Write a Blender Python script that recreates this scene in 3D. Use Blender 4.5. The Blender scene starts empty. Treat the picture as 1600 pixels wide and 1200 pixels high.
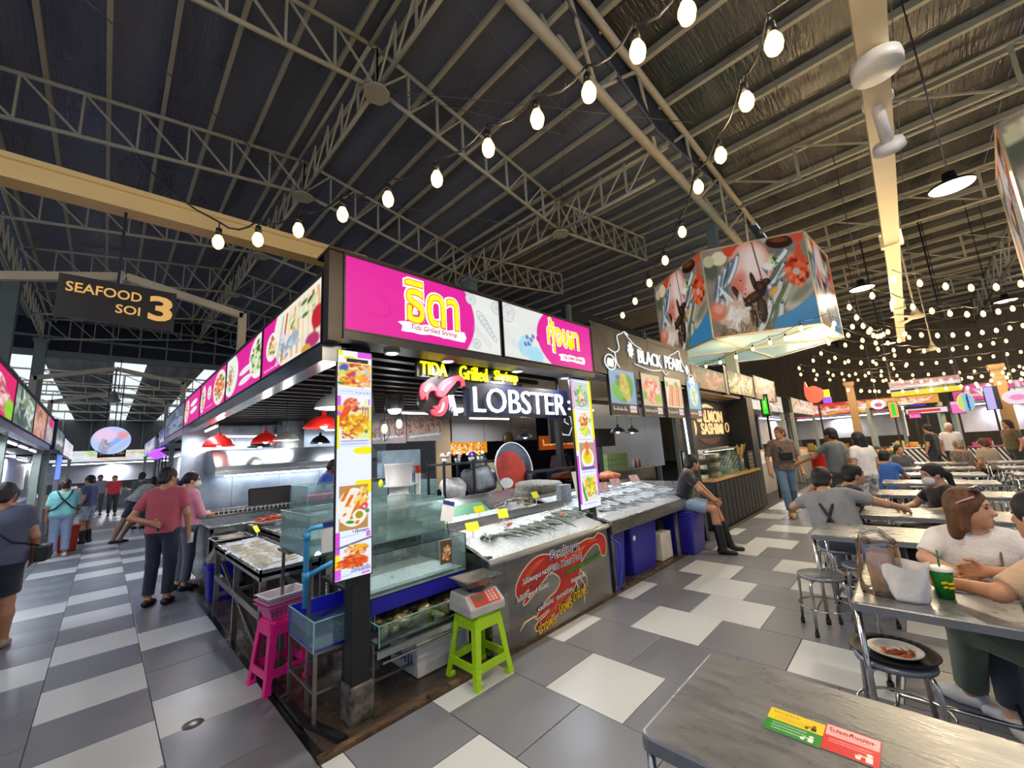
import bpy, math, random
import numpy as np
from mathutils import Vector, Matrix
random.seed(7); NR = np.random.RandomState(5)
SC = bpy.context.scene
COL = SC.collection
PI = math.pi
# ------------------------------------------------------------------ camera
cam = bpy.data.cameras.new('camera'); cam_o = bpy.data.objects.new('camera', cam); COL.objects.link(cam_o)
cam.sensor_width = 36.0; cam.lens = 622.0 * 36.0 / 1600.0; cam.clip_start = 0.05; cam.clip_end = 300
cam_o.matrix_world = Matrix(((0.70500339, -0.07707433, -0.70500339, -0.955), (-0.70671512, -0.15955683, -0.68927161, -2.583),
                             (-0.05936296, 0.98417537, -0.16695769, 1.63), (0, 0, 0, 1)))
SC.camera = cam_o
# ------------------------------------------------------------------ world, exposure
wd = bpy.data.worlds.new('world'); SC.world = wd; wd.use_nodes = True
wd.node_tree.nodes['Background'].inputs[0].default_value = (0.62, 0.74, 1.0, 1)
wd.node_tree.nodes['Background'].inputs[1].default_value = 0.75
SC.view_settings.view_transform = 'Standard'; SC.view_settings.look = 'None'
SC.view_settings.exposure = 0.1; SC.view_settings.gamma = 1.0; SC.view_settings.use_curve_mapping = False
SC.cycles.use_denoising = True
SC.cycles.max_bounces = 7; SC.cycles.diffuse_bounces = 3; SC.cycles.glossy_bounces = 3
SC.cycles.transmission_bounces = 4; SC.cycles.transparent_max_bounces = 14
SC.cycles.caustics_reflective = False; SC.cycles.caustics_refractive = False
SC.cycles.sample_clamp_indirect = 3.0

def light(kind, loc, energy, color=(1, 1, 1), size=0.3, size_y=None, aim=None, name='lamp_light', parent=None):
    d = bpy.data.lights.new(name, kind); d.energy = energy; d.color = color
    if kind == 'AREA':
        d.size = size
        if size_y: d.shape = 'RECTANGLE'; d.size_y = size_y
        else: d.shape = 'DISK'
    elif kind in ('POINT', 'SPOT'): d.shadow_soft_size = size
    o = bpy.data.objects.new(name, d); COL.objects.link(o); o.location = loc
    if aim is not None:
        o.rotation_euler = (Vector(aim) - Vector(loc)).to_track_quat('-Z', 'Y').to_euler()
    return o
WARM = (1.0, 0.83, 0.62); COOL = (0.80, 0.88, 1.0)
# high-bay lamps of the hall, all past the second added to light it (their housings stand further down, in the builder of the pendants)
HIGHBAY = [(7.25, -3.55, 5.0), (11.5, -2.3, 5.0), (2.2, -4.6, 5.4), (-3.2, -2.2, 5.4), (17.6, -5.2, 5.2), (22.0, -2.5, 5.2), (14.0, -9.0, 5.2)]
for (x, y, z) in HIGHBAY:
    light('AREA', (x, y, z - .09), 95, (1.0, 0.86, 0.68), .42, aim=(x, y, 0), name='high_bay_light')

# ------------------------------------------------------------------ colours and materials
def lin(c):
    if isinstance(c, str):
        c = c.lstrip('#'); c = [int(c[i:i + 2], 16) / 255 for i in (0, 2, 4)]
    return tuple(((v / 12.92) if v <= .04045 else ((v + .055) / 1.055) ** 2.4) for v in c)
MATS = {}
def mat(name, col='#888888', rough=.5, metal=0., var=.10, scale=6., bump=0., bscale=None, emit=None, es=1., stretch=None, rvar=.15, coat=0., objrand=0., col2=None, spec=.5, sheen=0):
    if name in MATS: return MATS[name]
    m = bpy.data.materials.new(name); MATS[name] = m; m.use_nodes = True
    nt = m.node_tree; N = nt.nodes; L = nt.links; b = N['Principled BSDF']
    b.inputs['Roughness'].default_value = rough; b.inputs['Metallic'].default_value = metal
    b.inputs['Specular IOR Level'].default_value = spec
    if coat: b.inputs['Coat Weight'].default_value = coat; b.inputs['Coat Roughness'].default_value = .1
    if sheen: b.inputs['Sheen Weight'].default_value = sheen
    c = lin(col); c2 = lin(col2) if col2 else tuple(v * (1 - 2.2 * var) for v in c)
    tc = N.new('ShaderNodeTexCoord'); mp = N.new('ShaderNodeMapping'); L.new(tc.outputs['Object'], mp.inputs[0])
    if stretch: mp.inputs['Scale'].default_value = stretch
    no = N.new('ShaderNodeTexNoise'); no.inputs['Scale'].default_value = scale; no.inputs['Detail'].default_value = 4; L.new(mp.outputs[0], no.inputs[0])
    cr = N.new('ShaderNodeValToRGB'); cr.color_ramp.elements[0].position = .32; cr.color_ramp.elements[1].position = .68
    cr.color_ramp.elements[0].color = (*c2, 1); cr.color_ramp.elements[1].color = (*c, 1)
    L.new(no.outputs[0], cr.inputs[0]); out = cr.outputs[0]
    if objrand:
        oi = N.new('ShaderNodeObjectInfo'); mr = N.new('ShaderNodeMapRange'); L.new(oi.outputs['Random'], mr.inputs[0])
        mr.inputs[3].default_value = 1 - objrand; mr.inputs[4].default_value = 1 + objrand
        mx = N.new('ShaderNodeVectorMath'); mx.operation = 'SCALE'; L.new(out, mx.inputs[0]); L.new(mr.outputs[0], mx.inputs[3]); out = mx.outputs[0]
    L.new(out, b.inputs['Base Color'])
    if rvar:
        mr2 = N.new('ShaderNodeMapRange'); L.new(no.outputs[0], mr2.inputs[0]); mr2.inputs[1].default_value = .3; mr2.inputs[2].default_value = .7
        mr2.inputs[3].default_value = max(0.02, rough - rvar * rough); mr2.inputs[4].default_value = min(1, rough + rvar * rough); L.new(mr2.outputs[0], b.inputs['Roughness'])
    if bump:
        n2 = N.new('ShaderNodeTexNoise'); n2.inputs['Scale'].default_value = bscale or scale * 6; n2.inputs['Detail'].default_value = 3; L.new(mp.outputs[0], n2.inputs[0])
        bp = N.new('ShaderNodeBump'); bp.inputs['Strength'].default_value = bump; bp.inputs['Distance'].default_value = .02; L.new(n2.outputs[0], bp.inputs['Height']); L.new(bp.outputs[0], b.inputs['Normal'])
    if emit:
        b.inputs['Emission Color'].default_value = (*lin(emit), 1); b.inputs['Emission Strength'].default_value = es
    return m
def glow(name, col, es):
    if name in MATS: return MATS[name]
    m = bpy.data.materials.new(name); MATS[name] = m; m.use_nodes = True; N = m.node_tree.nodes; L = m.node_tree.links
    b = N['Principled BSDF']; b.inputs['Base Color'].default_value = (*lin(col), 1)
    b.inputs['Emission Color'].default_value = (*lin(col), 1); b.inputs['Emission Strength'].default_value = es
    return m
def printed(name, es=0., rough=.4, gain=1.):
    """flat print: colour attribute laid on the sheet; es > 0 for back-lit boxes and the brightened hanging signs"""
    if name in MATS: return MATS[name]
    m = bpy.data.materials.new(name); MATS[name] = m; m.use_nodes = True; N = m.node_tree.nodes; L = m.node_tree.links
    b = N['Principled BSDF']; a = N.new('ShaderNodeVertexColor'); a.layer_name = 'Col'
    b.inputs['Roughness'].default_value = rough
    if es:
        L.new(a.outputs[0], b.inputs['Emission Color']); b.inputs['Emission Strength'].default_value = es; b.inputs['Base Color'].default_value = (.012, .012, .012, 1); b.inputs['Specular IOR Level'].default_value = .12
    else: L.new(a.outputs[0], b.inputs['Base Color'])
    return m
def glass(name, tint=(.82, .95, .92), refl=.12, rough=.02, milky=0.):
    if name in MATS: return MATS[name]
    m = bpy.data.materials.new(name); MATS[name] = m; m.use_nodes = True; N = m.node_tree.nodes; L = m.node_tree.links
    N.remove(N['Principled BSDF']); out = N['Material Output']
    t = N.new('ShaderNodeBsdfTransparent'); t.inputs[0].default_value = (*tint, 1)
    g = N.new('ShaderNodeBsdfGlossy'); g.inputs[0].default_value = (.9, .95, 1, 1); g.inputs['Roughness'].default_value = rough
    lw = N.new('ShaderNodeLayerWeight'); lw.inputs[0].default_value = .25
    mr = N.new('ShaderNodeMapRange'); L.new(lw.outputs['Fresnel'], mr.inputs[0]); mr.inputs[3].default_value = refl * .4; mr.inputs[4].default_value = min(1, refl * 4)
    mx = N.new('ShaderNodeMixShader'); L.new(mr.outputs[0], mx.inputs[0]); L.new(t.outputs[0], mx.inputs[1]); L.new(g.outputs[0], mx.inputs[2]); last = mx
    if milky:
        d = N.new('ShaderNodeBsdfTranslucent'); d.inputs[0].default_value = (.72, .88, .84, 1); e = N.new('ShaderNodeBsdfDiffuse'); e.inputs[0].default_value = (.72, .88, .84, 1); m1 = N.new('ShaderNodeMixShader'); m2 = N.new('ShaderNodeMixShader'); m2.inputs[0].default_value = milky
        L.new(d.outputs[0], m1.inputs[1]); L.new(e.outputs[0], m1.inputs[2]); L.new(last.outputs[0], m2.inputs[1]); L.new(m1.outputs[0], m2.inputs[2]); last = m2
    L.new(last.outputs[0], out.inputs[0])
    return m
def shade_color(h, f):
    c = lin(h); return c

# ------------------------------------------------------------------ objects
WORLD = {}
LABELS = {}
def _reg(o, parent, mw):
    if parent is not None:
        o.parent = parent
    WORLD[o.name] = mw
def tag(o, label=None, cat=None, group=None, kind=None):
    if label: o['label'] = label
    if cat: o['category'] = cat
    if group: o['group'] = group
    if kind: o['kind'] = kind
    if label and cat: LABELS.setdefault(label, []).append((o.name, group))
    return o
def thing(name, label, cat, loc=(0, 0, 0), rz=0., group=None, kind=None):
    o = bpy.data.objects.new(name, None); COL.objects.link(o); o.location = loc; o.rotation_euler = (0, 0, rz); o.empty_display_size = .05
    WORLD[o.name] = Matrix.Translation(loc) @ Matrix.Rotation(rz, 4, 'Z')
    return tag(o, label, cat, group, kind)
def setting(name, loc=(0, 0, 0)):
    return thing(name, None, None, loc, kind='structure')

class MB:
    def __init__(s): s.v = []; s.f = []; s.m = []; s.s = []; s.cur = 0
    def add(s, V, F, smooth=False, m=None):
        o = len(s.v); s.v.extend([tuple(map(float, p)) for p in V])
        mi = s.cur if m is None else m
        for f in F:
            s.f.append(tuple(i + o for i in f)); s.m.append(mi); s.s.append(smooth)
        return s
    def box(s, lo, hi, m=None):
        (a, b, c), (d, e, f) = lo, hi
        V = [(a, b, c), (d, b, c), (d, e, c), (a, e, c), (a, b, f), (d, b, f), (d, e, f), (a, e, f)]
        return s.add(V, [(0, 3, 2, 1), (4, 5, 6, 7), (0, 1, 5, 4), (1, 2, 6, 5), (2, 3, 7, 6), (3, 0, 4, 7)], False, m)
    def cbox(s, c, d, m=None, rz=0.):
        x, y, z = c; a, b, h = d[0] / 2, d[1] / 2, d[2] / 2
        V = [(-a, -b, -h), (a, -b, -h), (a, b, -h), (-a, b, -h), (-a, -b, h), (a, -b, h), (a, b, h), (-a, b, h)]
        k, q = math.cos(rz), math.sin(rz)
        V = [(x + p[0] * k - p[1] * q, y + p[0] * q + p[1] * k, z + p[2]) for p in V]
        return s.add(V, [(0, 3, 2, 1), (4, 5, 6, 7), (0, 1, 5, 4), (1, 2, 6, 5), (2, 3, 7, 6), (3, 0, 4, 7)], False, m)
    def bar(s, p, q, w, h=None, up=(0, 0, 1), m=None):
        """rectangular bar from p to q"""
        h = h or w; p = np.array(p, float); q = np.array(q, float); d = q - p; d /= np.linalg.norm(d); u = np.array(up, float)
        if abs(d.dot(u)) > .98: u = np.array((1., 0, 0))
        a = np.cross(d, u); a /= np.linalg.norm(a); b = np.cross(a, d)
        V = []
        for e in (p, q):
            for (i, j) in ((-1, -1), (1, -1), (1, 1), (-1, 1)): V.append(e + a * i * w / 2 + b * j * h / 2)
        return s.add(V, [(0, 1, 2, 3), (7, 6, 5, 4), (0, 4, 5, 1), (1, 5, 6, 2), (2, 6, 7, 3), (3, 7, 4, 0)], False, m)
    def tube(s, pts, r, n=8, m=None, caps=True, closed=False):
        pts = [np.array(p, float) for p in pts]; k = len(pts)
        rs = r if hasattr(r, '__len__') else [r] * k
        V = []; pa = None
        for i in range(k):
            a = pts[i - 1] if (i > 0 or closed) else pts[i]; b = pts[(i + 1) % k] if (i < k - 1 or closed) else pts[i]
            d = b - a; d /= (np.linalg.norm(d) + 1e-12)
            if pa is None:
                u = np.array((0, 0, 1.)) if abs(d[2]) < .9 else np.array((1., 0, 0)); pa = np.cross(d, u)
            pa = pa - d * pa.dot(d); pa /= (np.linalg.norm(pa) + 1e-12); pb = np.cross(d, pa)
            for j in range(n):
                t = 2 * PI * j / n; V.append(pts[i] + (pa * math.cos(t) + pb * math.sin(t)) * rs[i])
        F = []
        for i in range(k - (0 if closed else 1)):
            for j in range(n):
                a = i * n + j; b = i * n + (j + 1) % n; c = ((i + 1) % k) * n + (j + 1) % n; e = ((i + 1) % k) * n + j; F.append((a, b, c, e))
        s.add(V, F, True, m)
        if caps and not closed:
            o = len(s.v) - len(V); s.f.append(tuple(o + j for j in range(n))[::-1]); s.m.append(s.cur if m is None else m); s.s.append(False)
            s.f.append(tuple(o + (k - 1) * n + j for j in range(n))); s.m.append(s.cur if m is None else m); s.s.append(False)
        return s
    def lathe(s, prof, c=(0, 0, 0), n=20, m=None, axis='z', smooth=True, close=True):
        V = []; k = len(prof)
        for (r, z) in prof:
            for j in range(n):
                t = 2 * PI * j / n; p = (r * math.cos(t), r * math.sin(t), z)
                if axis == 'x': p = (p[2], p[0], p[1])
                if axis == 'y': p = (p[0], p[2], p[1])
                V.append((c[0] + p[0], c[1] + p[1], c[2] + p[2]))
        F = []
        for i in range(k - 1):
            for j in range(n):
                F.append((i * n + j, i * n + (j + 1) % n, (i + 1) * n + (j + 1) % n, (i + 1) * n + j))
        s.add(V, F, smooth, m)
        return s
    def ell(s, c, r, n=12, k=8, m=None, rot=None):
        V = []; F = []
        for i in range(k + 1):
            ph = PI * i / k
            for j in range(n):
                t = 2 * PI * j / n; V.append((math.sin(ph) * math.cos(t) * r[0], math.sin(ph) * math.sin(t) * r[1], math.cos(ph) * r[2]))
        for i in range(k):
            for j in range(n): F.append((i * n + j, (i + 1) * n + j, (i + 1) * n + (j + 1) % n, i * n + (j + 1) % n))
        V = np.array(V)
        if rot is not None: V = V @ np.array(rot).T
        return s.add(V + np.array(c), F, True, m)
    def prism(s, poly, fr, d0, d1, m=None, mside=None):
        """polygon (u,v list) in frame fr=(O,U,V); extruded along the outward normal from d0 to d1"""
        O, U, W = [np.array(a, float) for a in fr]; Nn = np.cross(U, W); n = len(poly)
        A = [O + U * u + W * v + Nn * d0 for (u, v) in poly]; B = [O + U * u + W * v + Nn * d1 for (u, v) in poly]
        ar = sum(poly[i][0] * poly[(i + 1) % n][1] - poly[(i + 1) % n][0] * poly[i][1] for i in range(n))
        F = [tuple(range(n, 2 * n)), tuple(range(n))[::-1]] + [(i, (i + 1) % n, n + (i + 1) % n, n + i) for i in range(n)]
        if ar < 0: F = [f[::-1] for f in F]
        return s.add(A + B, F, False, m)
    def quad(s, a, b, c, d, m=None): return s.add([a, b, c, d], [(0, 1, 2, 3)], False, m)
    def xf(s, M):
        M = Matrix(M); s.v = [tuple(M @ Vector(p)) for p in s.v]; return s
    def build(s, name, mats, parent=None, local=False, bevel=0., label=None, cat=None, group=None, kind=None, loc=None, sub=0):
        me = bpy.data.meshes.new(name)
        V = s.v
        mw = Matrix.Identity(4)
        o = bpy.data.objects.new(name, me)
        if parent is not None:
            mw = WORLD[parent.name]
            if not local:
                inv = mw.inverted(); V = [tuple(inv @ Vector(p)) for p in V]
        elif not local:
            if loc is None and len(V):
                A = np.array(V); loc = (float((A[:, 0].min() + A[:, 0].max()) / 2), float((A[:, 1].min() + A[:, 1].max()) / 2), float(A[:, 2].min()))
            loc = loc or (0, 0, 0); V = [(p[0] - loc[0], p[1] - loc[1], p[2] - loc[2]) for p in V]
            o.location = loc; mw = Matrix.Translation(loc)
        elif loc is not None:
            o.location = loc; mw = Matrix.Translation(loc)
        me.from_pydata(V, [], s.f)
        if not isinstance(mats, (list, tuple)): mats = [mats]
        for a in mats: me.materials.append(a)
        if len(mats) > 1: me.polygons.foreach_set('material_index', s.m)
        me.polygons.foreach_set('use_smooth', s.s)
        me.update(); COL.objects.link(o); _reg(o, parent, mw)
        if bevel:
            b = o.modifiers.new('bevel', 'BEVEL'); b.width = bevel; b.segments = 2; b.limit_method = 'ANGLE'; b.angle_limit = .7; b.harden_normals = False
        if sub:
            q = o.modifiers.new('sub', 'SUBSURF'); q.levels = sub; q.render_levels = sub
        return tag(o, label, cat, group, kind)
def obj_from(name, V, F, m, parent=None, smooth=True, mw=None):
    b = MB(); b.add(V, F, smooth); return b.build(name, m, parent)
def dup(root, loc, rz=None, label=None, group=None, scale=None):
    def cp(o, par):
        c = o.copy(); COL.objects.link(c)
        if par is not None: c.parent = par; c.matrix_parent_inverse = o.matrix_parent_inverse
        for ch in CH.get(o.name, []): cp(ch, c)
        return c
    r = cp(root, None); r.location = loc
    if rz is not None: r.rotation_euler = (0, 0, rz)
    if scale: r.scale = (scale,) * 3
    if label: r['label'] = label; LABELS.setdefault(label, []).append((r.name, group))
    if group: r['group'] = group
    WORLD[r.name] = Matrix.Translation(loc) @ Matrix.Rotation(rz or 0, 4, 'Z')
    return r
CH = {}
def index_children():
    CH.clear()
    for o in bpy.data.objects:
        if o.parent: CH.setdefault(o.parent.name, []).append(o)
# frames of upright faces: (origin, right, up); outward normal = right x up
def F_FRONT(x, y, z): return (np.array((x, y, z), float), np.array((1., 0, 0)), np.array((0, 0, 1.)))      # faces -y
def F_SIDE(x, y, z): return (np.array((x, y, z), float), np.array((0, -1., 0)), np.array((0, 0, 1.)))      # faces -x
def F_EAST(x, y, z): return (np.array((x, y, z), float), np.array((0, 1., 0)), np.array((0, 0, 1.)))       # faces +x
def F_TOP(x, y, z, a=0.): return (np.array((x, y, z), float), np.array((math.cos(a), math.sin(a), 0)), np.array((-math.sin(a), math.cos(a), 0)))

# ------------------------------------------------------------------ lettering
def text_geo(s, size=1., bold=0., ext=.0, shear=0., spacing=1.):
    cu = bpy.data.curves.new('lettering', 'FONT'); cu.body = s; cu.size = size; cu.align_x = 'CENTER'; cu.align_y = 'CENTER'
    cu.offset = bold; cu.extrude = ext; cu.shear = shear; cu.space_character = spacing; cu.resolution_u = 3
    o = bpy.data.objects.new('lettering', cu); me = o.to_mesh()
    V = [tuple(v.co) for v in me.vertices]; F = [tuple(p.vertices) for p in me.polygons]
    o.to_mesh_clear(); bpy.data.objects.remove(o); bpy.data.curves.remove(cu)
    return V, F
def text(name, s, fr, cu, cv, w, m, parent, h=None, bold=0., off=.004, ext=.002, rot=0., shear=0., spacing=1., halo=None, halo_m=None):
    """lettering fitted to width w (and height h), centred at (cu,cv) of the frame"""
    V, F = text_geo(s, 1., bold, 0.02, shear, spacing)
    if not V: return None
    A = np.array(V); B0 = np.array(text_geo(s, 1., 0., 0.02, shear, spacing)[0]); mn, mx = B0.min(0), B0.max(0); c = (mn + mx) / 2; sx = w / (mx[0] - mn[0]); sy = (h / (mx[1] - mn[1])) if h else sx
    O, U, W = fr; Nn = np.cross(U, W); k, q = math.cos(rot), math.sin(rot)
    def place(A, d, e):
        X = (A[:, 0] - c[0]) * sx; Y = (A[:, 1] - c[1]) * sy; Z = np.where(A[:, 2] > 0, d + e, d)
        x = cu + X * k - Y * q; y = cv + X * q + Y * k
        return O + np.outer(x, U) + np.outer(y, W) + np.outer(Z, Nn)
    b = MB(); b.add(place(A, off, ext), F); o = b.build(name, m, parent)
    if halo:
        V2, F2 = text_geo(s, 1., halo, .02, shear, spacing); b = MB(); b.add(place(np.array(V2), off - .0025, .002), F2); b.build(name + '_outline', halo_m, parent)
    return o

# ------------------------------------------------------------------ flat print painter (colour attribute on a fine sheet)
class CV:
    def __init__(s, W, H, bg='#ffffff'):
        s.W, s.H = W, H; s.a = np.zeros((H, W, 3), np.float32); s.a[:] = lin(bg)
        s.X, s.Y = np.meshgrid(np.arange(W) + .5, np.arange(H) + .5)
    def mix(s, M, c): s.a += (np.array(lin(c) if isinstance(c, str) else c, np.float32) - s.a) * np.clip(M, 0, 1)[..., None]
    def ell(s, cx, cy, rx, ry, c, ang=0., soft=.12, al=1.):
        k, q = math.cos(ang), math.sin(ang); x = (s.X - cx) * k + (s.Y - cy) * q; y = -(s.X - cx) * q + (s.Y - cy) * k
        d = np.sqrt((x / rx) ** 2 + (y / ry) ** 2); s.mix((1 - d) / soft * al if al == 1 else np.clip((1 - d) / soft, 0, 1) * al, c); return s
    def rect(s, x0, y0, x1, y1, c, al=1.): s.mix(((s.X > x0) & (s.X < x1) & (s.Y > y0) & (s.Y < y1)) * al, c); return s
    def poly(s, P, c, al=1.):
        ins = np.zeros(s.X.shape, bool); n = len(P)
        for i in range(n):
            (x1, y1), (x2, y2) = P[i], P[(i + 1) % n]
            if y1 == y2: continue
            cond = ((y1 > s.Y) != (y2 > s.Y)) & (s.X < (x2 - x1) * (s.Y - y1) / (y2 - y1) + x1); ins ^= cond
        s.mix(ins * al, c); return s
    def line(s, x0, y0, x1, y1, w, c, al=1.):
        dx, dy = x1 - x0, y1 - y0; L = dx * dx + dy * dy + 1e-9; t = np.clip(((s.X - x0) * dx + (s.Y - y0) * dy) / L, 0, 1)
        d = np.hypot(s.X - x0 - t * dx, s.Y - y0 - t * dy); s.mix(np.clip(w / 2 + .5 - d, 0, 1) * al, c); return s
    def food(s, cx, cy, rx, ry, pal, n=60, sz=.16, ang=None, seed=0):
        R = random.Random(seed)
        for i in range(n):
            t = R.random() * 2 * PI; r = math.sqrt(R.random()) * .85; e = sz * (.5 + R.random())
            s.ell(cx + rx * r * math.cos(t), cy + ry * r * math.sin(t), max(.9, rx * e * 1.3), max(.9, ry * e * .6), R.choice(pal), R.random() * PI if ang is None else ang + R.uniform(-.4, .4), .5)
        return s
    def words(s, x0, y0, x1, h, c, seed=0, al=.8):
        R = random.Random(seed); x = x0
        while x < x1:
            w = h * R.uniform(.5, .9); s.line(x, y0 - h * .4 * R.random(), x + w * .3 * R.random(), y0 + h * .5 * R.random(), max(.7, h * .2), c, al); s.line(x, y0 + h * .3, x + w, y0 + h * .3 * R.random(), max(.6, h * .18), c, al); x += w * 1.25
        return s
    def blur_noise(s, amt, seed=0, n=9):
        R = np.random.RandomState(seed); g = R.rand(n, n, 1); yi = np.linspace(0, n - 1.001, s.H); xi = np.linspace(0, n - 1.001, s.W)
        y0 = yi.astype(int); x0 = xi.astype(int); fy = (yi - y0)[:, None, None]; fx = (xi - x0)[None, :, None]
        y1 = np.minimum(y0 + 1, n - 1); x1 = np.minimum(x0 + 1, n - 1)
        z = (g[y0][:, x0] * (1 - fy) + g[y1][:, x0] * fy) * (1 - fx) + (g[y0][:, x1] * (1 - fy) + g[y1][:, x1] * fy) * fx
        s.a *= (1 + amt * (z - .5)); return s
def sheet(name, fr, w, h, cv, m, parent, off=.003, curve=None):
    """fr origin = lower left corner of the sheet"""
    O, U, W = [np.array(a, float) for a in fr]; Nn = np.cross(U, W)
    nx, ny = cv.W, cv.H; xs = np.linspace(0, w, nx); ys = np.linspace(h, 0, ny)
    X, Y = np.meshgrid(xs, ys); P = O + X[..., None] * U + Y[..., None] * W + off * Nn
    V = P.reshape(-1, 3)
    if parent is not None:
        inv = np.array(WORLD[parent.name].inverted()); V = V @ inv[:3, :3].T + inv[:3, 3]
    i = np.arange(nx * ny).reshape(ny, nx); F = np.stack([i[:-1, :-1], i[1:, :-1], i[1:, 1:], i[:-1, 1:]], -1).reshape(-1, 4)
    me = bpy.data.meshes.new(name); me.vertices.add(len(V)); me.vertices.foreach_set('co', V.astype(np.float32).ravel())
    me.loops.add(F.size); me.loops.foreach_set('vertex_index', F.ravel().astype(np.int32)); me.polygons.add(len(F)); me.polygons.foreach_set('loop_start', np.arange(0, F.size, 4, dtype=np.int32))
    me.update(calc_edges=True)
    at = me.color_attributes.new('Col', 'FLOAT_COLOR', 'POINT'); c = np.ones((nx * ny, 4), np.float32); c[:, :3] = np.clip(cv.a.reshape(-1, 3), 0, 1); at.data.foreach_set('color', c.ravel())
    me.materials.append(m); o = bpy.data.objects.new(name, me); COL.objects.link(o); _reg(o, parent, WORLD[parent.name] if parent is not None else Matrix.Identity(4))
    return o
# ------------------------------------------------------------------ common materials
M_DARKTILE = mat('tile_dark', '#6e7077', .34, 0, .03, 1.6, .0, 40, rvar=.2, objrand=.09)
M_WHITETILE = mat('tile_light', '#bcc0c0', .34, 0, .02, 1.6, .0, 40, rvar=.2, objrand=.05)
M_GROUT = mat('grout', '#3c3d3f', .8)
M_SLAB = mat('wet_brown_concrete', '#5a4a3c', .22, 0, .25, 2.5, .3, 18, rvar=.6, col2='#2c2723')
M_STEELPAINT = mat('cream_painted_steel', '#d6cdae', .5, 0, .07, 3, rvar=.1)
M_BEAMPAINT = mat('cream_beam', '#e6d6b2', .5, 0, .06, 2)
M_COLPAINT = mat('grey_green_paint', '#8f9a90', .55, 0, .08, 2)
M_ROOF = mat('foil_backed_roof_sheet', '#8c909c', .36, .25, .12, 1.6, .5, 26, stretch=(1, .12, 1), rvar=.5, col2='#6c707c')
M_ROOFB = mat('foil_backed_roof_sheet_hall', '#7a786f', .30, .5, .14, 1.2, .9, 18, stretch=(.15, 1, 1), rvar=.5, col2='#5a5852')
M_SS = mat('brushed_stainless', '#b9bcbd', .28, .95, .10, 3, .12, 60, stretch=(.1, 1, 1), rvar=.3)
M_SSD = mat('stained_stainless', '#9c9a95', .33, .9, .16, 4, .15, 40, stretch=(.2, 1, 1), rvar=.4)
M_CHROME = mat('chromed_tube', '#c9c7c2', .16, 1., .05, 4, rvar=.2)
M_BLACK = mat('black_paint', '#16161a', .45, 0, .2, 5)
M_BLACKP = mat('black_plastic', '#101012', .4, 0, .1, 5)
M_WHITE = mat('white_paint', '#e6e6e2', .45, 0, .05, 4)
M_WHITEP = mat('white_plastic', '#e8e8e6', .35, 0, .04, 4)
M_BROWN = mat('dark_brown_wood', '#2c211b', .5, 0, .25, 3, stretch=(.1, 1, 1))
M_TUBE = glow('white_tube_glow', '#f2f6ff', 9)
M_BULB = glow('warm_bulb_glow', '#ffc66e', 6)
M_CABLE = mat('black_cable', '#0e0d0c', .5)
M_GLASS = glass('clear_glass')
M_GLASSG = glass('green_edge_glass', (.90, .97, .955), .2, milky=.10)
M_ACRYL = glass('thin_clear_film', (.93, .96, .97), .15, .08)

# ------------------------------------------------------------------ floor: base + tiles
floor_o = setting('floor')
b = MB(); b.quad((-14, -16, -.006), (60, -16, -.006), (60, 60, -.006), (-14, 60, -.006)); b.build('floor_bed', M_GROUT, floor_o)
CAMP = np.array((-.955, -2.583, 1.63)); CR = np.array(cam_o.matrix_world)[:3, :3]
def inview(p, mg=60):
    v = CR.T @ (np.array(p) - CAMP)
    if v[2] > -.1: return None
    x = 800 + 622 * v[0] / -v[2]; y = 600 - 622 * v[1] / -v[2]
    return (x, y) if (-mg < x < 1600 + mg and -mg < y < 1200 + mg) else None
WH = {(0, -1), (2, -1), (-2, -1), (4, -1), (8, -1), (10, -1), (6, -2), (2, -3), (3, -1), (5, 0), (7, 0), (5, -2), (-1, 1), (1, 1), (3, 1), (9, 1), (-3, 1)}
tiles = []
R1 = random.Random(3)
for k in range(-3, 52):                              # frontage: columns along x, rows half-offset
    x0 = 1.33 + .6 * k; x1 = x0 + .6; x0 = max(x0, 0.004)
    for j in range(-18, 3):
        v0 = j + (-.5 if k % 2 else 0.); y0 = -.494 + .6 * v0; y1 = y0 + .6
        ytop = 0.0
        if y0 >= ytop - .01: continue
        y1 = min(y1, ytop)
        if k <= 11 and j >= -3: w = (k, j) in WH
        else: w = R1.random() < .27
        tiles.append((x0, y0, x1, y1, w))
AW = {0: [1.39, 3.01, 6.9, 8.42, 9.8, 11.9], 1: [1.0, 2.2, 3.41, 4.61, 5.81, 7.61, 8.81, 10.0, 11.2], 2: [3.2, 5.3, 8.4, 10.4]}
for c in range(0, 6):
    xa, xb = -.585 * (c + 1), -.585 * c
    off = 1.913 if c % 2 else 1.62 - .6
    for j in range(-14, 40):
        y0 = off + .6 * j; y1 = y0 + .6
        if y1 < -9: continue
        w = any(y0 <= a < y1 for a in AW.get(c, [])) if 0 < y0 < 12 else R1.random() < .3
        tiles.append((xa, y0, xb, y1, w))
def tile_mesh(sx, sy, m):
    g = .0025; c = .003
    def ring(i, z): return [(-sx / 2 + i, -sy / 2 + i, z), (sx / 2 - i, -sy / 2 + i, z), (sx / 2 - i, sy / 2 - i, z), (-sx / 2 + i, sy / 2 - i, z)]
    V = ring(g, -.01) + ring(g, -.002) + ring(g + c, 0.)
    F = [(8, 9, 10, 11)] + [(a + i, a + (i + 1) % 4, a + 4 + (i + 1) % 4, a + 4 + i) for a in (0, 4) for i in range(4)]
    me = bpy.data.meshes.new('tile'); me.from_pydata(V, [], F); me.materials.append(m); return me
TM = {}
vis = []; far = []
for t in tiles:
    cx, cy = (t[0] + t[2]) / 2, (t[1] + t[3]) / 2; p = inview((cx, cy, 0), 120)
    d = math.hypot(cx - CAMP[0], cy - CAMP[1])
    (vis if p else far).append((d, t))
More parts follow.
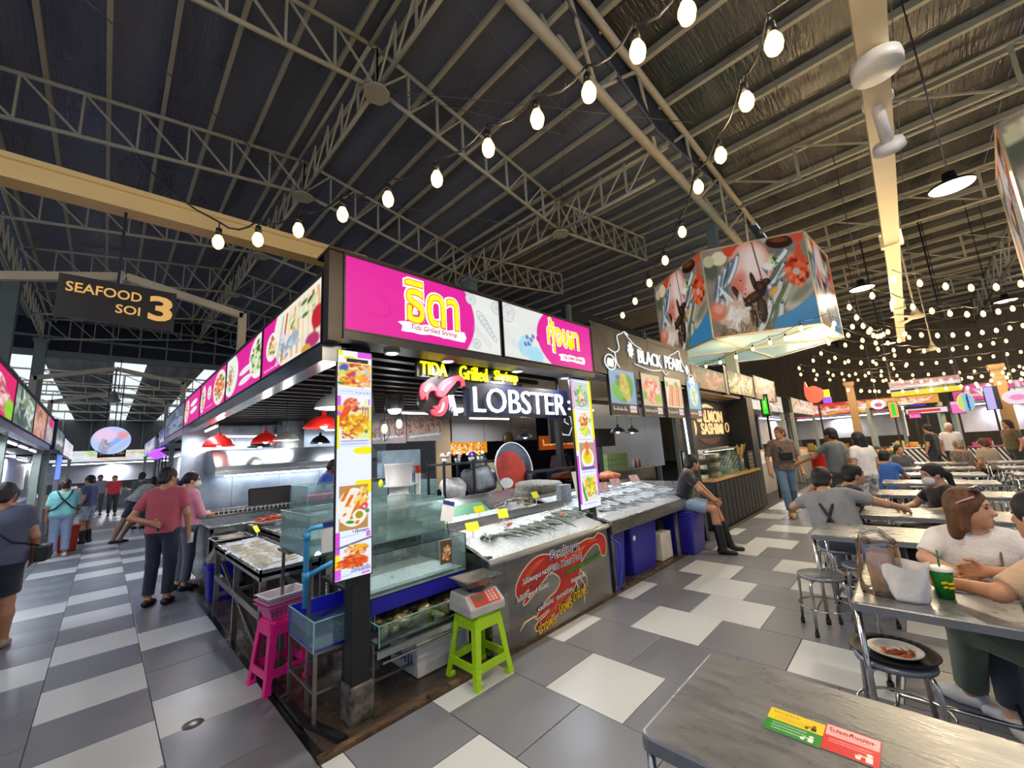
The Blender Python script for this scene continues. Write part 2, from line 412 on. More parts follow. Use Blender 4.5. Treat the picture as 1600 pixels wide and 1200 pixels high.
vis.sort(key=lambda a: a[0]); far += vis[290:]; vis = vis[:290]
for d, t in vis:
    sx, sy = round(t[2] - t[0], 3), round(t[3] - t[1], 3); key = (sx, sy, t[4])
    if key not in TM: TM[key] = tile_mesh(sx, sy, M_WHITETILE if t[4] else M_DARKTILE)
    o = bpy.data.objects.new('tile', TM[key]); o.location = ((t[0] + t[2]) / 2, (t[1] + t[3]) / 2, 0); o.parent = floor_o; COL.objects.link(o)
b = MB()
for d, t in far:
    g = .003; b.add([(t[0] + g, t[1] + g, -.0005), (t[2] - g, t[1] + g, -.0005), (t[2] - g, t[3] - g, -.0005), (t[0] + g, t[3] - g, -.0005)], [(0, 1, 2, 3)], False, 1 if t[4] else 0)
b.build('far_tile', [M_DARKTILE, M_WHITETILE], floor_o, kind='stuff')
# round drain cover in the alley
b = MB(); b.lathe([(.0, .003), (.055, .003), (.06, .0)], (-.42, 1.04, .001), 20); b.build('drain_cover', M_SSD, floor_o)
# stall platform, kerb and drain gap
sl = setting('floor_stall_slab', (0, 0, 0))
b = MB(); b.box((.05, .04, -.02), (5.0, 9.5, .006)); b.build('slab', M_SLAB, sl)
b = MB(); b.box((0.0, .0, -.02), (.05, 9.5, -.003)); b.build('drain_gap', mat('drain_dark', '#0c0b0a', .3), sl)
b = MB()
Rk = random.Random(2); x = 0.0
while x < 5.0:
    w = Rk.uniform(.05, .16); h = Rk.uniform(.012, .026); b.box((x, Rk.uniform(0, .008), -.01), (min(x + w, 5.02), .045 + Rk.uniform(0, .012), h)); x += w
b.build('kerb_edge', mat('rusty_kerb', '#6b5138', .45, 0, .3, 9, .5, 30, col2='#2d241d'), sl)
b = MB(); b.bar((.16, .06, .02), (.06, .45, .02), .05, .03); b.bar((.06, .45, .02), (.06, 1.2, .02), .05, .03); b.build('angle_iron', M_BLACK, sl)

# ------------------------------------------------------------------ roof over the stalls: gables along y
XR, XV1, XV2 = 1.63, -2.95, 6.25; ZLO_R, ZLO_V, DH = 7.43, 6.73, .78
TYS = [2.556 + 3.39 * i for i in range(6)]
def zlo(x):
    P = 9.2; t = abs(((x - XR + P / 2) % P) - P / 2) / (P / 2); return ZLO_R + (ZLO_V - ZLO_R) * t
ceil_o = setting('ceiling')
def roof_sheet(x0, x1, y0, y1, zf, m, nm='roof_sheet'):
    b = MB(); b.add([(x0, y0, zf(x0)), (x1, y0, zf(x1)), (x1, y1, zf(x1)), (x0, y1, zf(x0)), (x0, y0, zf(x0) + .05), (x1, y0, zf(x1) + .05), (x1, y1, zf(x1) + .05), (x0, y1, zf(x0) + .05)],
        [(3, 2, 1, 0), (4, 5, 6, 7), (0, 1, 5, 4), (1, 2, 6, 5), (2, 3, 7, 6), (3, 0, 4, 7)]); b.build(nm, m, ceil_o)
zsh = lambda x: zlo(x) + DH + .13
xs = [XV1 - 4.6, XV1, XR, XV2, XV2 + 4.6, XV2 + 9.2, XV2 + 13.8, XV2 + 18.4, XV2 + 23, XV2 + 27.6]
ys = [-.02] + [1.1 * i for i in range(1, 19)] + [20.2]
for i in range(len(xs) - 1):
    if i in (1, 2):
        for j in range(len(ys) - 1): roof_sheet(xs[i], xs[i + 1], ys[j] + .006, ys[j + 1] - .006, zsh, M_ROOF)
    else: roof_sheet(xs[i], xs[i + 1], -.02, 20.2, zsh, M_ROOF)
x = XR - .33
pur = []
while x > XV1 - 3: pur.append(x); x -= .67
x = XR + .33
while x < 24: pur.append(x); x += .67
for x in pur:
    b = MB(); z = zlo(x) + DH + .085; b.box((x - .03, -.02, z - .045), (x + .03, 20.1, z + .035)); b.build('purlin', M_STEELPAINT, ceil_o)
def truss(name, A, B, dz, n, r=.035, rw=.018, up2=None, plates=()):
    """flat truss: lower chord A->B, upper chord dz above; n panels"""
    t = thing(name, None, None, tuple(A), kind='structure')
    A = np.array(A, float); B = np.array(B, float); U = np.array((0, 0, dz))
    b = MB(); b.tube([A, B], r, 8); b.build('bottom_chord', M_STEELPAINT, t)
    if up2 is None: b = MB(); b.tube([A + U, B + U], r, 8); b.build('top_chord', M_STEELPAINT, t)
    else:
        for sgn in (-1, 1):
            o = np.array(up2) * sgn; b = MB(); b.tube([A + U + o, B + U + o], r, 8); b.build('top_chord', M_STEELPAINT, t)
    for i in range(n):
        p, q = A + (B - A) * (i / n), A + (B - A) * ((i + 1) / n)
        b = MB(); b.bar(p + (U if up2 is None else U * .97), q, rw * 1.6, rw * 1.6); b.build('web_diagonal', M_STEELPAINT, t)
        b = MB(); b.bar(q, q + U, rw * 2.6, rw * 1.6); b.build('web_post', M_STEELPAINT, t)
    for p in plates:
        b = MB(); b.lathe([(0, -.10), (.21, -.10), (.21, -.07), (0, -.07)], p, 8, smooth=False); b.build('node_plate', M_STEELPAINT, t)
    return t
tn = 1
for y in TYS:
    pl = [(XR, y, ZLO_R)]
    truss('truss_rafter_%d' % tn, (XV1, y, ZLO_V), (XR, y, ZLO_R), DH, 7, plates=pl); truss('truss_rafter_%d' % (tn + 1), (XV2, y, ZLO_V), (XR, y, ZLO_R), DH, 8, plates=[(XV2, y, ZLO_V)])
    tn += 2
for y in TYS[:4]:
    truss('truss_rafter_%d' % tn, (XV2, y, ZLO_V), (XV2 + 4.58, y, ZLO_R), DH, 7); tn += 1
k = 1
for (x, z) in ((XR, ZLO_R), (XV2, ZLO_V), (XV1, ZLO_V)):
    Y = [.2] + TYS
    for i in range(len(Y) - 1):
        truss('truss_longitudinal_%d' % k, (x, Y[i], z), (x, Y[i + 1], z), DH - .05, 5 if i else 4, .036, .017, up2=(.11, 0, 0)); k += 1
# thin tie rods
b = MB()
for (p, q) in (((XR, TYS[0], ZLO_R), (XV2, TYS[0] - 3.2, ZLO_V + .7)), ((XR, TYS[0], ZLO_R), (XV2 + 2, .3, 8.2)), ((XR, TYS[1], ZLO_R), (XV1, TYS[0], 7.2)), ((XV2, TYS[0], ZLO_V), (3.2, -.2, 8.5)), ((XR, TYS[1], ZLO_R), (XV2, TYS[0], ZLO_V)), ((XV2, TYS[0], ZLO_V), (11, .2, 6.6))):
    b.tube([p, q], .008, 5)
b.build('trim_tie_rod', M_SSD, kind='structure')
# columns
def column(n, x, y, z1, w, m, cap=True):
    t = setting('column_%d' % n, (x, y, 0)); b = MB(); b.box((x - w / 2, y - w / 2, 0), (x + w / 2, y + w / 2, z1)); b.build('shaft', m, t, bevel=.01)
    b = MB(); b.box((x - w * .65, y - w * .65, z1 - .12), (x + w * .65, y + w * .65, z1)); b.build('cap_plate', m, t)
    b = MB(); b.box((x - w * .7, y - w * .7, 0), (x + w * .7, y + w * .7, .03)); b.build('base_plate', m, t)
cn = 1
for y in (TYS[1], TYS[3], TYS[5]):
    for x in (XV1, XV2): column(cn, x, y, ZLO_V, .30, M_COLPAINT); cn += 1
# gable drop wall at the far end of this roof, open below
b = MB(); b.box((-9, 20.2, 6.35), (15, 20.3, 9.2)); dw = b.build('wall_gable', mat('dark_cladding', '#2f3440', .6, .1, .1, 2), kind='structure')
for i in range(22):
    x = -6.3 + .86 * i; b = MB(); b.bar((x, 20.16, 6.35), (x, 20.16, 9.0), .06); b.build('stud', M_COLPAINT, dw)
for z in (6.35, 7.0, 7.75):
    b = MB(); b.bar((-8, 20.12, z), (15, 20.12, z), .09 if z > 6.5 else .22); b.build('girt', M_COLPAINT, dw)
# next hall: bright ribbed roof, trusses, back wall
M_BRIGHT = mat('bright_sheet', '#c9ccd2', .35, .5, .3, 2, .5, 12, stretch=(2, .1, 1), col2='#6a6f78')
M_SKYL = glow('translucent_skylight_sheet', '#dfe8f5', 1.1)
b = MB()
for i in range(17): b.box((-9 + 3 * i, 20.6, 6.3), (-9 + 3 * i + 2.0, 46, 6.35))
b.build('ceiling_far_sheet', M_BRIGHT, kind='structure')
b = MB()
for i in range(17): b.box((-7 + 3 * i, 20.6, 6.32), (-7 + 3 * i + 1.0, 46, 6.36))
b.build('ceiling_far_skylight', M_SKYL, kind='structure')
for i, y in enumerate((22, 25, 28, 32, 37)):
    truss('truss_far_%d' % (i + 1), (-8, y, 5.45), (14, y, 5.45), .6, 18, .04, .02)
b = MB(); b.box((-12, 46, 0), (45, 46.2, 6.4)); wf = b.build('wall_back', mat('grey_cladding', '#6d6a68', .6, .1, .12, 1.5, .2, 6, stretch=(6, 1, .3)), kind='structure')
for i in range(14): b = MB(); b.bar((-10 + 1.6 * i, 45.95, 3.2), (-10 + 1.6 * i, 45.95, 6.3), .09); b.build('stud', M_COLPAINT, wf)

# ------------------------------------------------------------------ roof of the seating hall (flat along x), big lattice girder
ZB = 8.62
for i in range(17):
    x0 = -6 + 2.5 * i
    for (ya, yb) in ((-5.2, -.03), (-10.4, -5.21), (-16, -10.41)):
        roof_sheet(x0 + .006, x0 + 2.494, ya, yb, lambda x: ZB + .1, M_ROOFB)
for i in range(34):
    x = -2.2 + 1.28 * i; b = MB(); b.box((x - .045, -16, ZB - .06), (x + .045, .12, ZB + .09)); b.build('purlin', M_STEELPAINT, ceil_o)
bt = setting('truss_girder', (0, .18, 7.43))
A, B2 = np.array((-3.5, .19, 7.43)), np.array((13.2, .19, 7.43))
b = MB(); b.tube([A, B2], .085, 10); b.build('bottom_chord', M_BEAMPAINT, bt)
for dy in (-.26, .26):
    b = MB(); b.tube([A + (0, dy, .98), B2 + (0, dy, .98)], .07, 10); b.build('top_chord', M_BEAMPAINT, bt)
n = 15
for i in range(n):
    p = A + (B2 - A) * (i / n); q = A + (B2 - A) * ((i + 1) / n)
    for dy in (-.26, .26):
        b = MB(); b.tube([p, q + (0, dy, .98)] if i % 2 else [p + (0, dy, .98), q], .035, 6); b.build('web_diagonal', M_BEAMPAINT, bt)
    b = MB(); b.tube([q + (0, -.26, .98), q + (0, .26, .98)], .035, 6); b.build('cross_tie', M_BEAMPAINT, bt)
    b = MB(); b.tube([q, q + (0, .26, .98)], .032, 6); b.build('web_post', M_BEAMPAINT, bt)
column(cn, 10.25, .40, 7.4, .24, M_COLPAINT); cn += 1
k = 1
for x in (10.2, 15.2, 20.5, 26, 32):
    truss('truss_hall_%d' % k, (x, 0, 7.55), (x, -15, 7.55), .95, 9, .04, .024); k += 1
for i, y in enumerate((-6.2, -11.5)):
    truss('truss_hall_cross_%d' % (i + 1), (-2, y, 7.4), (36, y, 7.4), 1.1, 20, .05, .026)
b = MB()
for x in (4.2, 6.4, 8.6, 12.6, 17.5, 24): b.tube([(x, .1, 8.5), (x + .6, -7, 8.5)], .008, 5)
for y in (-1.7, -3.4): b.tube([(0, y, 8.5), (30, y - .3, 8.5)], .007, 5)
b.build('trim_sag_rod', M_SSD, kind='structure')
b = MB()
for i in range(40):
    x0 = -7 + i * .6; b.add([(x0, .02, zsh(x0) - .02), (x0 + .6, .02, zsh(x0 + .6) - .02), (x0 + .6, .02, 8.75), (x0, .02, 8.75)], [(0, 1, 2, 3)])
b.box((15.4, 0, 7.3), (34, .06, 8.75)); b.box((15, 20, 0), (34, 20.2, 9.2)); b.box((-7.6, 20.3, 7.0), (-7.5, 0, 9)); b.build('wall_clerestory', MATS['dark_cladding'], kind='structure')
# louvred vent under the hall roof
vt = setting('window_vent', (4.6, -2.9, 8.2)); 
for i in range(5):
    b = MB(); x = 4.5 + .17 * i; b.add([(x, -4.1, 8.40), (x + .17, -4.1, 8.52), (x + .17, -2.35, 8.52), (x, -2.35, 8.40), (x, -4.1, 8.41), (x + .17, -4.1, 8.53), (x + .17, -2.35, 8.53), (x, -2.35, 8.41)], [(3, 2, 1, 0), (4, 5, 6, 7), (0, 1, 5, 4), (2, 3, 7, 6)]); b.build('slat', M_SSD, vt)
# far walls of the hall
b = MB(); b.box((34, -22, 0), (34.2, 26, 8.7)); b.build('wall_far', mat('brown_cladding', '#94805f', .6, .1, .15, 1, .2, 5, stretch=(1, 6, .3)), kind='structure')
wv = thing('wall_louvre', None, None, (15, 5.2, 0), kind='structure')
b = MB(); b.box((9.9, 5.2, 3.1), (24, 5.4, 6.5)); b.build('cladding', mat('dark_green_grey_cladding', '#3a3c3a', .6), wv)
for i in range(9): b = MB(); b.bar((10.2, 5.12, 3.3 + .27 * i), (15.2, 5.12, 3.3 + .27 * i), .1, .14); b.build('slat', M_COLPAINT, wv)
for x in (9.9, 15.4, 18.6, 22): b = MB(); b.bar((x, 5.1, 0), (x, 5.1, 6.5), .14); b.build('post', M_COLPAINT, wv)
# cream tray beams
be = setting('beam_tray_hall', (6, -2.86, 4.5)); b = MB(); b.box((-1.5, -2.93, 4.46), (17.5, -2.75, 4.62)); b.build('tray', M_BEAMPAINT, be)
for x in (7.45, 12.2): b = MB(); b.box((x - .06, -2.97, 4.43), (x + .06, -2.71, 4.65)); b.build('joint_sleeve', M_BEAMPAINT, be)
be = setting('beam_tray_alley', (-1.5, 2.5, 4.2)); b = MB()
b.prism([(-.1, 4.15), (.1, 4.15), (.1, 4.20), (.08, 4.20), (.08, 4.32), (.1, 4.33), (.1, 4.38), (-.1, 4.38), (-.1, 4.33), (-.08, 4.32), (-.08, 4.20), (-.1, 4.20)], ((-5.2, 2.5, 0), np.array((0, 1., 0)), np.array((0, 0, 1.))), 0, 6.6); b.v = [(p[0], p[1], p[2] + .05 * (p[0] + 1) / 2) for p in b.v]; b.build('tray', mat('yellow_cream_beam', '#f2d28e', .5, 0, .05, 2), be)
# portal frames over the alley
for i, (y, m) in enumerate(((6.0, M_BEAMPAINT), (14.0, M_STEELPAINT), (19.0, M_STEELPAINT))):
    t = setting('beam_portal_%d' % (i + 1), (-.95, y, 0)); ap = (-.95, y, 4.78)
    b = MB(); b.bar((-2.5, y, 4.36), ap, .10, .12); b.build('rafter', m, t); b = MB(); b.bar(ap, (.66, y, 4.46), .10, .12); b.build('rafter', m, t)
    b = MB(); b.bar((-2.5, y, 2.4), (-2.5, y, 4.42), .10, .12); b.build('post', m, t); b = MB(); b.bar((.66, y, 2.9), (.66, y, 4.5), .10, .12); b.build('post', m, t)
# ------------------------------------------------------------------ figures: one continuous skin, clothes and hair as fitted shells
class Sdf:
    def __init__(s): s.ops = []
    def cap(s, a, b, r1, r2=None, k=.03, cut=None): s.ops.append(('c', np.array(a, float), np.array(b, float), r1, r1 if r2 is None else r2, k, cut)); return s
    def ell(s, c, r, R=None, k=.02, sub=False): s.ops.append(('e', np.array(c, float), np.array(r, float), R, k, sub)); return s
    def mesh(s, h, cuts=()):
        lo = np.full(3, 1e9); hi = -lo
        for o in s.ops:
            if o[0] == 'c': m = max(o[3], o[4]); lo = np.minimum(lo, np.minimum(o[1], o[2]) - m); hi = np.maximum(hi, np.maximum(o[1], o[2]) + m)
            elif not o[5]: m = o[2].max(); lo = np.minimum(lo, o[1] - m); hi = np.maximum(hi, o[1] + m)
        lo -= 2.5 * h; hi += 2.5 * h; n = np.ceil((hi - lo) / h).astype(int) + 1
        D = np.full(n, 1e3, np.float32); ax = [lo[i] + h * np.arange(n[i]) for i in range(3)]
        for o in s.ops:
            if o[0] == 'c': m = max(o[3], o[4]) + .05 + o[5]; a = np.minimum(o[1], o[2]) - m; b = np.maximum(o[1], o[2]) + m
            else: m = o[2].max() + .05; a, b = o[1] - m, o[1] + m
            i0 = np.clip(((a - lo) / h).astype(int), 0, n - 1); i1 = np.clip(((b - lo) / h).astype(int) + 2, 1, n)
            if (i1 <= i0).any(): continue
            X, Y, Z = np.meshgrid(*[ax[i][i0[i]:i1[i]] for i in range(3)], indexing='ij', sparse=True)
            if o[0] == 'c':
                d = o[2] - o[1]; L = d.dot(d) + 1e-9; t = np.clip(((X - o[1][0]) * d[0] + (Y - o[1][1]) * d[1] + (Z - o[1][2]) * d[2]) / L, 0, 1)
                v = np.sqrt((X - o[1][0] - t * d[0]) ** 2 + (Y - o[1][1] - t * d[1]) ** 2 + (Z - o[1][2] - t * d[2]) ** 2) - (o[3] + (o[4] - o[3]) * t); k = o[5]; sub = False
                if o[6] is not None:
                    for (p, nn) in o[6]: v = np.maximum(v, (X - p[0]) * nn[0] + (Y - p[1]) * nn[1] + (Z - p[2]) * nn[2])
            else:
                P = [X - o[1][0], Y - o[1][1], Z - o[1][2]]
                if o[3] is not None: Rm = o[3]; P = [P[0] * Rm[0][i] + P[1] * Rm[1][i] + P[2] * Rm[2][i] for i in range(3)]
                r = o[2]; q = np.sqrt((P[0] / r[0]) ** 2 + (P[1] / r[1]) ** 2 + (P[2] / r[2]) ** 2); v = (q - 1) * r.min(); k = o[4]; sub = o[5]
            S_ = tuple(slice(i0[i], i1[i]) for i in range(3)); cur = D[S_]
            if sub: D[S_] = np.maximum(cur, -v)
            else:
                hh = np.clip(.5 + .5 * (cur - v) / k, 0, 1); D[S_] = np.where(cur > 1, v, cur + (v - cur) * hh - k * hh * (1 - hh))
        for (p, nn) in cuts:
            X, Y, Z = np.meshgrid(*ax, indexing='ij', sparse=True); D = np.maximum(D, ((X - p[0]) * nn[0] + (Y - p[1]) * nn[1] + (Z - p[2]) * nn[2]).astype(np.float32))
        return nets(D, lo, h)
def nets(D, lo, h):
    """surface nets"""
    I = D < 0; nx, ny, nz = D.shape; sm = np.zeros((nx - 1, ny - 1, nz - 1, 3), np.float32); ct = np.zeros((nx - 1, ny - 1, nz - 1), np.float32)
    edges = []
    for axs in range(3):
        s0 = [slice(None)] * 3; s1 = [slice(None)] * 3; s0[axs] = slice(0, -1); s1[axs] = slice(1, None)
        A, B = D[tuple(s0)], D[tuple(s1)]; cr = (I[tuple(s0)] != I[tuple(s1)]); idx = np.argwhere(cr); a = A[cr]; b = B[cr]; t = a / (a - b + 1e-12)
        P = idx.astype(np.float32); P[:, axs] += t; edges.append((axs, idx, I[tuple(s0)][cr]))
        o1, o2 = [i for i in range(3) if i != axs]
        for d1 in (0, -1):
            for d2 in (0, -1):
                J = idx.copy(); J[:, o1] += d1; J[:, o2] += d2; ok = (J >= 0).all(1) & (J[:, 0] < nx - 1) & (J[:, 1] < ny - 1) & (J[:, 2] < nz - 1)
                J = J[ok]; f = (J[:, 0] * (ny - 1) + J[:, 1]) * (nz - 1) + J[:, 2]
                np.add.at(sm.reshape(-1, 3), f, P[ok]); np.add.at(ct.reshape(-1), f, 1)
    act = ct > 0; ids = np.full(act.shape, -1, np.int64); ids[act] = np.arange(act.sum()); V = sm[act] / ct[act][:, None] * h + lo
    Fs = []
    for axs, idx, ins in edges:
        o1, o2 = [(1, 2), (2, 0), (0, 1)][axs]; ok = (idx[:, o1] > 0) & (idx[:, o2] > 0) & (idx[:, o1] < act.shape[o1]) & (idx[:, o2] < act.shape[o2]); J = idx[ok]; g = ins[ok]
        def at(a, b): K = J.copy(); K[:, o1] += a; K[:, o2] += b; return ids[K[:, 0], K[:, 1], K[:, 2]]
        q = np.stack([at(-1, -1), at(0, -1), at(0, 0), at(-1, 0)], 1); q[~g] = q[~g][:, ::-1]; Fs.append(q[(q >= 0).all(1)])
    return V, np.concatenate(Fs)
def put_mesh(name, V, F, m, parent):
    me = bpy.data.meshes.new(name); me.vertices.add(len(V)); me.vertices.foreach_set('co', V.astype(np.float32).ravel()); me.loops.add(F.size); me.loops.foreach_set('vertex_index', F.ravel().astype(np.int32))
    me.polygons.add(len(F)); me.polygons.foreach_set('loop_start', np.arange(0, F.size, 4, dtype=np.int32)); me.update(calc_edges=True); me.polygons.foreach_set('use_smooth', np.ones(len(F), bool)); me.materials.append(m)
    o = bpy.data.objects.new(name, me); COL.objects.link(o); _reg(o, parent, WORLD[parent.name]); return o
def rotm(yaw=0, pitch=0, roll=0):
    return np.array(Matrix.Rotation(yaw, 3, 'Z') @ Matrix.Rotation(pitch, 3, 'Y') @ Matrix.Rotation(roll, 3, 'X'))
STAND = dict(pel=(0, 0, .93), che=(.0, 0, 1.26), nec=(-.01, 0, 1.45), hea=(.03, 0, 1.585), shL=(0, .17, 1.39), elL=(-.03, .235, 1.12), wrL=(.06, .23, .88), shR=(0, -.17, 1.39), elR=(-.03, -.235, 1.12), wrR=(.06, -.23, .88),
             hiL=(0, .085, .90), knL=(.02, .095, .49), anL=(-.02, .10, .085), hiR=(0, -.085, .90), knR=(.02, -.095, .49), anR=(-.02, -.10, .085))
def lean(J, ang, side=0., twist=0.):
    p = np.array(J['pel'], float); R = rotm(twist, ang, side)
    for k in ('che', 'nec', 'hea', 'shL', 'shR', 'elL', 'elR', 'wrL', 'wrR'): J[k] = tuple(R @ (np.array(J[k]) - p) + p)
    return J
def stand_pose(**o): J = dict(STAND); J.update(o); return J
def sit_pose(**o):
    J = dict(STAND)
    dz = -.43
    for k in ('pel', 'che', 'nec', 'hea', 'shL', 'elL', 'wrL', 'shR', 'elR', 'wrR', 'hiL', 'hiR'): J[k] = (J[k][0], J[k][1], J[k][2] + dz)
    J['hiL'] = (.0, .09, .52); J['hiR'] = (.0, -.09, .52); J['pel'] = (0, 0, .53)
    J['knL'] = (.42, .12, .50); J['knR'] = (.42, -.12, .50); J['anL'] = (.40, .12, .085); J['anR'] = (.40, -.12, .085); J.update(o); return J
SKIN = {}
def skin(h): return mat('skin_' + h, h, .5, 0, .06, 20, rvar=.1)
def cloth(h, col2=None, scale=9, var=.09): return mat('cloth_' + h + (col2 or ''), h, .85, 0, var, scale, .25, 60, col2=col2, sheen=.2)
def person(label, loc, yaw, J, H=1.68, skin_c='#b98565', shirt='#777777', shirt2=None, pants='#222a44', pants2=None, hair='#15110f', shoe='#222222', sleeve=.62, hem=.02, leg=.94, hy=0., hp=0., res=.014, style='short', hand=True, curl=.3, fat=1., shirt_scale=9, sleeveless=False, mask=False, boots=False, skirt=False, collar=0., hairlen=.25, face=True, group=None, handcurl=None, neckline=.0):
    t = thing('person', label, 'person', loc, yaw, group); s_ = H / 1.70
    J = {k: np.array(v, float) * s_ for k, v in J.items()}
    R = rotm(hy, hp); hc = J['hea']; up = J['nec'] - J['pel']; up = up / np.linalg.norm(up)
    W = lambda o: hc + R @ (np.array(o) * s_)
    side = J['shL'] - J['shR']; side = side / np.linalg.norm(side); fwd = np.cross(side, up)
    B = Sdf(); f = fat * s_
    def torso(S, g=0., k=.05, low=0.):
        for sg in (-1, 1):
            S.cap(J['pel'] + side * sg * .070 * f - up * low, J['che'] + side * sg * .075 * f + up * .02, (.100 + g) * f, (.102 + g) * f, k)
        S.cap(J['shL'] * .78 + J['shR'] * .22 - up * .015, J['shR'] * .78 + J['shL'] * .22 - up * .015, .080 * s_ + g, None, k)
        S.cap(J['pel'] + fwd * .02, J['che'] + fwd * .025, (.10 + g) * f, (.095 + g) * f, k)
    torso(B)
    B.cap(J['che'] + up * .1, J['nec'], .06 * s_, .055 * s_, .05); B.cap(J['nec'] - up * .03, W((-.012, 0, -.05)), .056 * s_, .052 * s_, .03)
    B.ell(hc + R @ (np.array((-.006, 0, .025)) * s_), np.array((.096, .076, .098)) * s_, R); B.ell(W((.022, 0, -.045)), np.array((.070, .058, .072)) * s_, R, .03)
    if face:
        B.cap(W((.084, 0, .005)), W((.106, 0, -.028)), .010 * s_, .014 * s_, .015); B.ell(W((.082, 0, -.072)), np.array((.014, .024, .012)) * s_, R, .01); B.ell(W((.070, 0, -.10)), np.array((.02, .025, .018)) * s_, R, .02); B.ell(W((.078, 0, .036)), np.array((.014, .045, .012)) * s_, R, .015)
        for sg in (-1, 1): B.ell(W((-.004, sg * .077, -.012)), np.array((.021, .012, .033)) * s_, R, .008)
    for q in 'LR':
        sh, el, wr = J['sh' + q], J['el' + q], J['wr' + q]
        B.cap(sh, el, .047 * f, .037 * s_, .03); B.cap(el, wr, .038 * s_, .026 * s_, .02)
        if hand:
            d = wr - el; d = d / np.linalg.norm(d); sg = 1 if q == 'L' else -1
            pn = side * sg if abs(d.dot(side)) < .8 else fwd; pn = pn - d * d.dot(pn); pn = pn / np.linalg.norm(pn); wd = np.cross(d, pn) * sg      # palm normal, width axis
            if res < .010:
                pb = wr + d * .085 * s_; 
                for o in (-.026, 0, .026): B.cap(wr + wd * o * .6 * s_, pb + wd * o * s_, .016 * s_, .013 * s_, .012)
                cu = handcurl if handcurl is not None else curl
                for i, (o, L) in enumerate(((-.032, .062), (-.011, .074), (.011, .070), (.030, .055))):
                    b0 = pb + wd * o * s_; d1 = d * math.cos(cu) - pn * math.sin(cu); m1 = b0 + d1 * L * .5 * s_; d2 = d * math.cos(2.2 * cu) - pn * math.sin(2.2 * cu); m2 = m1 + d2 * L * .5 * s_
                    B.cap(b0, m1, .0095 * s_, .009 * s_, .006); B.cap(m1, m2, .009 * s_, .0075 * s_, .004)
                th = wr + d * .03 * s_ + wd * .03 * s_ * (1); t1 = th + (d * .6 + wd * .6 - pn * .4) * .045 * s_; B.cap(th, t1, .013 * s_, .011 * s_, .01); B.cap(t1, t1 + (d * .9 + wd * .1 - pn * .4) * .035 * s_, .0105 * s_, .008 * s_, .004)
            else:
                B.cap(wr, wr + d * .09 * s_, .030 * s_, .034 * s_, .02)
                for o in (-.024, .0, .024): B.cap(wr + d * .08 * s_ + wd * o * s_, wr + (d * .15 - pn * .03) * s_ + wd * o * s_, .014 * s_, .011 * s_, .006)
                B.cap(wr + d * .03 * s_, wr + (d * .075 + wd * .055 - pn * .02) * s_, .014 * s_, .010 * s_, .008)
        hi, kn, an = J['hi' + q], J['kn' + q], J['an' + q]
        B.cap(J['pel'], hi, .10 * f, .085 * f, .04); B.cap(hi, kn, .083 * f, .055 * f, .03); B.cap(kn, kn + (an - kn) * .35, .052 * f, .055 * f, .02); B.cap(kn + (an - kn) * .35, an, .055 * f, .036 * s_, .02)
        ft = an + np.array((.13, 0, -.05)) * s_; B.cap(an, an + np.array((-.03, 0, -.045)) * s_, .034 * s_, .034 * s_, .02); B.cap(an + np.array((-.02, 0, -.045)) * s_, ft, .034 * s_, .026 * s_, .02)
    V, F = B.mesh(res); bo = put_mesh('body', V, F, skin(skin_c), t)
    # shirt
    if shirt:
        S = Sdf(); torso(S, .014, .05, .0); S.cap(J['pel'] + side * .06 * f, J['pel'] - up * .06 + side * .06 * f, .118 * f, .122 * f, .04); S.cap(J['pel'] - side * .06 * f, J['pel'] - up * .06 - side * .06 * f, .118 * f, .122 * f, .04)
        cuts = [(J['pel'] - up * hem, -up)]
        for q in 'LR':
            sh, el, wr = J['sh' + q], J['el' + q], J['wr' + q]
            if sleeveless: continue
            if sleeve <= 1:
                e = sh + (el - sh) * sleeve; d = (el - sh) / np.linalg.norm(el - sh); S.cap(sh, el, .060 * f, .056 * s_, .03, [(e, d)])
            else:
                S.cap(sh, el, .060 * f, .050 * s_, .03); e = el + (wr - el) * (sleeve - 1); d = (wr - el) / np.linalg.norm(wr - el); S.cap(el, wr, .050 * s_, .040 * s_, .03, [(e, d)])
        nk = J['nec'] - up * (.005 + neckline); S.ell(J['nec'] + up * .05 + fwd * (.02 + neckline * .4), np.array((.08, .075 + neckline * .6, .085 + neckline)) * s_, np.stack([fwd, side, up], 1), sub=True)
        V, F = S.mesh(res, cuts); put_mesh('shirt', V, F, cloth(shirt, shirt2, shirt_scale, .16 if shirt2 else .09), t)
    # trousers / shorts / skirt
    S = Sdf(); 
    for sg in (-1, 1): S.cap(J['pel'] + side * sg * .065 * f + up * .06, J['pel'] + side * sg * .068 * f, .106 * f, .112 * f, .04)
    for q in 'LR':
        hi, kn, an = J['hi' + q], J['kn' + q], J['an' + q]; S.cap(J['pel'], hi, .112 * f, .100 * f, .04)
        if leg <= .5:
            e = hi + (kn - hi) * leg * 2; d = (kn - hi) / np.linalg.norm(kn - hi); S.cap(hi, kn, .100 * f, .082 * f, .03, [(e, d)])
        else:
            S.cap(hi, kn, .098 * f, .070 * f, .03); e = kn + (an - kn) * (leg - .5) * 2; d = (an - kn) / np.linalg.norm(an - kn); S.cap(kn, an + d * .03, .070 * f, .060 * f * (1.25 if skirt else 1), .025, [(e, d)])
    V, F = S.mesh(res); put_mesh('skirt' if skirt else 'trousers' if leg > .5 else 'shorts', V, F, cloth(pants, pants2, 14 if pants2 else 9, .16 if pants2 else .09), t)
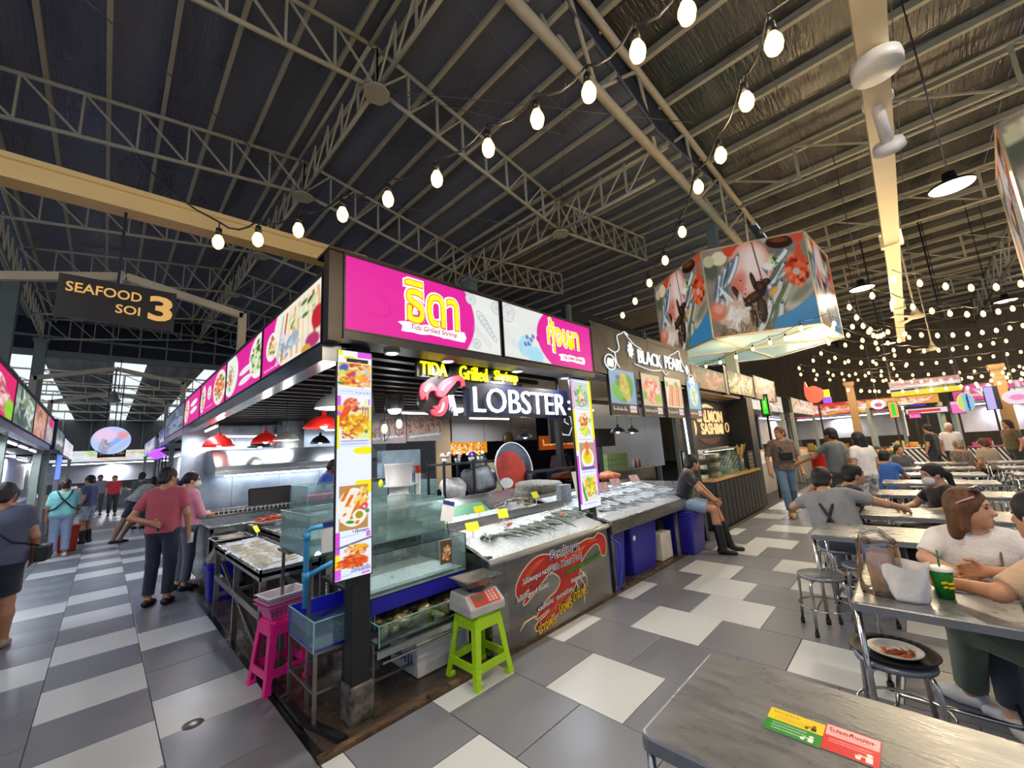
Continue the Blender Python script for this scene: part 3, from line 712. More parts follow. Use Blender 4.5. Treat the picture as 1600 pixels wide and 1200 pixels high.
    # shoes
    for q in 'LR':
        an = J['an' + q]; S = Sdf(); gz = an[2] - .085 * s_
        S.cap(an + np.array((-.035, 0, -.040)) * s_, an + np.array((.06, 0, -.050)) * s_, .045 * s_, .043 * s_, .03); S.cap(an + np.array((.06, 0, -.052)) * s_, an + np.array((.15, 0, -.062)) * s_, .042 * s_, .034 * s_, .03)
        if boots: S.cap(an + np.array((0, 0, -.02)) * s_, an + (J['kn' + q] - an) * .62, .058 * s_, .068 * s_, .03, [(an + (J['kn' + q] - an) * .6, (J['kn' + q] - an) / np.linalg.norm(J['kn' + q] - an))])
        V, F = S.mesh(min(res, .012), [(np.array((0, 0, gz)), np.array((0, 0, -1.)))] + ([] if boots else [(an + np.array((0, 0, .004)) * s_, np.array((0, 0, 1.)))])); put_mesh('boot' if boots else 'shoe', V, F, mat('shoe_' + shoe, shoe, .5), t)
    # hair
    S = Sdf(); S.ell(W((-.014, 0, .034)), np.array((.106, .088, .106)) * s_, R)
    if style in ('short', 'bun', 'cap'): S.cap(W((-.07, .03, -.04)), W((-.07, -.03, -.04)), .045 * s_, None, .03)
    if style == 'long':
        for yy in (-.055, -.02, .02, .055): S.cap(W((-.05, yy, .0)), W((-.075, yy * 1.15, -hairlen)), .052 * s_, .035 * s_, .03)
        for yy in (-1, 1): S.cap(W((-.01, yy * .075, .02)), W((-.02, yy * .085, -hairlen * .7)), .026 * s_, .02 * s_, .02)
    if style == 'pony': S.cap(W((-.09, 0, .02)), W((-.14, 0, -.03)), .04 * s_, .035 * s_, .03); S.cap(W((-.14, 0, -.03)), W((-.15, 0, -hairlen)), .036 * s_, .015 * s_, .02)
    if style == 'bun': S.ell(W((-.11, 0, .03)), np.array((.045, .045, .045)) * s_, None)
    S.ell(W((.105, 0, -.045)), np.array((.088, .082, .112)) * s_, R, sub=True)
    cut = [] if style in ('long', 'pony') else [(W((-.03, 0, -.075)), R @ np.array((.35, 0, -.94)))]
    V, F = S.mesh(min(res, .012), cut); put_mesh('hair', V, F, mat('hair_' + hair, hair, .62, 0, .3, 34, .5, 60, stretch=(1, 1, .12)), t)
    if face:
        for sg in (-1, 1):
            b = MB(); b.ell(W((.079, sg * .031, .012)), np.array((.010, .014, .008)) * s_, 8, 6, rot=R); b.build('eye', M_BLACKP, bo, local=True)
            b = MB(); b.ell(W((.087, sg * .032, .034)), np.array((.006, .02, .0045)) * s_, 8, 4, rot=R); b.build('eyebrow', mat('hair_' + hair, hair), bo, local=True)
        if mask:
            S = Sdf(); S.ell(W((.050, 0, -.055)), np.array((.068, .068, .064)) * s_, R); V, F = S.mesh(.008, [(W((.03, 0, 0)), R @ np.array((-1., 0, 0))), (W((0, 0, -.01)), R @ np.array((-.1, 0, 1.)))]); put_mesh('face_mask', V, F, M_WHITEP, t)
        else: b = MB(); b.ell(W((.093, 0, -.071)), np.array((.006, .022, .007)) * s_, 8, 5, rot=R); b.build('mouth', mat('lip', '#9a5a50', .5), bo, local=True)
    return t, J, W
def strap(t, pts, m, w=.012, name='bag_strap'): b = MB(); b.tube(pts, w, 6); return b.build(name, m, t, local=True)
# ------------------------------------------------------------------ shared small builders
M_PINKLIT = None
P_LIT = printed('backlit_print', 1.0); P_LITS = printed('backlit_print_side', .95); P_FLAT = printed('flat_print', 0., .35); P_SOFT = printed('backlit_print_soft', .75)
M_ICE = mat('crushed_ice', '#dde6ec', .4, 0, .10, 30, 1.0, 70, spec=.6)
M_PRAWN = mat('grey_green_prawn', '#6c776a', .35, 0, .25, 22, col2='#38443c')
M_PRAWN2 = mat('pale_prawn', '#b9b5a4', .35, 0, .2, 22, col2='#7c7868')
M_FISH = mat('silver_fish', '#9aa3a8', .3, .3, .25, 18, col2='#3d4448')
M_SQUID = mat('pale_squid', '#d9d2c0', .35, 0, .15, 14, col2='#b0a588')
M_YELLOWTAG = mat('yellow_card', '#f0f01a', .5, emit='#f0f01a', es=.15)
M_RED = mat('red_plastic', '#c8231d', .4)
M_INK = mat('black_ink', '#151312', .6, var=0)
M_BLUE = mat('blue_plastic', '#1f1aa0', .35, 0, .08, 3)
M_BLUEB = mat('bright_blue_lining', '#2222e0', .25, 0, .08, 3)
M_WATER = glass('tank_water', (.92, .98, .97), .22, .03, .14)

def noise2(n, m, seed, k=3):
    R = np.random.RandomState(seed); z = np.zeros((n, m))
    for i in range(k):
        s = 3 * 2 ** i; g = R.rand(s + 2, s + 2); yi = np.linspace(0, s, n); xi = np.linspace(0, s, m); y0 = yi.astype(int); x0 = xi.astype(int); fy = (yi - y0)[:, None]; fx = (xi - x0)[None]
        z += ((g[y0][:, x0] * (1 - fx) + g[y0][:, x0 + 1] * fx) * (1 - fy) + (g[y0 + 1][:, x0] * (1 - fx) + g[y0 + 1][:, x0 + 1] * fx) * fy) / 2 ** i
    return z - z.mean()
def bedmesh(x0, x1, y0, y1, zf, amp, seed, nx=60, ny=30, mound=.03):
    Z = noise2(ny, nx, seed, 4) * amp; R = np.random.RandomState(seed + 9); Z += R.rand(ny, nx) * amp * .5
    X, Y = np.meshgrid(np.linspace(x0, x1, nx), np.linspace(y0, y1, ny)); e = np.minimum(np.minimum(X - x0, x1 - X) / .06, np.minimum(Y - y0, y1 - Y) / .06).clip(0, 1)
    H = np.vectorize(zf)(X, Y) + (Z + mound) * e
    V = np.stack([X, Y, H], -1).reshape(-1, 3); i = np.arange(nx * ny).reshape(ny, nx); F = np.stack([i[:-1, :-1], i[:-1, 1:], i[1:, 1:], i[1:, :-1]], -1).reshape(-1, 4).tolist()
    return V, F
def ice(label, x0, x1, y0, y1, zf, amp=.03, seed=1, nx=60, ny=30, mound=.03, m=None):
    V, F = bedmesh(x0, x1, y0, y1, zf, amp, seed, nx, ny, mound); b = MB(); b.add(V, F, True)
    return b.build('crushed_ice', m or M_ICE, label=label, cat='ice', kind='stuff')
def prawn_geo(L=.16, r=.014, curl=.5):
    b = MB(); n = 8; pts = []; rs = []
    for i in range(n):
        t = i / (n - 1); a = curl * (t - .3) * 1.6; pts.append((L * (t - .5), .02 * math.sin(a * 2) , r + L * .18 * curl * max(0, .6 - abs(t - .45)) * .6)); rs.append(r * (.35 + 1.0 * math.sin(PI * min(1, .25 + t * .72)) ** .7) * (1 - .35 * t))
    b.tube(pts, rs, 6)
    tx, ty, tz = pts[-1]
    for s in (-1, 0, 1): b.add([(tx - .005, ty, tz), (tx + .03, ty + s * .018 - .006, tz - .004), (tx + .034, ty + s * .018 + .006, tz - .004), (tx - .005, ty, tz - .004)], [(0, 1, 2), (3, 2, 1), (0, 2, 3), (0, 3, 1)])
    hx, hy, hz = pts[0]
    b.tube([(hx, hy, hz), (hx - .03, hy, hz + .01)], [.005, .001], 4)
    for s in (-1, 1): b.tube([(hx, hy + s * .004, hz), (hx - .05, hy + s * .03, hz + .012), (hx - .08, hy + s * .05, hz - .003)], .0014, 3)
    for i in range(4): b.tube([(hx + .02 + i * .014, hy, hz - .006), (hx + .012 + i * .014, hy - .02, hz - r * .9)], .002, 3)
    return b
def fish_geo(L=.24, h=.035, w=.018):
    b = MB(); n = 9; V = []; m = 8
    for i in range(n):
        t = i / (n - 1); k = math.sin(PI * min(1, .12 + t * .82)) ** .8 * (1 - .2 * t)
        for j in range(m):
            a = 2 * PI * j / m; V.append((L * (t - .5), w * k * math.sin(a), w + h * k * math.cos(a) * .6))
    F = [(i * m + j, i * m + (j + 1) % m, (i + 1) * m + (j + 1) % m, (i + 1) * m + j) for i in range(n - 1) for j in range(m)]
    b.add(V, F, True); x = L * .5
    b.add([(x - .02, 0, w), (x + .045, .03, w), (x + .03, 0, w), (x + .045, -.03, w), (x, 0, w + .006)], [(0, 2, 1, 4), (0, 4, 3, 2), (0, 1, 2), (0, 2, 3)])
    b.add([(-.02, 0, w + h * .5), (.05, 0, w + h * .45), (.03, .0, w + h * 1.0), (.015, .004, w + h * .6)], [(0, 1, 2), (0, 2, 3), (1, 3, 2)])
    return b
def rowcopies(proto, spots, label, group):
    """first spot moves the prototype itself; the rest are copies"""
    for i, (x, y, z, rz, s) in enumerate(spots):
        o = proto if i == 0 else proto.copy()
        if i: COL.objects.link(o)
        o.location = (x, y, z); o.rotation_euler = (random.uniform(-.25, .25), random.uniform(-.2, .2), rz); o.scale = (s, s, s); o['label'] = label; o['group'] = group
        LABELS.setdefault(label, []).append((o.name, group))
def price_tag(loc, rz, label, w=.11, h=.06, m=None, txt='350'):
    t = thing('price_tag', label, 'price tag', loc, rz)
    b = MB(); b.box((-.004, -.004, -.05), (.004, .004, .05)); b.build('stake', M_WHITEP, t, local=True)
    b = MB(); b.prism([(-w / 2, 0), (w / 2, 0), (w / 2, h), (-w / 2, h)], ((0, -.006, .045), (1, 0, .0), (0, .5, .87)), 0, .003); b.build('card', m or M_YELLOWTAG, t, local=True)
    return t
def lightbox(name, label, fr, w, h, cv, d=.1, m=None, frame=.012, cat='sign', group=None, fm=None):
    """back-lit box sign: fr origin lower left of the face"""
    O, U, W = fr; Nn = np.cross(U, W); t = thing(name, label, cat, tuple(O), 0, group)
    b = MB(); b.prism([(0, 0), (w, 0), (w, h), (0, h)], fr, -d, -.001); b.build('housing', fm or M_BLACK, t)
    for nm, (u0, v0, u1, v1) in (('frame_bar', (0, 0, w, frame)), ('frame_bar', (0, h - frame, w, h)), ('frame_bar', (0, frame, frame, h - frame)), ('frame_bar', (w - frame, frame, w, h - frame))):
        b = MB(); b.prism([(u0, v0), (u1, v0), (u1, v1), (u0, v1)], fr, -.001, .008); b.build(nm, fm or M_BLACK, t)
    sheet('print', (O + U * frame + W * frame, U, W), w - 2 * frame, h - 2 * frame, cv, m or P_LIT, t, .001)
    return t

# ------------------------------------------------------------------ Tida stall: canopy
YW = glow('yellow_lettering_glow', '#f5e400', 1.1); M_ORO = glow('orange_outline_glow', '#e86a08', .8); M_WHL = glow('white_outline_glow', '#f4f0ee', .95); M_PINKT = glow('plum_lettering_glow', '#8a1c50', .35)
cano = thing('stall_canopy', 'dark canopy of the grilled shrimp stall carrying the pink signs', 'canopy', (.3, .2, 0))
for (x, y, w) in ((.315, .235, .125), (3.16, .26, .10), (.2, 6.9, .1), (3.2, 6.9, .1)):
    b = MB(); b.box((x - w / 2, y - w / 2, 0), (x + w / 2, y + w / 2, 2.46)); b.build('post', M_BLACK, cano, bevel=.006)
b = MB(); b.box((.235, .155, .0), (.395, .315, .22)); b.build('post_base', mat('chipped_black_base', '#1c1b1c', .5, 0, .3, 14, .6, 22, col2='#6d675e'), cano, bevel=.012)
b = MB(); b.box((.005, .005, 2.42), (.10, .10, 3.06)); b.build('corner_trim', M_BROWN, cano)
b = MB(); b.box((.1, .125, 2.44), (3.1, .22, 3.06)); b.build('fascia_back', M_BLACK, cano)
b = MB(); b.box((.1, -.01, 2.44), (3.1, .125, 2.497)); b.build('bottom_rail', M_BLACK, cano); b = MB(); b.box((.0, -.012, 3.055), (3.12, .22, 3.075)); b.build('top_rail', M_BROWN, cano)
b = MB(); b.box((.13, .1, 2.44), (.22, 10.3, 2.92)); b.build('side_fascia_back', M_BLACK, cano)
b = MB(); b.box((.006, .1, 2.30), (.13, 10.3, 2.42)); b.build('side_soffit_rail', mat('dark_mirror_steel', '#7d848c', .22, .9, .1, 2), cano)
b = MB(); b.box((.0, .1, 2.915), (.22, 10.4, 2.94)); b.build('side_top_rail', M_BLACK, cano)
b = MB(); b.box((.2, .2, 2.62), (6.2, 7.4, 2.66)); b.build('ceiling_board', mat('tan_ceiling_board', '#c2a880', .55, 0, .15, 1.5), cano)
for i in range(24):
    y = .34 + i * .295; b = MB(); b.box((.2, y, 2.51), (3.15, y + .085, 2.58)); b.build('slat', M_BROWN, cano)
for i in range(5):
    x = .45 + i * .66; b = MB(); b.box((x, .3, 2.575), (x + .06, 7.3, 2.625)); b.build('joist', M_BROWN, cano)
b = MB(); b.bar((.4, .35, 2.46), (3.0, 5.4, 2.46), .05, .04); b.build('cable_duct', M_SSD, cano)
# front panels
def cv_front1():
    c = CV(290, 112, '#e4e6e2'); c.ell(60, 56, 170, 118, '#e2189a', 0, .01); c.rect(0, 0, 120, 112, '#e2189a')
    for i in range(5): c.ell(38 + 3 * i, 60 + 2 * i, 34 - 4 * i, 22 - 2 * i, '#d01288', .5, .03, .35); c.ell(38 + 3 * i, 60 + 2 * i, 32 - 4 * i, 20 - 2 * i, '#e2189a', .5, .03)
    for i in range(7): c.ell(246 + i * 5, 44 + i * 6, 17 - i * 1.6, 9 - i * .6, '#9aa0b0', .8, .12, .6); c.ell(246 + i * 5, 44 + i * 6, 15 - i * 1.6, 7.4 - i * .6, '#dfe2e0', .8, .2)
    for (x, y, r) in ((222, 12, 12), (232, 96, 10), (284, 16, 14)): c.ell(x, y, r, r, '#aab0b8', 0, .1); c.ell(x, y, r - 1.2, r - 1.2, '#dde0de', 0, .1); [c.line(x, y, x + r * math.cos(a), y + r * math.sin(a), .7, '#aab0b8') for a in np.arange(0, 6.3, .8)]
    for i in range(14): c.line(228 + i * 3, 58 + i * 2.4, 224 + i * 3, 70 + i * 2.6, .6, '#8a90a4', .7)
    return c.blur_noise(.08, 3)
def cv_front2():
    c = CV(290, 112, '#dfe2de'); c.ell(60, 82, 22, 26, '#a9d8e8', .4, .2); c.ell(88, 100, 26, 22, '#a5d6ea', 0, .2)
    for (x, y) in ((66, 62), (78, 66), (70, 76), (60, 78), (84, 58)): c.ell(x, y, 7, 6, '#4a56a8', .4, .6); c.ell(x + 2, y - 1, 2.5, 2, '#b9c2ee', 0, .5)
    c.ell(16, 22, 17, 20, '#aab0b8', .4, .08); c.ell(16, 22, 15.5, 18.5, '#dde0de', .4, .08); [c.line(16, 22, 16 + 16 * math.cos(a), 22 + 18 * math.sin(a), .7, '#aab0b8') for a in np.arange(0, 6.3, .8)]
    for i in range(10): c.line(6 + i * 5, 60 + i * 2.5, 2 + i * 5, 74 + i * 2.6, .6, '#8a90a4', .7)
    c.ell(260, 50, 165, 92, '#e2189a', 0, .01); c.rect(235, 0, 290, 112, '#e2189a'); c.ell(98, 60, 6, 8, '#c01485', 0, .4)
    return c.blur_noise(.08, 5)
s1 = lightbox('lightbox_sign', 'front lightbox nearest the corner, mostly pink with large yellow Thai lettering', F_FRONT(.10, 0, 2.5), 1.475, .555, cv_front1())
def ribbon(fr, cu, cv, w, h, parent, ang=0.):
    P = []; n = 14; R = random.Random(4)
    for i in range(n + 1): P.append((-w / 2 + w * i / n, -h / 2 + R.uniform(-.1, .1) * h))
    P.append((w / 2 + .02, 0)); 
    for i in range(n, -1, -1): P.append((-w / 2 + w * i / n, h / 2 + R.uniform(-.12, .12) * h))
    P.append((-w / 2 - .03, .3 * h)); P.append((-w / 2 + .01, 0))
    k, q = math.cos(ang), math.sin(ang); P = [(cu + u * k - v * q, cv + u * q + v * k) for u, v in P]
    b = MB(); b.prism(P, fr, .002, .004); b.build('ribbon', M_WHL, parent)
def thai(s, fr, cu, cv, w, h, parent):
    text('lettering', s, fr, cu, cv, w, YW, parent, h, bold=.004, off=.012, halo=.030, halo_m=M_ORO)
    text('lettering_halo', s, fr, cu, cv, w, M_WHL, parent, h, bold=.062, off=.004, ext=.002)
fr = F_FRONT(.10, 0, 2.5)
thai('ธิดา', fr, .72, .325, .50, .33, s1); ribbon(fr, .735, .115, .60, .075, s1); text('ribbon_lettering', 'Tida Grilled Shrimp', fr, .735, .115, .44, M_PINKT, s1, .055, off=.006, shear=.2, bold=.012)
s2 = lightbox('lightbox_sign', 'second front lightbox, white beside the divider and pink at its far end', F_FRONT(1.60, 0, 2.505), 1.50, .565, cv_front2())
fr = F_FRONT(1.60, 0, 2.505)
thai('กุ้งเผา', fr, .95, .34, .56, .36, s2); ribbon(fr, 1.09, .115, .45, .07, s2); text('ribbon_lettering', 'Tida Grilled Shrimp', fr, 1.09, .115, .36, M_PINKT, s2, .05, off=.006, shear=.2, bold=.012)
for (x, y) in ((.62, .06), (1.35, .06), (2.3, .06)):
    pass
# side panels along the alley (facing -x)
GR = ['#3f7a2c', '#7fae4a', '#c8d8a0', '#dfe8c8', '#2f5a24', '#e8e0b0']; OR = ['#d8601c', '#f09a3a', '#f6c868', '#b8421a', '#f3e0b0', '#c86a20']
def cv_side(i):
    if i == 0:
        c = CV(150, 110, '#e2189a'); c.ell(112, 40, 78, 92, '#f2ead8', .1, .03)
        R = random.Random(5)
        for k in range(9): x = 62 + k * 10; c.line(x, 10 + 4 * R.random(), x - 16 + 3 * k, 100, 5.5, R.choice(['#d89a60', '#e8b088', '#b9c6cc', '#f0d8b0', '#c87840']))
        for k in range(16): c.ell(78 + R.random() * 60, 18 + R.random() * 26, 5, 10, R.choice(GR), R.random() * 2, .5)
        c.food(75, 70, 30, 30, ['#8fb0c4', '#b9c9d2', '#7f93ad', '#e0d8e8', '#d0b0a0'], 40, .2, seed=4); c.ell(142, 62, 14, 22, '#c01a30', 0, .2); c.ell(132, 96, 18, 14, '#b0306a', .4, .3); c.ell(118, 104, 12, 8, '#d8a030', 0, .4)
        c.ell(30, 56, 19, 30, '#f4f2ea', 0, .04); c.food(30, 56, 15, 25, OR + GR, 60, .2, seed=8)
        c.words(8, 99, 62, 8, '#ffe0f0', 3)
    elif i == 1:
        c = CV(130, 100, '#e2189a'); c.ell(120, 46, 30, 46, '#eef0e0', 0, .03); c.food(118, 46, 24, 38, GR, 90, .18, seed=2)
        c.ell(20, 44, 30, 52, '#eceee6', 0, .03); c.food(16, 48, 20, 36, ['#e0e8e0', '#c8d4c8', '#d86a3c', '#e88a50', '#5a9a48'], 60, .18, seed=3)
        for y in (56, 78): c.ell(78, y, 25, 8, '#f2f2f2', -.1, .2); c.words(62, y, 92, 4, '#d05090', int(y))
    elif i == 2:
        c = CV(110, 84, '#e2189a'); c.ell(86, 42, 24, 40, '#f0e8d8', 0, .04); c.food(86, 42, 20, 34, ['#d8481c', '#f07a40', '#5a8a2c', '#c8b840', '#f0c8a0'], 80, .18, seed=6)
        c.ell(44, 36, 9, 18, '#f0f0ea', 0, .08); c.food(44, 36, 6, 14, GR, 20, .25, seed=1); c.ell(14, 42, 12, 36, '#efe6d0', .1, .06); c.food(14, 42, 8, 30, ['#b87830', '#e0b060', '#8a5a20', '#f0e0b0'], 40, .2, seed=5); c.words(30, 70, 60, 5, '#f8d0e8', 6)
    elif i == 3:
        c = CV(80, 70, '#e2189a'); c.ell(14, 34, 12, 30, '#efe6d0', .1, .06); c.food(14, 34, 9, 25, OR, 40, .2, seed=7)
        for y in (24, 42): c.ell(50, y, 18, 7, '#f2f2f2', -.1, .2)
    else:
        c = CV(60, 60, '#5a6478'); c.food(30, 30, 30, 30, ['#4a5870', '#7a86a0', '#39445a', '#8a90a8'], 50, .3, seed=9)
    return c.blur_noise(.1, i)
SY = [.10, 1.60, 3.20, 5.09, 6.84, 10.25]
SL = ['longest pink side lightbox nearest the corner, with skewers and a plate', 'pink side lightbox with green salad and two white ribbons', 'pink side lightbox with orange prawn dish and small plates', 'narrow looking pink side lightbox before the dull blue one', 'dull blue grey side lightbox at the far end of the row']
for i in range(5):
    lightbox('lightbox_sign', SL[i], F_SIDE(.006, SY[i + 1] - .01, 2.42), SY[i + 1] - SY[i] - .02, .495, cv_side(i), m=P_LITS, d=.11)
# under-fascia tubes and downlights
def tube_lamp(label, p, q, group='fluorescent battens under the canopies', energy=14, col=COOL):
    c = (np.array(p) + np.array(q)) / 2; t = thing('batten_lamp', label, 'lamp', tuple(c), 0, group)
    b = MB(); b.bar(np.array(p) + (0, 0, .03), np.array(q) + (0, 0, .03), .05, .03); b.build('housing', M_WHITE, t)
    b = MB(); b.tube([p, q], .014, 8); b.build('tube', M_TUBE, t)
    d = np.array(q) - np.array(p); L = np.linalg.norm(d)
    o = light('AREA', tuple(c - (0, 0, .03)), energy, col, .04, L, name='batten_light'); o.rotation_euler = (0, 0, math.atan2(d[1], d[0]) - PI / 2)
def downlight(label, x, y, z, e=22, col=(1, .98, .95), group='round downlights under the front fascia'):
    t = thing('downlight', label, 'lamp', (x, y, z), 0, group)
    b = MB(); b.lathe([(.0, -.004), (.045, -.004), (.06, -.012), (.062, .0)], (x, y, z), 16); b.build('rim', M_WHITE, t)
    b = MB(); b.lathe([(0, -.008), (.042, -.008)], (x, y, z), 16); b.build('lens', M_TUBE, t)
    light('AREA', (x, y, z - .03), e, col, .1, aim=(x, y, 0), name='down_light')
for i, x in enumerate((.55, 1.08, 1.95, 2.75)): downlight('round downlight recessed under the front pink fascia', x, .17, 2.44, 10)
tube_lamp('short white batten under the far end of the pink side fascia', (.18, 7.4, 2.28), (.18, 8.4, 2.28), energy=14)
tube_lamp('white batten lamp over the grill, hung along the alley side', (.25, 5.2, 2.3), (.25, 6.2, 2.3), energy=16)
tube_lamp('long white batten lamp hung across the stall above the hood', (.5, 6.2, 2.2), (1.7, 6.2, 2.2), energy=22)
tube_lamp('white batten lamp across the rear of the stall beside the black pendants', (2.2, 6.0, 2.3), (3.2, 6.0, 2.3), energy=22)

# ------------------------------------------------------------------ menu lightboxes
def cv_menuL():
    c = CV(56, 330, '#eaf0fa')
    c.rect(0, 0, 8, 14, '#f0ec30'); c.rect(32, 0, 56, 16, '#d858e0'); c.ell(20, 20, 12, 7, '#f0dc40', 0, .2); c.rect(14, 20, 50, 30, '#2c2430')
    c.rect(2, 32, 54, 92, '#e8b840'); c.food(28, 62, 28, 34, OR + ['#f4d020', '#f6b010', '#e88a10'], 120, .2, seed=1); c.ell(10, 46, 9, 14, '#3c5ab0', .3, .4); c.ell(8, 58, 7, 8, '#c8dc60', 0, .4); c.ell(6, 86, 8, 4, '#2f8a3c', .2, .4)
    for k in range(5): c.ell(24 + 3 * math.cos(k * 1.25), 62 + 4 * math.sin(k * 1.25), 2.4, 3, '#c030b0', 0, .5)
    c.ell(34, 56, 6, 9, '#c8dc90', .2, .4); c.line(44, 40, 52, 72, 4, '#b8c0dc'); c.line(50, 74, 40, 96, 3, '#e8b0a0')
    c.rect(0, 98, 56, 116, '#dfe6f8'); c.words(30, 108, 52, 6, '#5a6ab0', 2); c.words(6, 106, 24, 3, '#8a94c8', 3)
    c.rect(0, 118, 6, 170, '#d060e0'); c.rect(44, 124, 48, 140, '#e8f080'); c.rect(50, 124, 53, 140, '#d080e8')
    c.rect(8, 142, 56, 226, '#e6e6a0'); c.ell(20, 138, 12, 18, '#e0582c', .2, .3); c.food(24, 142, 14, 20, ['#d8481c', '#f0a080', '#c83c18', '#f08858'], 40, .22, seed=2); c.line(16, 150, 4, 190, 12, '#e4562a'); c.ell(5, 150, 6, 9, '#f0c020', 0, .3)
    for k in range(3): c.line(42 + 4 * k, 144 + 2 * k, 40 + 5 * k, 176, 2, '#d8582c')
    c.food(30, 190, 24, 28, ['#e8b020', '#f0c83c', '#d88a10', '#f8e060', '#c86a14', '#e89a20'], 130, .2, seed=3); c.food(20, 215, 14, 16, ['#c8481c', '#e8783c', '#f0b060'], 30, .22, seed=4); c.ell(47, 208, 3, 6, '#3a8a2c', 0, .4)
    c.rect(0, 168, 4, 250, '#f0e820'); c.rect(52, 178, 56, 240, '#f0e820')
    c.rect(4, 228, 54, 246, '#dbe4fa'); c.line(8, 232, 50, 231, 1.6, '#4058b0'); c.line(8, 239, 48, 238, 1.2, '#7080c8'); c.ell(44, 256, 20, 10, '#f4ea18', 0, .15)
    return c
def cv_menuL2():
    c = CV(56, 250, '#e6ecfa'); c.ell(46, 14, 18, 26, '#f2e61c', 0, .1)
    c.rect(5, 12, 50, 128, '#b88a50'); c.ell(27, 70, 25, 52, '#f0ece0', 0, .05); R = random.Random(3)
    for k in range(13): x = 8 + R.random() * 34; y = 30 + R.random() * 70; c.line(x, y + 18, x + 10, y - 14, 6, R.choice(['#e8a020', '#f0c040', '#f4ead8', '#e07a1c', '#f2d890'])); c.ell(x + 4, y + 2, 3, 6, '#d8681c', .4, .5)
    c.ell(44, 72, 7, 13, '#d83a80', .2, .3); c.ell(44, 72, 3, 5, '#f0d060', 0, .4); c.ell(36, 92, 11, 15, '#f2f0e8', 0, .1); c.ell(36, 92, 7, 11, '#a8921c', 0, .2); c.ell(22, 108, 8, 5, '#2f9a3c', .3, .3); c.ell(49, 84, 4, 7, '#3aa04c', 0, .3); c.ell(28, 34, 8, 5, '#e8e4e0', .2, .3)
    c.rect(0, 130, 7, 186, '#d452dc'); c.rect(47, 138, 54, 152, '#d070e0'); c.words(26, 132, 50, 7, '#5060b0', 5); c.line(8, 144, 30, 142, 1.4, '#90a0d0')
    c.line(4, 170, 54, 156, 5, '#6a6a78'); c.rect(0, 186, 7, 222, '#f2e818')
    c.food(32, 180, 22, 16, OR + ['#e8d8c0', '#f4c030'], 60, .22, seed=6); c.ell(16, 190, 10, 7, '#f0ead8', -.2, .3); c.ell(36, 176, 16, 7, '#f0b020', -.2, .4)
    c.food(28, 210, 26, 20, ['#d84a18', '#e8702c', '#c83c14', '#f09040', '#e05a20'], 90, .24, seed=7); c.ell(30, 211, 22, 15, '#d8521c', -.15, .6, .4)
    c.rect(0, 226, 56, 250, '#dfe6f8'); c.rect(0, 222, 9, 248, '#d858e0'); c.words(24, 234, 52, 8, '#3c50a8', 7); c.rect(40, 240, 53, 246, '#f07ae0'); c.line(4, 242, 24, 240, 1.2, '#9098c8')
    return c
ml = thing('menu_lightbox', 'tall lit menu panel of four dishes on the black corner post', 'menu', (.22, .1, .885))
b = MB(); b.box((.10, .10, .885), (.355, .122, 2.395)); b.build('housing', M_BLACK, ml, bevel=.004)
sheet('print_upper', F_FRONT(.108, .10, 1.50), .238, .888, cv_menuL(), P_LIT, ml); sheet('print_lower', F_FRONT(.108, .10, .895), .238, .605, cv_menuL2(), P_LIT, ml)
text('dish_name', 'ปูผัดผงกะหรี่', F_FRONT(.108, .10, 0), .165, 1.985, .10, mat('print_blue', '#3c50a8', .6, var=0), ml, .035, off=.005); text('dish_name', 'กุ้งเผา', F_FRONT(.108, .10, 0), .17, 1.175, .09, MATS['print_blue'], ml, .035, off=.005); text('dish_name', 'กุ้งอบวุ้นเส้น', F_FRONT(.108, .10, 0), .165, .945, .12, MATS['print_blue'], ml, .04, off=.005)
b = MB(); b.box((.27, .12, 1.9), (.33, .13, 2.2)); b.build('bracket', M_BLACK, ml)
def cv_menuR():
    c = CV(60, 250, '#e9eefa'); c.rect(0, 0, 60, 4, '#cdd4f0'); c.rect(52, 0, 60, 120, '#f0ea20'); c.rect(0, 4, 8, 60, '#e0a0e8'); c.rect(0, 60, 6, 140, '#f2ea20'); c.rect(0, 150, 6, 240, '#d050dc'); c.rect(54, 120, 60, 230, '#d468e0')
    c.rect(6, 6, 50, 56, '#c8d0c8'); c.food(28, 34, 22, 22, ['#b878c8', '#d8a8e0', '#5ab048', '#8ad860', '#f0e8d8', '#2f9a38'], 70, .22, seed=1); c.ell(28, 34, 8, 9, '#f0d8a0', 0, .3); c.ell(30, 42, 5, 4, '#d8582c', 0, .4)
    c.rect(10, 66, 52, 116, '#e8e8f4'); c.food(30, 84, 14, 18, OR + ['#f0c020'], 50, .24, seed=2); c.food(30, 104, 18, 10, ['#7ac840', '#c8e048', '#f0e030'], 40, .24, seed=3); c.ell(48, 82, 4, 6, '#9ad050', 0, .3)
    c.rect(10, 126, 54, 178, '#b89a78'); c.ell(32, 156, 19, 20, '#f0f0ea', 0, .06); c.ell(32, 154, 14, 15, '#e8d818', 0, .15); c.food(32, 150, 10, 10, ['#f0a020', '#e8d840', '#c8e060'], 30, .25, seed=4); c.line(32, 128, 32, 146, 9, '#e8702c'); c.rect(14, 172, 50, 178, '#7050c0')
    c.rect(10, 188, 54, 236, '#e8e2d0'); c.food(32, 210, 18, 20, ['#f0d020', '#f4b818', '#e89020', '#8ac840', '#f8e860'], 70, .24, seed=5); c.poly([(10, 196), (22, 236), (16, 236), (10, 216)], '#4a9a3c'); c.ell(48, 224, 4, 5, '#7ad050', 0, .3)
    for y in (60, 120, 182, 241): c.line(12, y, 48, y, 1.2, '#9aa4d0')
    return c
mr_ = thing('menu_lightbox', 'narrow lit menu panel of four dishes hung over the ice counter', 'menu', (2.97, .1, .94))
b = MB(); b.box((2.765, .12, .94), (3.185, .142, 2.435)); b.build('housing', M_BLACK, mr_, bevel=.004)
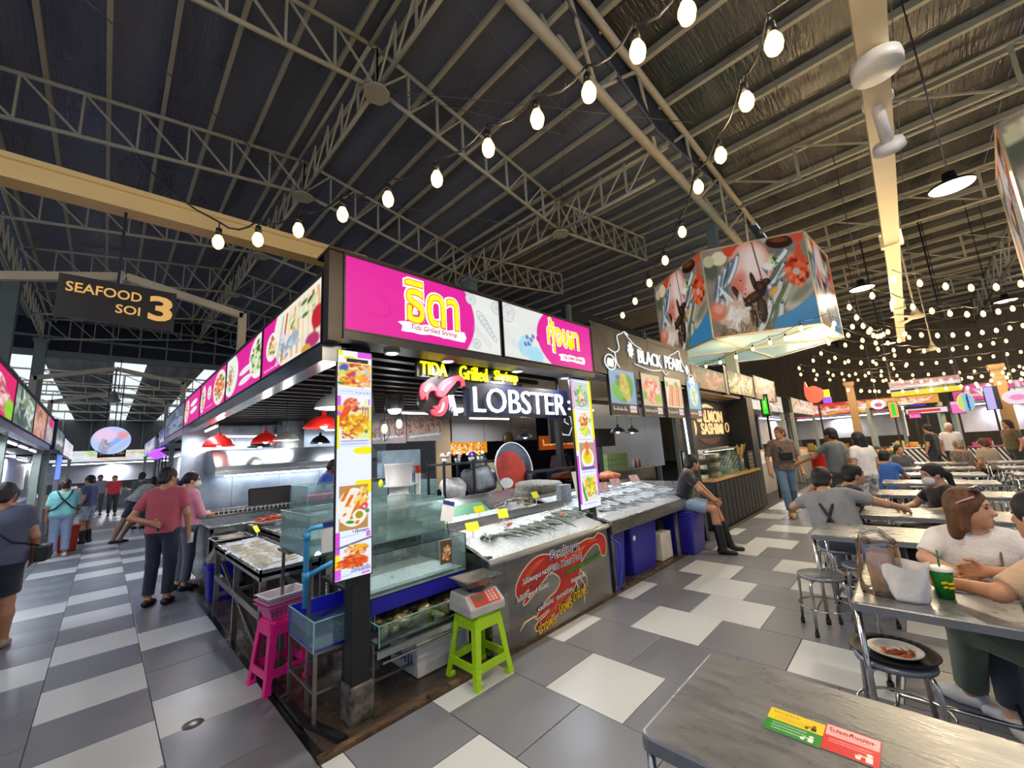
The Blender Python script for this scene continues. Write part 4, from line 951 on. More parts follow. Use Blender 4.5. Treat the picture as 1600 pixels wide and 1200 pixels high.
sheet('print', F_FRONT(2.775, .12, .95), .40, 1.475, cv_menuR(), P_LIT, mr_)
# hanging lit lettering
tg = thing('lit_lettering_sign', 'yellow lit lettering on a black bar above the lobster board', 'sign', (1.47, .3, 2.33))
b = MB(); b.box((.86, .315, 2.31), (2.10, .345, 2.46)); b.build('back_bar', M_BLACK, tg)
M_YL = glow('yellow_led', '#f2e71a', 1.6)
for s_, x, w in (('TIDA', 1.02, .27), ('Grilled', 1.475, .34), ('Shrimp', 1.91, .33)): text('lettering', s_, F_FRONT(0, .31, 2.31), x, .077, w, M_YL, tg, .11 if s_ == 'TIDA' else .13, bold=.006, off=.004, ext=.02)
lb = thing('lobster_sign', 'navy hanging board with white lit letters LOBSTER', 'sign', (2.17, .3, 1.98))
b = MB(); b.box((1.38, .315, 1.985), (2.96, .36, 2.315)); b.build('board', mat('navy_board', '#0a1030', .4), lb)
text('lettering', 'LOBSTER', F_FRONT(0, .31, 1.985), 2.17, .155, 1.42, glow('white_led', '#f4faff', 1.6), lb, .25, bold=-.006, off=.004, ext=.02)
for x in (1.5, 2.8): b = MB(); b.bar((x, .34, 2.31), (x, .34, 2.5), .03); b.build('hanger', M_BLACK, lb)
# lobster cut-out
def blob(pts, n=6):
    """closed Catmull-Rom outline"""
    P = [np.array(p, float) for p in pts]; k = len(P); out = []
    for i in range(k):
        a, b_, c, d = P[i - 1], P[i], P[(i + 1) % k], P[(i + 2) % k]
        for j in range(n):
            t = j / n; out.append(tuple(.5 * ((2 * b_) + (-a + c) * t + (2 * a - 5 * b_ + 4 * c - d) * t * t + (-a + 3 * b_ - 3 * c + d) * t ** 3)))
    return out
lo = thing('lobster_cutout', 'lit pink red lobster shaped sign beside the white letters', 'sign', (1.13, .28, 1.93))
M_LP = glow('lobster_pink', '#c83c4a', .6); M_LH = glow('lobster_highlight', '#e88a9a', .7); M_LW = glow('lobster_rim', '#c8b8e8', .9)
fr = (np.array((.86, .29, 1.93)), np.array((1., 0, 0)), np.array((0, 0, 1.)))
S = .00220   # outline units: pixels of the sign drawing
def LB(pts, d0, d1, m, nm): b = MB(); b.prism(blob([(u * S, v * S) for u, v in pts]), fr, d0, d1); b.build(nm, m, lo)
LB([(5, 60), (70, 20), (120, 5), (170, 30), (150, 90), (225, 170), (210, 205), (120, 190), (30, 150)], -.05, -.02, M_BLACK, 'backing')
body = [(78, 108), (95, 140), (120, 165), (165, 185), (195, 190), (215, 180), (222, 150), (212, 148), (205, 165), (185, 168), (165, 150), (140, 125), (112, 98), (90, 95)]
LB(body, -.02, .012, M_LP, 'body'); LB([(100, 128), (125, 150), (150, 163), (148, 158), (122, 140), (104, 120)], .012, .016, M_LH, 'highlight')
LB([(80, 118), (66, 140), (40, 152), (16, 140), (8, 110), (14, 80), (24, 95), (34, 78), (40, 105), (58, 118)], -.02, .014, M_LP, 'claw'); LB([(18, 118), (34, 140), (56, 142), (44, 128), (26, 108)], .014, .018, M_LH, 'highlight')
LB([(128, 100), (134, 78), (122, 40), (96, 18), (62, 22), (56, 44), (74, 40), (66, 56), (92, 62), (104, 88)], -.02, .014, M_LP, 'claw'); LB([(112, 60), (100, 36), (76, 30), (92, 44), (106, 74)], .014, .018, M_LH, 'highlight')
for k in range(4): b = MB(); b.tube([np.array((.86 + (138 + 7 * k) * S, .285, 1.93 + 105 * S)), np.array((.86 + (142 + 10 * k) * S, .28, 1.93 + (60 - 5 * k) * S)), np.array((.86 + (138 + 10 * k) * S, .285, 1.93 + (42 - 6 * k) * S))], .006, 5); b.build('leg', M_LW, lo)
b = MB(); b.bar((1.18, .33, 1.95), (1.18, .33, 2.5), .03); b.build('hanger', M_BLACK, lo)

# pendants inside the stall
def pendant(label, x, y, z, m, r=.16, h=.13, e=12, top=2.6, group=None):
    t = thing('pendant_lamp', label, 'lamp', (x, y, z), 0, group)
    b = MB(); b.lathe([(.022, h + .05), (.024, h), (r * .35, h * .92), (r * .7, h * .62), (r * .94, h * .22), (r, 0), (r * .97, .0), (r * .90, h * .22), (r * .66, h * .58), (r * .3, h * .85), (0, h * .88)], (x, y, z), 22); b.build('shade', m, t)
    b = MB(); b.ell((x, y, z + .03), (.04, .04, .045), 10, 6); b.build('bulb', M_TUBE, t)
    b = MB(); b.tube([(x, y, z + h), (x, y, top)], .004, 4); b.build('cord', M_CABLE, t)
    if e: light('POINT', (x, y, z - .02), e, (1, .96, .9), .05, name='pendant_light')
M_REDL = mat('red_lamp_shade', '#c8201c', .35, emit='#d02018', es=.25); M_CRL = mat('cream_lamp_shade', '#d9d9cc', .4); M_DKL = mat('dark_lamp_shade', '#26282a', .4)
pendant('cream dome pendant nearest the tall corner menu', .50, 1.15, 2.12, M_CRL, .17, .14, 10)
pendant('red dome pendant just behind the corner menu', .58, 1.62, 1.98, M_REDL, .19, .12, 12)
pendant('red dome pendant over the alley counter, farthest down the row', .42, 6.0, 2.02, M_REDL, .24, .2, 8)
pendant('red dome pendant between black and cream domes', .72, 4.3, 1.98, M_REDL, .2, .15, 8)
pendant('cream dome pendant beside the red dome above the basin', .80, 3.6, 1.97, M_CRL, .16, .13, 8)
pendant('small black dome pendant above the grill hood', 1.02, 5.9, 1.98, M_DKL, .2, .16, 5)
pendant('black dome pendant over the tanks rear', 1.9, 5.4, 2.0, M_DKL, .18, .15, 5)
def flood(label, x, y, z, e=40):
    t = thing('flood_lamp', label, 'lamp', (x, y, z)); b = MB(); b.box((x - .11, y - .06, z + .02), (x + .11, y + .06, z + .24)); b.build('housing', M_SSD, t, bevel=.01)
    b = MB(); b.lathe([(0, -.03), (.06, -.03), (.085, 0), (.09, .025)], (x, y, z), 14); b.build('lens', glow('flood_glow', '#f4f8ff', 18), t); b = MB(); b.tube([(x, y, z + .24), (x, y, 2.6)], .008, 5); b.build('rod', M_BLACK, t)
    light('AREA', (x, y, z - .06), e, (.95, .97, 1.0), .16, aim=(x - .2, y - .5, 0), name='flood_light')
flood('bright flood lamp with grey housing hung left of the lobster', 1.80, 2.4, 2.27, 26); flood('bright flood lamp glaring behind the lobster sign', 2.98, 2.5, 2.33, 26)
def wire_bulb(label, x, y, z):
    t = thing('cage_lamp', label, 'lamp', (x, y, z)); b = MB(); b.ell((x, y, z), (.035, .035, .06), 10, 8); b.build('bulb', glow('filament_glow', '#ffdba0', 5), t)
    for a in range(3): b = MB(); b.tube([(x + math.cos(t_) * .07 * math.cos(a * PI / 3), y + math.cos(t_) * .07 * math.sin(a * PI / 3), z - .02 + math.sin(t_) * .13) for t_ in np.linspace(0, 2 * PI, 14)[:-1]], .004, 4, closed=True); b.build('cage_wire', M_BLACK, t)
    b = MB(); b.tube([(x, y, z + .11), (x, y, 2.6)], .004, 4); b.build('cord', M_CABLE, t)
wire_bulb('warm filament bulb in oval wire cage, lower of the two', 1.44, 2.0, 2.0); wire_bulb('warm filament bulb in wire cage, higher of the two', 1.64, 2.0, 2.06)
# ------------------------------------------------------------------ glass tanks at the corner
def glass_tank(name, label, x0, x1, y0, y1, z0, z1, base=None, water=None, lining=None, th=.008, gm=None, sides='fblr', edge=None, floor_m=None):
    t = thing(name, label, 'tank', ((x0 + x1) / 2, (y0 + y1) / 2, z0)); gm = gm or M_GLASS
    if 'f' in sides: b = MB(); b.box((x0, y0, z0), (x1, y0 + th, z1)); b.build('front_pane', gm, t)
    if 'b' in sides: b = MB(); b.box((x0, y1 - th, z0), (x1, y1, z1)); b.build('back_pane', lining or gm, t)
    if 'l' in sides: b = MB(); b.box((x0, y0 + th, z0), (x0 + th, y1 - th, z1)); b.build('side_pane', gm, t)
    if 'r' in sides: b = MB(); b.box((x1 - th, y0 + th, z0), (x1, y1 - th, z1)); b.build('side_pane', gm, t)
    b = MB(); b.box((x0 + th, y0 + th, z0), (x1 - th, y1 - th, z0 + .012)); b.build('tank_floor', floor_m or lining or gm, t)
    em = edge or mat('green_glass_edge', '#7fb8a8', .2)
    for (p, q) in (((x0, y0), (x1, y0)), ((x0, y0), (x0, y1)), ((x1, y0), (x1, y1)), ((x0, y1), (x1, y1))):
        b = MB(); b.bar((p[0], p[1], z1), (q[0], q[1], z1), .007, .006); b.build('rim', em, t)
    for (x, y) in ((x0, y0), (x1, y0)): b = MB(); b.bar((x, y, z0), (x, y, z1), .007); b.build('edge', em, t)
    if water: b = MB(); b.box((x0 + th, y0 + th, z0 + .013), (x1 - th, y1 - th, water)); b.build('water', M_WATER, t)
    return t
M_SAND = mat('pale_blue_ice_bottom', '#cfe3ea', .5, 0, .1, 10)
M_STAND = mat('worn_steel_frame', '#8d8a84', .35, .8, .2, 6)
def stand(name, label, x0, x1, y0, y1, z1, bars=(.12,), m=None, r=.010, shelf=None, cat='stand'):
    t = thing(name, label, cat, ((x0 + x1) / 2, (y0 + y1) / 2, 0)); m = m or M_STAND
    for x in (x0, x1):
        for y in (y0, y1): b = MB(); b.bar((x, y, 0), (x, y, z1), r * 2); b.build('leg', m, t)
    for z in list(bars) + [z1 - r]:
        for (p, q) in (((x0, y0), (x1, y0)), ((x0, y1), (x1, y1)), ((x0, y0), (x0, y1)), ((x1, y0), (x1, y1))): b = MB(); b.bar((*p, z), (*q, z), r * 1.6); b.build('rail', m, t)
    return t
stand('tank_stand', 'steel stand under the bright blue corner tank', .085, .47, .335, .82, .44, bars=(.2,))
glass_tank('glass_tank', 'open glass tank with bright blue lining at the stall corner', .07, .48, .325, .83, .44, .62, lining=M_BLUEB, water=.52, floor_m=M_BLUEB)
stand('tank_stand', 'long steel stand under the shellfish tray', .45, 1.15, .36, .74, .36, bars=(.10,))
b = MB(); b.box((.40, .125, .335), (1.24, .155, .375)); b.bar((.44, .13, .30), (1.24, .13, .30), .012); tl = b.build('steel_ledge', M_SS, label='stainless ledge in front of the shellfish tray', cat='ledge')
tr = glass_tank('glass_tank', 'shallow glass tray of brown shellfish beneath the big tank', .43, 1.28, .16, .72, .385, .52, lining=M_BLUE, floor_m=mat('wet_grey_tray', '#6d716c', .2, 0, .2, 8))
# shellfish
Rq = random.Random(12); M_SHELL = mat('brown_shellfish', '#7a6a4c', .22, 0, .3, 12, col2='#473a28'); M_SHELL2 = mat('olive_shellfish', '#8a8460', .2, 0, .3, 10, col2='#55513a')
for i in range(22):
    x = .50 + .72 * ((i % 11) / 10.); y = .24 + .16 * (i // 11) + Rq.uniform(-.03, .03); L = Rq.uniform(.06, .085)
    b = MB(); b.lathe([(0, -.5), (.28, -.46), (.5, -.2), (.46, .2), (.3, .46), (0, .55)], n=12); A = np.array(b.v); A[:, 2] *= .42; A[:, 0] *= 1.25 + .3 * Rq.random(); A[:, 1] *= .9
    A[:, 2] += .06 * np.sin(A[:, 0] * 7); a1, a2 = Rq.uniform(0, 6.3), Rq.uniform(-.9, .9)
    Rz = np.array([[math.cos(a1), -math.sin(a1), 0], [math.sin(a1), math.cos(a1), 0], [0, 0, 1]]); Rx = np.array([[1, 0, 0], [0, math.cos(a2), -math.sin(a2)], [0, math.sin(a2), math.cos(a2)]])
    b.v = [tuple(p) for p in (A @ Rx.T @ Rz.T) * L * 1.55 + np.array((x, y, .435 + .02 * (i % 3) + .01 * (i // 11)))]
    b.build('shellfish', M_SHELL if i % 3 else M_SHELL2, label='brown live shellfish lying in the shallow glass tray', cat='shellfish', group='shellfish in the tray', sub=0)
t = thing('tank_support', 'dark blue frame and shelf carrying the low front tank', 'stand', (.85, .6, .53)); b = MB(); b.box((.43, .27, .56), (1.27, .29, .665)); b.build('front_board', M_BLUE, t); b = MB(); b.box((.43, .29, .64), (1.27, 1.2, .67)); b.build('shelf', M_BLACKP, t)
for x in (.47, 1.23): b = MB(); b.bar((x, 1.1, 0), (x, 1.1, .64), .04); b.build('leg', M_STAND, t); b = MB(); b.bar((x, .78, 0), (x, .78, .64), .035); b.build('leg', M_STAND, t)
glass_tank('glass_tank', 'low front glass tank with pale icy bottom behind the green stool', .41, 1.27, .26, .95, .675, .965, gm=M_GLASSG, floor_m=M_SAND, edge=mat('black_tank_seal', '#0f1414', .3), water=.71)
V, F = bedmesh(.43, 1.25, .29, .92, lambda x, y: .70, .012, 3, 40, 20, .012); b = MB(); b.add(V, F, True); b.build('crushed_ice', mat('pale_ice_slush', '#dcebf0', .4, 0, .06, 14, .4, 50), label='pale slush of ice on the floor of the low glass tank', cat='ice', kind='stuff')
t = thing('tank_rack', 'steel rack holding up the upper glass tank', 'stand', (.7, .9, .9));
for (x, y) in ((.13, .6), (.13, 1.2), (1.27, 1.02), (1.27, 1.25)): b = MB(); b.bar((x, y, 0), (x, y, .965), .02); b.build('leg', M_STAND, t)
b = MB(); b.box((.10, .98, .945), (1.28, 1.26, .965)); b.build('shelf', M_STAND, t)
glass_tank('glass_tank', 'upper glass tank full of greenish water above the low tank', .11, 1.275, .56, 1.24, .968, 1.26, gm=M_GLASSG, water=1.21, floor_m=mat('tank_grey_floor', '#8fb0a8', .4))
# tall white skimmer bucket with red-capped tube
t = thing('water_filter', 'white plastic filter bucket with red capped tube standing in the upper tank', 'filter', (1.3, 1.45, .9)); c = (1.30, 1.42, 0)
b = MB(); b.lathe([(0, .9), (.13, .9), (.12, 1.24), (.10, 1.26), (.10, 1.33), (.16, 1.335), (.16, 1.35), (.135, 1.36), (.15, 1.56), (.155, 1.575), (.14, 1.575), (.12, 1.37), (0, 1.365)], c, 22); b.build('bucket', M_WHITEP, t)
b = MB(); b.tube([(1.50, 1.36, .95), (1.50, 1.36, 1.46)], .028, 12); b.build('tube', M_WHITEP, t); b = MB(); b.tube([(1.50, 1.36, 1.46), (1.50, 1.36, 1.54)], .033, 12); b.build('cap', mat('red_cap', '#e0421c', .4), t); b = MB(); b.bar((1.3, 1.38, 1.345), (1.52, 1.36, 1.345), .05, .012); b.build('lid_plate', M_WHITEP, t)
b = MB(); b.box((1.16, 1.28, 0), (1.56, 1.58, .9)); b.build('stand_box', M_STAND, t)
# blue pipework
t = thing('water_pipe', 'light blue plastic pipe bent around the upper tank', 'pipe', (.2, .6, .6)); M_PVC = mat('sky_blue_pvc', '#3a9fd6', .35)
def pipe(pts, nm, r=.016): b = MB(); b.tube(pts, r, 10); b.build(nm, M_PVC, t)
pipe([(.085, .545, .66), (.085, .545, 1.13), (.09, .545, 1.16), (.11, .545, 1.175), (.19, .54, 1.18)], 'riser', .017); pipe([(.085, .545, .86), (.3, .53, .93)], 'branch', .017)
b = MB(); b.tube([(.085, .545, .83), (.085, .545, .89)], .024, 10); b.build('tee', M_PVC, t); b = MB(); b.tube([(.085, .545, 1.10), (.085, .545, 1.15)], .022, 10); b.build('elbow', M_PVC, t)
# payment stand (code left out) and cards
t = thing('payment_card', 'white and blue payment card leaning on top of the glass tank', 'card', (1.14, .3, .97)); fr = (np.array((1.055, .31, 1.10)), np.array((.86, -.1, -.28)) / np.linalg.norm((.86, -.1, -.28)), np.array((.27, .12, .86)) / np.linalg.norm((.27, .12, .86)))
b = MB(); b.prism([(0, 0), (.115, 0), (.115, .17), (0, .17)], fr, -.006, 0); b.build('board', M_WHITEP, t); b = MB(); b.prism([(0, .135), (.115, .135), (.115, .17), (0, .17)], fr, 0, .002); b.build('header', mat('navy_print', '#2a3a8a', .4), t)
b = MB(); b.tube([(1.14, .32, .97), (1.12, .32, 1.12)], .004, 5); b.build('stem', M_BLACK, t)
t = thing('payment_card', 'blue and white payment card stuck behind the corner menu', 'card', (.2, .55, 1.0)); b = MB(); b.box((.19, .552, .99), (.275, .556, 1.2)); b.build('board', M_WHITEP, t); b = MB(); b.box((.19, .549, 1.165), (.275, .552, 1.2)); b.build('header', MATS['navy_print'], t)
c = CV(24, 38, '#5a4632'); c.food(12, 20, 9, 15, ['#d8b890', '#f0d8b8', '#b88a60', '#e8c8a0'], 30, .28, seed=3); c.line(8, 30, 18, 26, 2, '#b04030')
t = thing('photo_card', 'small photo card of shellfish taped to the low glass tank', 'card', (1.06, .25, .77)); sheet('print', F_FRONT(1.0, .252, .77), .115, .18, c, P_FLAT, t, .004); b = MB(); b.box((1.0, .25, .77), (1.115, .256, .95)); b.build('card', M_WHITEP, t)
# styrofoam box
M_FOAM = mat('white_foam', '#d9d6cf', .7, 0, .06, 8, .3, 60)
t = thing('foam_box', 'white foam box printed H-111 under the tank shelf', 'box', (1.0, .55, 0)); b = MB(); b.box((.80, .29, .008), (1.30, .70, .21)); b.build('body', M_FOAM, t, bevel=.012); b = MB(); b.box((.79, .28, .212), (1.31, .71, .255)); b.build('lid', M_FOAM, t, bevel=.01)
fr = F_SIDE(.80, .70, .0); text('lettering', 'H-111', fr, .235, .12, .20, mat('navy_ink', '#2c3a66', .6, var=0), t, .07, bold=.02); b = MB(); b.prism([(.05, .09), (.11, .09), (.11, .15), (.05, .15)], fr, 0, .003); b.build('logo_square', mat('blue_ink', '#3560a8', .6, var=0), t)
# ------------------------------------------------------------------ plastic stools
def plastic_stool(label, x, y, rz, m, h=.45, top=.125, foot=.185, rib=False):
    t = thing('plastic_stool', label, 'stool', (x, y, 0), rz)
    b = MB(); b.prism([(-top, -top + .03), (-top + .03, -top), (top - .03, -top), (top, -top + .03), (top, top - .03), (top - .03, top), (-top + .03, top), (-top, top - .03)], ((0, 0, 0), (1, 0, 0), (0, 1, 0)), h - .03, h); b.build('seat', m, t, local=True, bevel=.008)
    for sx in (-1, 1):
        for sy in (-1, 1):
            V = []
            for (z, q, w) in ((h - .02, top - .002, .055), (h * .62, top + (foot - top) * .38, .05), (h * .3, top + (foot - top) * .7, .046), (.03, foot, .042), (.0, foot + .006, .048)):
                V += [(sx * q, sy * q, z), (sx * (q - w), sy * q, z), (sx * (q - w), sy * (q - .012), z), (sx * (q - .012), sy * (q - .012), z), (sx * (q - .012), sy * (q - w), z), (sx * q, sy * (q - w), z)]
            F = []
            for i in range(4):
                for j in range(6): F.append((i * 6 + j, i * 6 + (j + 1) % 6, (i + 1) * 6 + (j + 1) % 6, (i + 1) * 6 + j))
            if sx * sy > 0: F = [f[::-1] for f in F]
            b = MB(); b.add(V, F); b.add(V[-6:], [(0, 1, 2, 3, 4, 5)]); lg = b.build('leg', m, t, local=True)
            b = MB(); b.box((min(sx * foot, sx * (foot - .05)), min(sy * foot, sy * (foot - .05)), 0), (max(sx * (foot + .008), sx * (foot - .05)), max(sy * (foot + .008), sy * (foot - .05)), .035)); b.build('foot_cap', m, lg, local=True, bevel=.006)
    for (z0, z1, k) in ((h - .10, h - .02, .06), (.095, .15, .8)):
        q = top + (foot - top) * (1 - (z0 + z1) / 2 / h)
        for s in (-1, 1):
            b = MB(); b.box((-q + .02, s * q - .012 if s > 0 else s * q, z0), (q - .02, s * q if s > 0 else s * q + .012, z1)); b.build('apron' if k < .5 else 'stretcher', m, t, local=True)
            b = MB(); b.box((s * q - .012 if s > 0 else s * q, -q + .02, z0), (s * q if s > 0 else s * q + .012, q - .02, z1)); b.build('apron' if k < .5 else 'stretcher', m, t, local=True)
    return t
M_GREENP = mat('lime_plastic', '#a3d216', .38, 0, .06, 5, .25, 70); M_PINKP = mat('hot_pink_plastic', '#ee1f86', .35, 0, .05, 5)
plastic_stool('lime green plastic stool carrying the electronic scale', 1.155, .0, .0, M_GREENP, .455, .125, .178)
plastic_stool('hot pink plastic stool with baskets stacked on it', .12, 1.17, .12, M_PINKP, .47, .12, .165)
# scale on the green stool
t = thing('kitchen_scale', 'grey electronic scale with steel pan on the lime stool', 'scale', (1.155, 0, .456), -.08); M_SCALE = mat('scale_grey_plastic', '#b5b3b0', .4)
V = []
for (z, x0, x1, y0, y1) in ((.0, -.16, .16, -.15, .15), (.06, -.16, .16, -.15, .15), (.135, -.15, .15, -.06, .14)): V += [(x0, y0, z), (x1, y0, z), (x1, y1, z), (x0, y1, z)]
b = MB(); b.add(V, [(3, 2, 1, 0), (8, 9, 10, 11)] + [(a + i, a + (i + 1) % 4, a + 4 + (i + 1) % 4, a + 4 + i) for a in (0, 4) for i in range(4)]); b.build('body', M_SCALE, t, local=True, bevel=.01)
n_ = np.array((0, .09, .075)); n_ = n_ / np.linalg.norm(n_); fr = (np.array((-.11, -.144, .065)), np.array((1., 0, 0)), n_)
b = MB(); b.prism([(0, 0), (.235, 0), (.235, .10), (0, .10)], fr, 0, .003); kp = b.build('keypad_panel', mat('red_panel', '#cf4a42', .4), t, local=True)
b = MB(); b.prism([(.02, .045), (.10, .045), (.10, .085), (.02, .085)], fr, .003, .005); b.build('display', mat('lcd_grey', '#6f7770', .25), kp, local=True)
for r in range(4):
    for k in range(3): b = MB(); b.prism([(.13 + .03 * k, .012 + .022 * r), (.15 + .03 * k, .012 + .022 * r), (.15 + .03 * k, .027 + .022 * r), (.13 + .03 * k, .027 + .022 * r)], fr, .003, .006); b.build('key', mat('key_cream', '#e8c8b8', .5), kp, local=True)
b = MB(); b.lathe([(.07, .135), (.06, .16), (.06, .175)], n=16); b.build('pan_support', M_BLACKP, t, local=True)
def tray_geo(w, d, h, fl=.02, th=.004):
    b = MB(); V = []
    for (k, z) in ((-.04, 0), (0, h), (fl, h), (fl, h + .004), (-.003, h + .004), (-.043, .005)):
        V += [(-w / 2 - k, -d / 2 - k, z), (w / 2 + k, -d / 2 - k, z), (w / 2 + k, d / 2 + k, z), (-w / 2 - k, d / 2 + k, z)]
    F = [(3, 2, 1, 0), (20, 21, 22, 23)] + [(a * 4 + i, a * 4 + (i + 1) % 4, a * 4 + 4 + (i + 1) % 4, a * 4 + 4 + i) for a in range(5) for i in range(4)]
    b.add(V, F); return b
b = tray_geo(.30, .22, .06); b.v = [(p[0], p[1], p[2] + .175) for p in b.v]; b.build('pan', M_SSD, t, local=True)
# baskets on the pink stool
def basket(label, x, y, z, rz, w, d, h, m, slots=True):
    t = thing('plastic_basket', label, 'basket', (x, y, z), rz); b = tray_geo(w, d, h, .018, .004); b.build('body', m, t, local=True)
    for s in (-1, 1):
        b = MB()
        for i in range(int(w / .03)):
            u = -w / 2 + .03 + i * .03 
            for v in (.35, .62): b.box((u, s * (d / 2 + .001 - .04 * (1 - v)) - .001, h * v - .014), (u + .013, s * (d / 2 + .001 - .04 * (1 - v)) + .001, h * v + .014))
        b.build('slot_row', mat('slot_shadow_' + m.name, '#8a3a66' if 'pink' in m.name else '#b9b4b6', .6), t, local=True, kind='stuff')
    return t
basket('pink plastic basket resting on the hot pink stool', .13, 1.17, .472, .12, .30, .24, .10, mat('pink_basket_plastic', '#e86aa8', .4))
basket('paler pink basket nested in the lower pink basket', .13, 1.17, .50, .12, .30, .24, .10, mat('pale_pink_basket_plastic', '#ec88ba', .4))
basket('white slotted basket on top of the pink baskets', .13, 1.18, .535, .14, .29, .22, .10, mat('white_basket_plastic', '#efe6ea', .4))
# ------------------------------------------------------------------ steel counter with lobster print
ct = thing('ice_counter', 'stainless ice counter with printed lobster on its front', 'counter', (2.25, .5, 0))
b = MB(); b.box((1.50, .012, .02), (3.07, .05, .735)); b.build('front_panel', M_SSD, ct); b = MB(); b.box((1.34, .05, .02), (1.38, 1.7, .78)); b.build('side_panel', M_SSD, ct); b = MB(); b.box((3.05, .05, .02), (3.09, 1.7, .78)); b.build('side_panel', M_SSD, ct); b = MB(); b.add([(1.36, .05, .735), (1.50, .012, .735), (1.50, .012, .02), (1.36, .05, .02)], [(0, 3, 2, 1)]); b.build('corner_panel', M_SSD, ct)
b = MB(); b.add([(1.30, -.005, .74), (3.13, -.005, .74), (3.13, .02, .765), (1.30, .02, .765), (1.30, .0, .72), (3.13, .0, .72)], [(0, 1, 2, 3), (4, 5, 1, 0)]); b.build('front_lip', M_SS, ct)
zb = lambda x, y: .745 + max(0, y - .02) * .30
b = MB(); b.add([(1.31, .02, .75), (3.12, .02, .75), (3.12, .62, .93), (1.31, .62, .93)], [(0, 1, 2, 3)]); b.build('front_bed', M_SS, ct)
b = MB(); b.box((1.31, .62, .88), (3.12, .65, 1.0)); b.build('partition', M_SS, ct); b = MB(); b.box((1.36, .65, .86), (3.10, 1.28, .9)); b.build('rear_bed', M_SS, ct)
b = MB(); b.add([(1.5, 1.28, .90), (3.5, 1.28, .90), (3.62, 1.75, 1.08), (1.5, 1.75, 1.08)], [(0, 1, 2, 3)]); b.add([(1.5, 1.3, .92), (2.5, 1.3, .92), (2.55, 1.55, 1.01), (1.5, 1.55, 1.01)], [(0, 1, 2, 3)], m=1); b.build('back_slope', [M_SS, mat('green_mat', '#3f9a6c', .5)], ct)
b = MB(); b.box((1.5, 1.75, .1), (3.6, 1.79, 1.08)); b.build('back_panel', M_SSD, ct)
# printed lobster on the front
fr = F_FRONT(1.50, .012, 0)
M_DR = mat('print_red', '#b8281c', .4, 0, .2, 5, col2='#8a1a1c'); M_DO = mat('print_orange', '#d8502a', .4, 0, .15, 4); M_DC = mat('print_cream', '#e8c8a4', .4)
lob = [(.10, .35), (.09, .44), (.16, .53), (.27, .595), (.38, .62), (.50, .60), (.60, .57), (.72, .56), (.92, .60), (1.05, .62), (1.17, .61), (1.25, .64), (1.34, .60), (1.37, .52), (1.34, .42), (1.28, .43), (1.25, .52), (1.19, .555), (1.08, .525), (.98, .47), (.93, .42), (.90, .36), (.86, .30), (.80, .24), (.70, .18), (.60, .12), (.48, .06), (.36, .035), (.28, .06), (.30, .10), (.42, .13), (.47, .17), (.36, .15), (.29, .14), (.36, .20), (.46, .25), (.56, .28), (.62, .34), (.60, .40), (.50, .455), (.42, .42), (.34, .38), (.24, .32), (.16, .29), (.22, .37), (.28, .41), (.18, .38)]
K = 1.12
lob = [(u * K, v * 1.05 + .02) for (u, v) in lob]
def grow(P, d):
    c = []; n = len(P)
    for i in range(n):
        a, b_ = np.array(P[i - 1]), np.array(P[(i + 1) % n]); t = b_ - a; t /= np.linalg.norm(t) + 1e-9; c.append((P[i][0] - t[1] * d, P[i][1] + t[0] * d))
    return c
ol = blob(lob, 4)
b = MB(); b.prism(grow(ol, .012), fr, .0005, .0012); b.build('print_outline', M_DC, ct); b = MB(); b.prism(ol, fr, .0012, .002); b.build('print_lobster', M_DR, ct)
for P in ([(.14, .44), (.24, .54), (.36, .585), (.44, .585), (.36, .55), (.26, .50), (.20, .44)], [(1.1, .58), (1.22, .585), (1.2, .6), (1.06, .6)], [(.40, .08), (.55, .13), (.68, .22), (.66, .26), (.54, .19), (.42, .11)], [(.76, .52), (.92, .56), (1.02, .575), (.96, .53), (.84, .49)]):
    b = MB(); b.prism(blob([(u * K, v * 1.05 + .02) for u, v in P], 4), fr, .002, .0026); b.build('print_shade', M_DO, ct)
for P in ([(.10, .11), (.16, .155), (.28, .165)], [(.82, .30), (.87, .22), (.86, .16)], [(.88, .32), (.95, .24), (.945, .12), (.93, .07)], [(.92, .36), (1.0, .28), (1.0, .18)]):
    b = MB(); b.tube([(1.50 + u * K, .0105, v * 1.05 + .02) for u, v in P], .008, 5); b.build('print_feeler', M_DC, ct)
Wt = mat('print_white', '#f0ece6', .5, var=0); Yt = mat('print_yellow', '#e0b020', .5, var=.02); Gt = mat('print_green', '#5aa02c', .5, var=0); Nv = mat('print_navy', '#232a5a', .5, var=0)
def dec(s, cu, cv, w, m, h, hal, rot=.0, bold=.01): text('print_lettering', s, fr, cu, cv, w, m, ct, h, bold=bold, off=.006, ext=.001, rot=rot, halo=.055, halo_m=hal)
dec('ธิดากุ้งเผา', .80, .635, .46, Nv, .115, Wt, .01); dec('(Tida Kung Pao)', .80, .525, .54, Nv, .075, Wt, .03)
dec('ไม่ใส่ผงชูรส NO MSG', .41, .515, .46, Wt, .06, M_INK, .06); dec('ไม่ใส่สี(good อร่อย)', .30, .395, .42, Wt, .06, M_INK, .06)
dec('การันตีคุณภาพอาหารทะเลสด100%', 1.10, .455, .62, Gt, .065, M_INK, .06); dec('ขิงดองผัดเผ็ด', .98, .355, .26, Wt, .045, M_INK, .05); dec('หอย(ใหญ่เต็ม)', .46, .245, .22, Wt, .055, M_INK, .12); dec('กระดาน(ตัวละ)', .74, .265, .26, Wt, .055, M_INK, .08)
dec('ย่างฟรี', .46, .095, .24, Yt, .10, M_INK, .12, .02); dec('นึ่งฟรี', .74, .165, .20, Yt, .11, M_INK, .10, .02); dec('น้ำจิ้มฟรี', .98, .215, .24, Yt, .11, M_INK, .06, .02)
